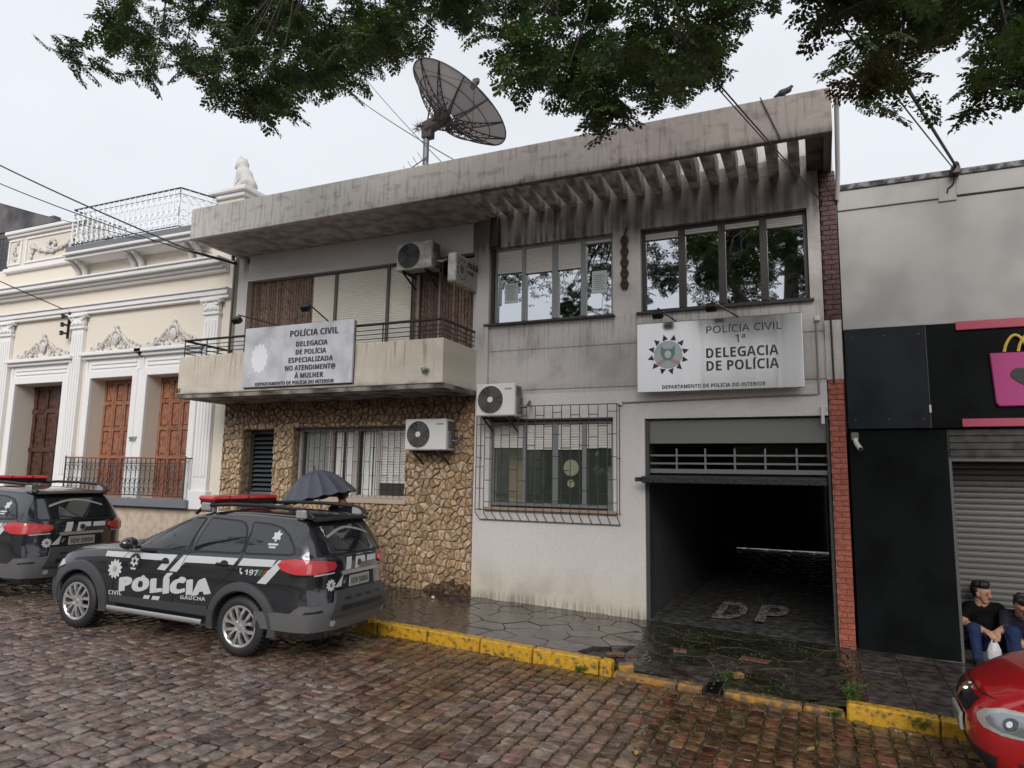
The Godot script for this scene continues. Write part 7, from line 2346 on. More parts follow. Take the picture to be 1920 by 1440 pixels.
func build_people() -> void:
	var cloth := mat("person_surface", Color.WHITE, 0.8, 0.0, 0.25)
	cloth.vertex_color_use_as_albedo = true
	cloth.heightmap_enabled = true
	cloth.heightmap_texture = noise_tex(601, 0.02, 256, [[0.0, 1.0], [Color.BLACK, Color.WHITE]], 3)
	cloth.heightmap_scale = 1.2
	cloth.uv1_triplanar = true; cloth.uv1_world_triplanar = true; cloth.uv1_scale = Vector3.ONE * 3.0
	var hairm := mat("hair_black", lin(0.010, 0.008, 0.007), 0.55)
	var skin := Color(0.42, 0.235, 0.155)
	var shirt := Color(0.006, 0.006, 0.007)
	var jeans := Color(0.022, 0.034, 0.085)
	var shoe := Color(0.02, 0.02, 0.022)

	# man sitting on the sill of the shutter, forearms over his knees
	var V := func(x: float, y: float, z: float) -> Vector3: return Vector3(x, y, z)
	var m := MB.new()
	var pel: Vector3 = V.call(1.775, 0.21, -0.44)
	var b := [[pel + V.call(-0.075, 0, 0), pel + V.call(0.075, 0, 0), 0.115, 0.115, jeans],
		[V.call(1.775, 0.28, -0.45), V.call(1.77, 0.42, -0.455), 0.125, 0.135, shirt], [V.call(1.70, 0.42, -0.45), V.call(1.84, 0.42, -0.45), 0.105, 0.105, shirt],
		[V.call(1.69, 0.555, -0.44), V.call(1.85, 0.555, -0.44), 0.098, 0.098, shirt], [V.call(1.625, 0.615, -0.42), V.call(1.90, 0.615, -0.42), 0.060, 0.060, shirt],
		[V.call(1.765, 0.64, -0.42), V.call(1.755, 0.70, -0.40), 0.058, 0.052, skin],
		# arms: short sleeves, bare forearms
		[V.call(1.60, 0.605, -0.42), V.call(1.545, 0.49, -0.36), 0.060, 0.055, shirt], [V.call(1.545, 0.49, -0.36), V.call(1.525, 0.435, -0.31), 0.044, 0.042, skin],
		[V.call(1.525, 0.435, -0.31), V.call(1.70, 0.40, -0.05), 0.043, 0.029, skin],
		[V.call(1.925, 0.605, -0.42), V.call(1.985, 0.49, -0.36), 0.060, 0.055, shirt], [V.call(1.985, 0.49, -0.36), V.call(2.0, 0.435, -0.31), 0.044, 0.042, skin],
		[V.call(2.0, 0.435, -0.31), V.call(1.83, 0.405, -0.06), 0.043, 0.029, skin],
		# legs
		[V.call(1.69, 0.20, -0.42), V.call(1.595, 0.40, -0.08), 0.098, 0.070, jeans], [V.call(1.595, 0.40, -0.08), V.call(1.60, 0.09, 0.03), 0.068, 0.050, jeans],
		[V.call(1.86, 0.20, -0.42), V.call(1.96, 0.40, -0.10), 0.098, 0.070, jeans], [V.call(1.96, 0.40, -0.10), V.call(1.95, 0.09, 0.02), 0.068, 0.050, jeans],
		[V.call(1.60, 0.062, 0.0), V.call(1.585, 0.045, 0.16), 0.045, 0.036, shoe], [V.call(1.95, 0.055, 0.0), V.call(1.97, 0.04, 0.15), 0.045, 0.036, shoe]]
	sdf_into(m, b, 0.012, 0.016)
	sdf_into(m, hand_bones(V.call(1.70, 0.40, -0.05), V.call(0.55, -0.30, 0.75), V.call(0.15, -1.0, -0.2), V.call(0.75, 0.15, -0.6), 0.75, skin), 0.0045, 0.004)
	sdf_into(m, hand_bones(V.call(1.83, 0.405, -0.06), V.call(-0.30, -0.55, 0.75), V.call(-0.1, -0.9, -0.3), V.call(-0.85, 0.2, -0.35), 0.45, skin), 0.0045, 0.004)
	var hair := MB.new()
	head_into(m, hair, V.call(1.748, 0.785, -0.375), V.call(0.80, -0.06, 0.62), V.call(0.04, 1, 0.10), skin, 0.2)
	var man := thing("person", "man in black shirt and blue jeans sitting against the shutter, looking right, bag in hand", "person")
	part(man, "body", m, cloth)
	part(man, "hair", hair, hairm)

	# the man beside him, bent forward, cut by the edge of the picture
	m = MB.new(); hair = MB.new()
	var o: Vector3 = V.call(0.34, 0.0, -0.02)
	var shirt2 := Color(0.020, 0.021, 0.030)
	b = [[pel + o + V.call(-0.075, 0, 0), pel + o + V.call(0.075, 0, 0), 0.115, 0.115, jeans],
		[V.call(2.115, 0.28, -0.44), V.call(2.115, 0.42, -0.38), 0.125, 0.135, shirt2], [V.call(2.040, 0.50, -0.33), V.call(2.200, 0.50, -0.33), 0.10, 0.10, shirt2],
		[V.call(1.980, 0.57, -0.28), V.call(2.250, 0.57, -0.28), 0.062, 0.062, shirt2], [V.call(2.115, 0.59, -0.26), V.call(2.115, 0.63, -0.20), 0.056, 0.052, skin],
		[V.call(1.950, 0.56, -0.28), V.call(1.930, 0.46, -0.22), 0.060, 0.054, shirt2], [V.call(1.930, 0.46, -0.22), V.call(1.940, 0.40, -0.17), 0.044, 0.042, skin], [V.call(1.940, 0.40, -0.17), V.call(2.080, 0.27, 0.02), 0.042, 0.029, skin],
		[V.call(2.280, 0.56, -0.28), V.call(2.310, 0.42, -0.2), 0.060, 0.052, shirt2], [V.call(2.310, 0.42, -0.2), V.call(2.180, 0.28, 0.0), 0.042, 0.029, skin],
		[V.call(2.030, 0.20, -0.42), V.call(1.980, 0.40, -0.06), 0.098, 0.070, jeans], [V.call(1.980, 0.40, -0.06), V.call(1.980, 0.08, 0.04), 0.068, 0.050, jeans],
		[V.call(2.200, 0.20, -0.42), V.call(2.280, 0.40, -0.06), 0.098, 0.070, jeans], [V.call(2.280, 0.40, -0.06), V.call(2.280, 0.08, 0.04), 0.068, 0.050, jeans],
		[V.call(1.980, 0.045, 0.0), V.call(1.980, 0.035, 0.16), 0.045, 0.036, shoe], [V.call(2.280, 0.04, 0.0), V.call(2.290, 0.03, 0.16), 0.045, 0.036, shoe]]
	sdf_into(m, b, 0.012, 0.016)
	sdf_into(m, hand_bones(V.call(2.080, 0.27, 0.02), V.call(0.45, -0.6, 0.6), V.call(0.3, -0.6, -0.7), V.call(0.8, 0.4, 0.1), 0.6, skin), 0.0045, 0.004)
	sdf_into(m, hand_bones(V.call(2.180, 0.28, 0.0), V.call(-0.3, -0.6, 0.6), V.call(-0.2, -0.6, -0.7), V.call(-0.8, 0.4, 0.1), 0.6, skin), 0.0045, 0.004)
	head_into(m, hair, V.call(2.105, 0.70, -0.12), V.call(0.15, -0.55, 0.85), V.call(0.0, 0.85, 0.5), skin, 0.2)
	man = thing("person", "man in dark shirt bent forward beside the seated man, half out of the picture", "person")
	part(man, "body", m, cloth)
	part(man, "hair", hair, hairm)

	# plastic bag hanging from the first man's hand
	var bag := MB.new()
	var f := FastNoiseLite.new(); f.seed = 9; f.frequency = 9.0
	bag.grid(28, 14, func(u: float, v: float):
		var a := TAU * u
		var w := 0.078 * pow(sin(PI * clampf(v * 0.86 + 0.02, 0.0, 1.0)), 0.55) * (1.0 - 0.35 * v) + 0.006
		var p := Vector3(cos(a) * w, 0.0, sin(a) * w * 0.62)
		p *= 1.0 + 0.22 * f.get_noise_3d(cos(a) * 0.4, v * 1.2, sin(a) * 0.4)
		return Vector3(1.755, 0.055, 0.06) + p + Vector3(0.012 * v, 0.235 * v, -0.02 * v))
	for s in [-1, 1]:
		bag.tube(PackedVector3Array([Vector3(1.765 + s * 0.03, 0.27, 0.045), Vector3(1.77 + s * 0.018, 0.32, 0.035), Vector3(1.775, 0.365, 0.03)]), 0.009, 6)
	var bm := mat("bag_plastic", lin(0.55, 0.55, 0.56), 0.35)
	bm.backlight_enabled = true; bm.backlight = Color(0.4, 0.4, 0.4)
	whole("plastic_bag", "white plastic bag held between the seated man's knees", "bag", bag.smooth(50.0), bm)

	# person with an umbrella behind the whole car: dark jacket, only the shoulders show
	m = MB.new(); hair = MB.new()
	var g := walk_y(-6.66, 1.45) + 0.0
	var jk := Color(0.010, 0.010, 0.013)
	var c := Vector3(-6.50, g, 1.45)
	var H := func(x: float, y: float, z: float) -> Vector3: return c + Vector3(x, y * 1.05, z)
	b = [[H.call(-0.08, 0.82, 0), H.call(0.08, 0.82, 0), 0.125, 0.125, Color(0.02, 0.02, 0.03)], [H.call(0, 0.95, 0), H.call(-0.01, 1.10, 0.0), 0.135, 0.14, jk], [H.call(-0.08, 1.16, 0.0), H.call(0.08, 1.16, 0.0), 0.12, 0.12, jk],
		[H.call(-0.14, 1.235, 0.0), H.call(0.15, 1.235, 0.0), 0.075, 0.075, jk], [H.call(0, 1.28, 0), H.call(-0.01, 1.34, 0.01), 0.055, 0.05, skin],
		[H.call(-0.18, 1.22, 0.0), H.call(-0.27, 1.0, 0.05), 0.065, 0.055, jk], [H.call(-0.27, 1.0, 0.05), H.call(-0.19, 1.06, 0.22), 0.052, 0.040, jk],
		[H.call(0.19, 1.22, 0.0), H.call(0.24, 0.98, 0.0), 0.065, 0.055, jk], [H.call(0.24, 0.98, 0.0), H.call(0.23, 0.76, 0.05), 0.052, 0.038, jk],
		[H.call(-0.09, 0.80, 0), H.call(-0.10, 0.44, 0.02), 0.10, 0.07, Color(0.02, 0.02, 0.03)], [H.call(-0.10, 0.44, 0.02), H.call(-0.10, 0.08, 0.0), 0.068, 0.045, Color(0.02, 0.02, 0.03)],
		[H.call(0.09, 0.80, 0), H.call(0.10, 0.44, 0.02), 0.10, 0.07, Color(0.02, 0.02, 0.03)], [H.call(0.10, 0.44, 0.02), H.call(0.10, 0.08, 0.0), 0.068, 0.045, Color(0.02, 0.02, 0.03)],
		[H.call(-0.10, 0.045, -0.02), H.call(-0.11, 0.035, 0.15), 0.045, 0.036, shoe], [H.call(0.10, 0.045, -0.02), H.call(0.11, 0.035, 0.15), 0.045, 0.036, shoe]]
	sdf_into(m, b, 0.016, 0.018)
	sdf_into(m, hand_bones(H.call(-0.19, 1.06, 0.22), Vector3(0.25, 0.4, 0.6), Vector3(0.9, 0.0, -0.3), Vector3(0.1, 0.9, 0.1), 1.2, skin), 0.005, 0.004)
	sdf_into(m, hand_bones(H.call(0.23, 0.76, 0.05), Vector3(0.0, -1.0, 0.15), Vector3(-0.9, 0.0, 0.2), Vector3(0.1, 0.0, 0.9), 0.5, skin), 0.005, 0.004)
	head_into(m, hair, H.call(-0.02, 1.43, 0.02), Vector3(-0.6, -0.1, -0.8), Vector3.UP, skin, 0.2)
	man = thing("person", "person in black jacket under the umbrella, behind the police car", "person")
	part(man, "body", m, cloth)
	part(man, "hair", hair, hairm)
	umbrella(Vector3(-6.84, 1.76, 1.60))

func umbrella(c: Vector3) -> void:
	# sixteen panels stretched between ribs, tilted away to the left
	var t := thing("umbrella", "open dark grey umbrella above the person behind the police car", "umbrella", "", Transform3D(Basis(Vector3(0.35, 0, 1).normalized(), 0.22), c))
	var clothm := mat("umbrella_cloth", lin(0.055, 0.060, 0.080), 0.42)
	clothm.rim_enabled = true; clothm.rim = 0.5
	var R := 0.56
	var prof := func(r: float) -> float: return 0.40 - 0.40 * pow(r, 2.0)
	for k in 16:
		var m := MB.new()
		m.grid(6, 10, func(u: float, v: float):
			var a := TAU * (k + u) / 16.0
			var r := 1.0 - v
			var sag := sin(PI * u)
			var rad := R * r * (1.0 - 0.045 * sag * r)
			return Vector3(cos(-a) * rad, prof.call(r) - 0.022 * sag * r, sin(-a) * rad))
		part(t, "panel", m.smooth(70.0), clothm)
		var rb := PackedVector3Array()
		for q in 7: rb.append(Vector3(cos(TAU * k / 16.0) * R * q / 6.0, prof.call(q / 6.0) - 0.006, -sin(TAU * k / 16.0) * R * q / 6.0))
		part(t, "rib", _m_tube(rb, 0.0035), mat("umbrella_steel", lin(0.3, 0.3, 0.3), 0.3, 0.8))
	part(t, "shaft", _tube([Vector3(0, -0.50, 0), Vector3(0, 0.45, 0)], 0.007, 8), mat("umbrella_steel", lin(0.3, 0.3, 0.3), 0.3, 0.8))
	part(t, "tip", _tube([Vector3(0, 0.39, 0), Vector3(0, 0.47, 0)], 0.008, 8), mat("umbrella_black", lin(0.015, 0.015, 0.015), 0.4))
	part(t, "handle", _tube([Vector3(0, -0.46, 0), Vector3(0, -0.60, 0), Vector3(0.015, -0.64, 0), Vector3(0.045, -0.645, 0), Vector3(0.06, -0.61, 0)], 0.013, 8), mat("umbrella_black", lin(0.015, 0.015, 0.015), 0.4))

# ------------------------------------------------------------------ trees
func frond(pairs: int, leaflets: int) -> ArrayMesh:
	# a feathery leaf, 1 m long before scaling: side leaves with small leaflets
	var m := MB.new()
	m.beam(Vector3.ZERO, Vector3(0, -0.05, 0.5), 0.008, 0.006)
	for i in pairs:
		var u := (i + 1.0) / pairs
		for s in [-1.0, 1.0]:
			var b := Vector3(0, -0.10 * u * u, u * 0.95)
			var ln := 0.40 * (1.0 - 0.5 * absf(u - 0.35) * 1.6)
			var d := Vector3(s * 0.86, -0.22 - 0.15 * u, 0.45).normalized()
			var w := Vector3(0.5 * -s, 0.1, 0.85).normalized()
			for q in leaflets:
				var v0 := (q + 0.1) / leaflets
				var c := b + d * ln * v0
				for s2 in [-1.0, 1.0]:
					if rr(0, 1) < 0.12: continue
					var l: float = rr(0.13, 0.21) * (1.0 - 0.4 * v0)
					var dir: Vector3 = (w * s2 + d * rr(0.3, 1.0) + Vector3(rr(-0.3, 0.3), rr(-0.5, 0.2), rr(-0.3, 0.3))).normalized()
					var e: Vector3 = c + dir * l
					var wd2: Vector3 = dir.cross(Vector3(rr(-0.5, 0.5), 1, rr(-0.5, 0.5))).normalized() * l * rr(0.2, 0.32)
					var md: Vector3 = c.lerp(e, 0.45)
					m.tri(c, md + wd2, e); m.tri(c, e, md - wd2)
	return m.mesh()

func leaf_material(called: String, k: Color) -> StandardMaterial3D:
	var m := mat(called, k, 0.5)
	m.backlight_enabled = true
	m.backlight = Color(0.55, 0.70, 0.25)
	m.vertex_color_use_as_albedo = true
	m.cull_mode = BaseMaterial3D.CULL_DISABLED
	return m

func scatter(parent: Node3D, me: Mesh, m: Material, where: Array) -> void:
	var mm := MultiMesh.new()
	mm.transform_format = MultiMesh.TRANSFORM_3D
	mm.use_colors = true
	mm.mesh = me
	mm.instance_count = where.size()
	for i in where.size():
		mm.set_instance_transform(i, where[i])
		var t := rr(0.55, 1.3)
		mm.set_instance_color(i, Color(t * rr(0.85, 1.25), t, t * rr(0.7, 1.0)))
	var o := MultiMeshInstance3D.new()
	o.name = "crown"
	o.set_meta("kind", "stuff")
	o.multimesh = mm
	o.material_override = m
	parent.add_child(o, true)

func low_edge(x: float) -> float:    # how far down the crown hangs over the street, at z = 4
	var e := [[-11.0, 10.0], [-10.2, 9.9], [-9.4, 9.6], [-8.6, 8.7], [-7.8, 7.4], [-7.2, 7.0], [-6.85, 7.35], [-6.6, 8.0], [-6.4, 7.2], [-5.9, 6.7], [-5.4, 6.45], [-4.95, 6.2], [-4.5, 6.75], [-3.9, 6.7], [-3.3, 6.75], [-2.9, 6.8], [-2.5, 6.25], [-2.1, 5.85], [-1.7, 5.55], [-1.4, 5.25], [-1.15, 5.4], [-0.8, 5.75], [-0.55, 6.3], [0.1, 6.4], [0.36, 5.9], [0.42, 4.95], [0.5, 4.9], [0.75, 5.25], [1.0, 5.45], [1.25, 5.05], [1.6, 5.0], [2.5, 5.1], [4, 5.5]]
	for i in e.size() - 1:
		if x <= e[i + 1][0]: return lerpf(e[i][1], e[i + 1][1], (x - e[i][0]) / (e[i + 1][0] - e[i][0]))
	return 6.0

func build_trees() -> void:
	var bark := speckle(mat("bark", lin(0.045, 0.036, 0.030), 0.85), 701, 0.5, 1.3, 0.04, 1.5)
	var tree := thing("feathery_tree", "large feathery leaved tree hanging over the street from the square, dark against the sky", "tree")
	# trunk in the square behind the photographer, limbs reaching out over the street
	var base := Vector3(4.6, road_y(4.6), 12.4)
	var tk := MB.new()
	tk.tube(PackedVector3Array([base, base + Vector3(-0.1, 1.2, -0.1), base + Vector3(-0.3, 2.8, -0.4), base + Vector3(-0.5, 4.4, -0.9)]), [0.42, 0.30, 0.27, 0.24], 14)
	part(tree, "trunk", tk.smooth(60.0), bark)
	var fork := base + Vector3(-0.5, 4.4, -0.9)
	var hubs := [Vector3(-1.3, 7.5, 5.2), Vector3(-3.9, 8.4, 4.8), Vector3(-6.6, 9.3, 4.6), Vector3(-9.0, 10.2, 4.6), Vector3(0.8, 6.9, 5.0), Vector3(2.6, 7.0, 4.8)]
	var limbs := MB.new()
	for h in hubs:
		var p := PackedVector3Array(); var rad := []
		for q in 11:
			var u := q / 10.0
			var c: Vector3 = fork.lerp(h, u) + Vector3(0, 1.7 * sin(PI * u), 0) + Vector3(sin(u * 9.0 + h.x), cos(u * 7.0 + h.x), sin(u * 8.0)) * 0.12
			p.append(c)
			rad.append(lerpf(0.15, 0.035, u))
		limbs.tube(p, rad, 8)
	# clumps of leaves under the limbs, the fringe uneven and full of gaps
	var hole := FastNoiseLite.new(); hole.seed = 77; hole.frequency = 0.9
	var spots := []
	var tries := 0
	while spots.size() < 430 and tries < 9000:
		tries += 1
		var x := rr(-9.6, 3.6)
		var z := rr(3.1, 5.4)
		var low := low_edge(x) + (4.0 - z) * 0.72
		var hgt := rr(0.0, 1.0)
		var y := low + 0.2 + hgt * hgt * 2.2
		var dens := hole.get_noise_3d(x, y * 1.2, z * 0.7)
		if dens < 0.03 + 0.12 * hgt: continue
		spots.append(Vector3(x, y, z))
	var fr := frond(6, 5)
	var green := []; var olive := []
	for s in spots:
		var best: Vector3 = hubs[0]
		for h in hubs:
			if h.distance_to(s) < best.distance_to(s): best = h
		# a twig to the clump
		if rr(0, 1) < 0.30:
			var mid := best.lerp(s, 0.55) + Vector3(rr(-0.2, 0.2), rr(0.1, 0.35), rr(-0.2, 0.2))
			limbs.tube(PackedVector3Array([best, best.lerp(mid, 0.5) + Vector3(rr(-0.1, 0.1), rr(0, 0.15), rr(-0.1, 0.1)), mid, mid.lerp(s, 0.6) + Vector3(rr(-0.06, 0.06), rr(-0.03, 0.06), 0), s]), [0.030, 0.022, 0.014, 0.009, 0.004], 5)
		var k := 10
		for q in k:
			var a := rr(0, TAU)
			var dn := rr(-0.9, 0.35)
			var d := Vector3(cos(a), dn, sin(a)).normalized()
			var c: Vector3 = s + Vector3(rr(-0.2, 0.2), rr(-0.14, 0.16), rr(-0.2, 0.2)) - d * 0.1
			var bs := Basis.looking_at(-d, Vector3(rr(-0.3, 0.3), 1, rr(-0.3, 0.3))) * Basis(Vector3.BACK, rr(-0.5, 0.5))
			var sz := rr(0.20, 0.36)
			var t := Transform3D(bs.scaled(Vector3.ONE * sz), c)
			if s.x > 0.15 and rr(0, 1) < 0.4 and s.x < 1.1: olive.append(t)
			else: green.append(t)
	part(tree, "limbs", limbs.smooth(60.0), bark)
	scatter(tree, fr, leaf_material("leaf_green", lin(0.082, 0.122, 0.060)), green)
	if olive.size(): scatter(tree, fr, leaf_material("leaf_olive", lin(0.085, 0.070, 0.030)), olive)
	# the rest of the crown, above and behind
	var up := []
	for q in 300:
		var a := rr(0, TAU)
		var r := sqrt(rr(0, 1))
		var c := Vector3(-2.5 + cos(a) * r * 9.0, 0, 10.5 + sin(a) * r * 5.0)
		if c.z < 5.4 or c.z > 13.0: continue
		c.y = 8.6 + 3.2 * sqrt(1.0 - r * r) * rr(0.3, 1.0) - 0.18 * (c.x + 2.5) + rr(-0.5, 0.5)
		if hole.get_noise_3dv(c) < -0.1: continue
		var d := Vector3(rr(-1, 1), rr(-0.8, 0.4), rr(-1, 1)).normalized()
		up.append(Transform3D(Basis.looking_at(-d, Vector3(0.1, 1, 0.1)).scaled(Vector3.ONE * rr(0.4, 0.6)), c))
	scatter(tree, fr, mats["leaf_green"], up)

	# trees across the square, which the upper windows mirror
	var t2 := thing("square_tree", "broad tree in the square, seen only mirrored in the upper windows", "tree")
	var tb := MB.new()
	var b2 := Vector3(-1.4, 0, 20.0)
	tb.tube(PackedVector3Array([b2, b2 + Vector3(0.1, 4, 0), b2 + Vector3(0.5, 8, 0.2), b2 + Vector3(0.7, 14, 0.3)]), [0.5, 0.4, 0.34, 0.2], 12)
	tb.tube(PackedVector3Array([b2 + Vector3(0.4, 8, 0), b2 + Vector3(-1.2, 9.6, -0.2), b2 + Vector3(-2.6, 11.6, -0.3)]), [0.25, 0.16, 0.06], 8)
	part(t2, "trunk", tb.smooth(60.0), bark)
	var big := MB.new()
	for q in 5: big.ball(Vector3(0, -0.02 * q, 0.0), Vector3(0.001, 0.001, 0.001), 3, 2)
	var blade := MB.new()
	for q in 6:
		var a := q * 1.05
		var d := Vector3(cos(a), -0.25, sin(a)) 
		var w := Vector3(-sin(a), 0, cos(a)) * 0.16
		blade.tri(Vector3.ZERO, d * 0.55 + w, d * 1.0); blade.tri(Vector3.ZERO, d * 1.0, d * 0.55 - w)
	var bl := blade.mesh()
	var wh := []
	for cl in [[Vector3(-4.4, 11.0, 20.0), 1.5], [Vector3(-3.0, 10.2, 20.3), 1.1], [Vector3(-7.0, 12.2, 20.4), 1.0], [Vector3(-10.5, 12.8, 19.6), 2.4], [Vector3(-13.0, 12.2, 19.8), 2.2], [Vector3(-8.6, 13.4, 19.8), 1.3], [Vector3(0.4, 12.2, 20.0), 1.6]]:
		for q in 240:
			var d := Vector3(rr(-1, 1), rr(-0.8, 0.8), rr(-1, 1))
			if d.length() > 1.0: continue
			var c: Vector3 = cl[0] + d * cl[1]
			if hole.get_noise_3dv(c * 1.3) < -0.12: continue
			wh.append(Transform3D(Basis(Vector3(rr(-1, 1), rr(-1, 1), rr(-1, 1)).normalized(), rr(0, TAU)).scaled(Vector3.ONE * rr(0.16, 0.3)), c))
	var shade := mat("leaf_dark", lin(0.030, 0.046, 0.020), 0.6)
	shade.vertex_color_use_as_albedo = true
	scatter(t2, bl, shade, wh)
	var t5: Node3D = t2.duplicate()
	t5.name = "square_tree"
	t5.position = Vector3(-19.0, -1.5, -3.0)
	t5.set_meta("label", "second broad tree in the square, mirrored in the glass of the police car")
	add_child(t5, true)
	var t3 := thing("palm_tree", "tall palm in the square, seen only mirrored in the upper windows", "palm tree")
	tb = MB.new()
	tb.tube(PackedVector3Array([Vector3(-3.0, 0, 22.5), Vector3(-3.1, 6, 22.5), Vector3(-3.3, 13.6, 22.5)]), [0.24, 0.18, 0.15], 10)
	part(t3, "trunk", tb.smooth(60.0), bark)
	var pm := []
	for q in 26:
		var a := q * 2.4
		var d := Vector3(cos(a), rr(-0.9, 0.5), sin(a)).normalized()
		pm.append(Transform3D(Basis.looking_at(-d, Vector3.UP).scaled(Vector3(1.6, 2.6, rr(1.8, 2.6))), Vector3(-3.3, 13.6, 22.5)))
	scatter(t3, frond(16, 3), shade, pm)
	# a pale house across the square, mirrored in panes and paint
	var ph := thing("pale_house", "pale house across the square, seen only mirrored in panes and paint", "building")
	var pw := speckle(mat("pale_house_wall", lin(0.66, 0.62, 0.56), 0.8), 811, 0.9, 1.05)
	part(ph, "wall", bx(Vector3(-44, 0, 26), Vector3(-17, 6.2, 34)), pw)
	part(ph, "cornice", bx(Vector3(-44.2, 6.2, 25.8), Vector3(-16.8, 6.5, 34.2), 0.04), pw)
	for q in 8:
		var wn := empty_part(ph, "window")
		part(wn, "frame", bx(Vector3(-42.4 + q * 3.2, 1.4, 25.93), Vector3(-40.9 + q * 3.2, 3.9, 25.99), 0.02), mats["shutter_white"])
		part(wn, "pane", bx(Vector3(-42.25 + q * 3.2, 1.55, 25.9), Vector3(-41.05 + q * 3.2, 3.75, 25.93)), mats["dark_glass"])
	# the far edge of the square: a mass of trees and shrubs
	var far := []
	for q in 2600:
		var x := rr(-45.0, 30.0)
		var top := 5.0 + 3.0 * hole.get_noise_2d(x * 0.25, 3.0) + 2.0 * hole.get_noise_2d(x * 0.8, 9.0)
		far.append(Transform3D(Basis(Vector3(rr(-1, 1), rr(-1, 1), rr(-1, 1)).normalized(), rr(0, TAU)).scaled(Vector3.ONE * rr(0.7, 1.3)), Vector3(x, rr(0.0, 1.0) * top - 0.03 * x, rr(35.0, 40.0) if x < -15.0 else rr(27.0, 33.0))))
	var sw := Node3D.new()
	sw.name = "square_woods"; sw.set_meta("kind", "stuff"); sw.set_meta("category", "trees"); sw.set_meta("label", "mass of trees at the far side of the square, mirrored in the panes")
	add_child(sw)
	scatter(sw, bl, shade, far)

# ------------------------------------------------------------------ cables
func cable(label: String, group: String, a: Vector3, b: Vector3, sag: float, r: float) -> void:
	var p := PackedVector3Array()
	for q in 25:
		var u := q / 24.0
		p.append(a.lerp(b, u) - Vector3(0, sag * 4.0 * u * (1.0 - u), 0))
	whole("cable", label, "cable", _m_tube(p, r), mat("cable_black", lin(0.02, 0.02, 0.022), 0.6), group)

func build_cables() -> void:
	# street cables at the left, running to the bracket and the mast
	cable("upper street cable at the left, passing the townhouse roof railing", "street cables at the left", Vector3(-26.0, 13.6, 1.2), Vector3(-10.1, 6.0, 1.35), 0.25, 0.017)
	cable("middle street cable at the left, just below the highest one", "street cables at the left", Vector3(-26.0, 12.85, 1.25), Vector3(-10.1, 5.98, 1.34), 0.35, 0.012)
	cable("thin faint cable at the left above the grey house", "street cables at the left", Vector3(-26.0, 11.3, 1.0), Vector3(-10.75, 6.36, 0.4), 0.25, 0.007)
	cable("cable ending at the stacked insulators on the townhouse", "street cables at the left", Vector3(-17.6, 8.8, 9.9), Vector3(-15.35, 5.66, 0.24), 0.1, 0.011)
	# supply cables over the right wing, from a pole in the street
	cable("left of the two cables crossing the parapet's right half", "cables over the right wing", Vector3(-1.80, 4.36, 11.5), Vector3(0.16, 5.90, 0.06), 0.05, 0.008)
	cable("right of the two cables crossing the parapet's right half", "cables over the right wing", Vector3(-1.86, 4.40, 11.5), Vector3(0.15, 5.88, 0.07), 0.06, 0.006)
	cable("short cable lying over the parapet above the beams", "cables over the right wing", Vector3(-0.52, 6.93, 1.225), Vector3(-0.30, 6.34, 1.225), 0.0, 0.008)
	cable("thick cable coming down to the shop bracket", "cables to the shop", Vector3(-1.45, 4.55, 11.5), Vector3(1.72, 6.1, 0.12), 0.05, 0.017)
	cable("thin cable beside the thick one at the shop bracket", "cables to the shop", Vector3(-1.70, 4.45, 11.5), Vector3(1.70, 6.06, 0.12), 0.08, 0.008)
	# aerial wires about the dish
	cable("thin wire running down past the left of the dish to the parapet", "wires about the dish", Vector3(-9.75, 10.95, -2.2), Vector3(-4.97, 6.93, 1.1), 0.05, 0.008)
	cable("upper thin wire behind the dish mast", "wires about the dish", Vector3(-9.6, 11.55, -2.4), Vector3(-5.2, 6.93, 1.1), 0.05, 0.006)

# ------------------------------------------------------------------ small things on the ground
func weed(label: String, at: Vector3, n: int, h: float) -> void:
	var m := MB.new()
	for q in n:
		var a := rr(0, TAU)
		var b := at + Vector3(rr(-0.05, 0.05), 0, rr(-0.05, 0.05))
		var l := h * rr(0.5, 1.0)
		var e := b + Vector3(cos(a) * l * 0.6, l, sin(a) * l * 0.6)
		var w := Vector3(-sin(a), 0, cos(a)) * 0.005
		m.tri(b - w, b + w, e)
		for k in 3:
			var c := b.lerp(e, 0.4 + k * 0.28)
			var d := Vector3(cos(a + k * 2.2), rr(0.0, 0.5), sin(a + k * 2.2)) * rr(0.025, 0.055)
			var s := d.cross(Vector3.UP).normalized() * 0.014
			m.tri(c, c + d * 0.5 + s, c + d); m.tri(c, c + d, c + d * 0.5 - s)
	whole("weed", label, "weed", m, leaf_material("weed_green", lin(0.085, 0.16, 0.03)), "weeds along the kerb")

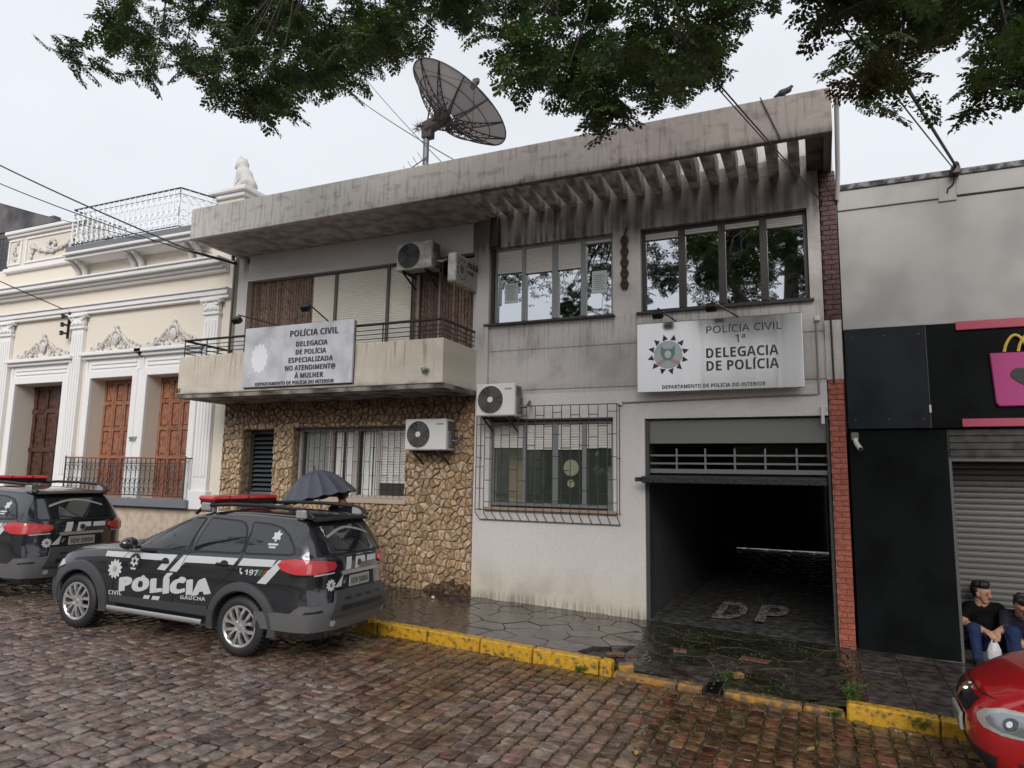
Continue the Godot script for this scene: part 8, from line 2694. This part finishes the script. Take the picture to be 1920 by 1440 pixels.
func build_litter() -> void:
	weed("weed tuft at the corner of the yellow kerb, before the brick strip", Vector3(0.20, walk_y(0.2, 2.2), 2.28), 34, 0.17)
	weed("small weed at the joint of the yellow kerb near the red car", Vector3(0.72, road_y(0.72) + 0.03, kerb_z(0.72) + 0.02), 20, 0.13)
	weed("weed growing out of the gully", Vector3(-0.99, walk_y(-1, 1.9) - 0.02, 2.0), 22, 0.10)
	weed("weed at the foot of the kerb below the brick strip", Vector3(0.02, road_y(0.0) + 0.0, 2.50), 14, 0.07)
	weed("weeds at the end of the high kerb", Vector3(-2.5, road_y(-2.5), kerb_z(-2.5) + 0.03), 16, 0.06)
	# plants rooted in the balcony slab
	weed("green plant growing on the right end of the balcony front", Vector3(-5.35, 3.60, 1.16), 16, 0.10)
	weed("small plant at the left lower corner of the balcony", Vector3(-10.48, 3.5, 1.17), 14, 0.11)
	# moss and grass in the joints of the drive
	var moss := MB.new()
	for q in 900:
		var x := rr(-2.3, 0.3); var z := rr(0.2, 2.35)
		var a := rr(0, TAU)
		var y := walk_y(x, z)
		var w := rr(0.006, 0.014)
		var c := Vector3(x, y - 0.012, z)
		moss.tri(c + Vector3(cos(a), 0, sin(a)) * w, c - Vector3(cos(a), 0, sin(a)) * w, c + Vector3(rr(-0.01, 0.01), rr(0.014, 0.026), rr(-0.01, 0.01)))
	for q in 2600:
		var x := rr(-7.0, 2.0); var z := kerb_z(x) + absf(rng.randfn(0.0, 0.9)) + 0.02
		if z > 6.5: continue
		var a := rr(0, TAU)
		var w := rr(0.004, 0.010)
		var c := Vector3(x, road_y(x) - 0.018, z)
		moss.tri(c + Vector3(cos(a), 0, sin(a)) * w, c - Vector3(cos(a), 0, sin(a)) * w, c + Vector3(rr(-0.012, 0.012), rr(0.018, 0.03), rr(-0.012, 0.012)))
	var mo := part(self, "moss", moss, mat("moss", lin(0.12, 0.13, 0.035), 0.8))
	mo.set_meta("kind", "stuff"); mo.set_meta("label", "short moss and grass growing in the joints of the paving"); mo.set_meta("category", "moss")
	# broken bricks by the end of the high kerb, and a hole below them
	var bm := speckle(mat("broken_brick", lin(0.16, 0.075, 0.05), 0.5), 801, 0.5, 1.3, 0.03, 2.0)
	var ym: Material = mats["kerb_worn"]
	var i := 0
	for e in [["flat broken brick slab at the end of the high yellow kerb", Vector3(-2.22, 0.0, 1.98), Vector3(0.24, 0.05, 0.10), 0.5, 0], ["smaller broken brick leaning behind the brick slab", Vector3(-2.08, 0.0, 1.86), Vector3(0.12, 0.06, 0.09), -0.4, 0],
		["yellow stained broken stone over the drain hole", Vector3(-2.02, 0.0, 2.24), Vector3(0.17, 0.07, 0.11), 0.3, 1], ["orange brick piece lying on the mossy flags", Vector3(-1.62, -0.01, 1.28), Vector3(0.16, 0.03, 0.06), 0.15, 0],
		["pale flat stone lying across the drive near the gully", Vector3(-0.78, -0.01, 1.22), Vector3(0.34, 0.024, 0.10), -0.25, 0], ["pale stone lump beside the weed in the gully", Vector3(-0.90, 0.0, 1.92), Vector3(0.12, 0.06, 0.09), 0.6, 1]]:
		var c: Vector3 = e[1]
		var s: Vector3 = e[2]
		var m := MB.new()
		m.box(-s * 0.5, s * 0.5, 0.012)
		for k in m.v.size(): m.v[k] += Vector3(sin(m.v[k].x * 40.0 + i), sin(m.v[k].z * 50.0 + i), cos(m.v[k].y * 30.0 + m.v[k].x * 25.0)) * 0.008
		var o := whole("broken_stone", e[0], "stone", m, bm if e[4] == 0 else ym, "broken stones about the drive")
		o.transform = Transform3D(Basis(Vector3.UP, e[3]) * Basis(Vector3.RIGHT, 0.08), Vector3(c.x, walk_y(c.x, c.z) + s.y * 0.42, c.z))
		i += 1
	# a scrap of paper
	var sc := MB.new()
	sc.ball(Vector3(0, 0.02, 0), Vector3(0.03, 0.022, 0.025), 8, 6)
	for k in sc.v.size(): sc.v[k] += Vector3(sin(sc.v[k].y * 300.0), sin(sc.v[k].x * 200.0), sin(sc.v[k].z * 260.0)) * 0.004
	var so := whole("paper_scrap", "crumpled white paper scrap on the wet pavement by the stone wall", "litter", sc, mat("paper_white", lin(0.6, 0.6, 0.6), 0.8))
	so.position = Vector3(-5.45, walk_y(-5.45, 0.55), 0.55)
	# fallen leaves in the street
	var lm := []
	for k in 3: lm.append(mat("dead_leaf_%d" % k, lin([0.30, 0.22, 0.34][k], [0.17, 0.09, 0.24][k], [0.05, 0.04, 0.06][k]), 0.6))
	var lf := MB.new()
	lf.prism(PackedVector2Array([Vector2(-0.05, 0), Vector2(-0.02, 0.018), Vector2(0.02, 0.02), Vector2(0.055, 0.002), Vector2(0.02, -0.016), Vector2(-0.02, -0.016)]), 0.0, 0.003)
	var lmesh := lf.mesh()
	for k in 14:
		var x := rr(-5.5, 0.8); var z := kerb_z(x) + rr(0.1, 2.6)
		var o := whole("fallen_leaf", "small fallen leaf lying on the wet cobbles", "leaf", lmesh, lm[k % 3], "fallen leaves on the cobbles")
		o.transform = Transform3D(Basis(Vector3.UP, rr(0, TAU)) * Basis(Vector3.RIGHT, -PI / 2 + rr(-0.2, 0.2)) * Basis.from_scale(Vector3.ONE * rr(0.7, 1.2)), Vector3(x, road_y(x) + 0.016, z))
	# pigeon on the parapet
	var pg := MB.new()
	var P := func(x: float, y: float, z: float) -> Vector3: return Vector3(-0.23 + x, 6.99 + y, 1.15 + z)
	sdf_into(pg, [[P.call(0.06, 0.03, 0), P.call(-0.05, 0.0, 0), 0.05, 0.055], [P.call(-0.05, 0, 0), P.call(-0.17, -0.05, 0), 0.045, 0.018], [P.call(0.08, 0.05, 0), P.call(0.105, 0.085, 0), 0.032, 0.026], [P.call(0.12, 0.085, 0), P.call(0.148, 0.08, 0), 0.009, 0.004], [P.call(0.0, -0.04, 0.02), P.call(0.0, -0.08, 0.02), 0.007, 0.006], [P.call(0.0, -0.04, -0.02), P.call(0.0, -0.08, -0.02), 0.007, 0.006]], 0.008, 0.01)
	for k in pg.v.size(): pg.v[k] = Vector3(-0.23, 6.92, 1.15) + (pg.v[k] - Vector3(-0.23, 6.91, 1.15)) * 0.72
	whole("pigeon", "dark pigeon perched on the parapet near its right end", "bird", pg, mat("pigeon_grey", lin(0.04, 0.042, 0.05), 0.7))
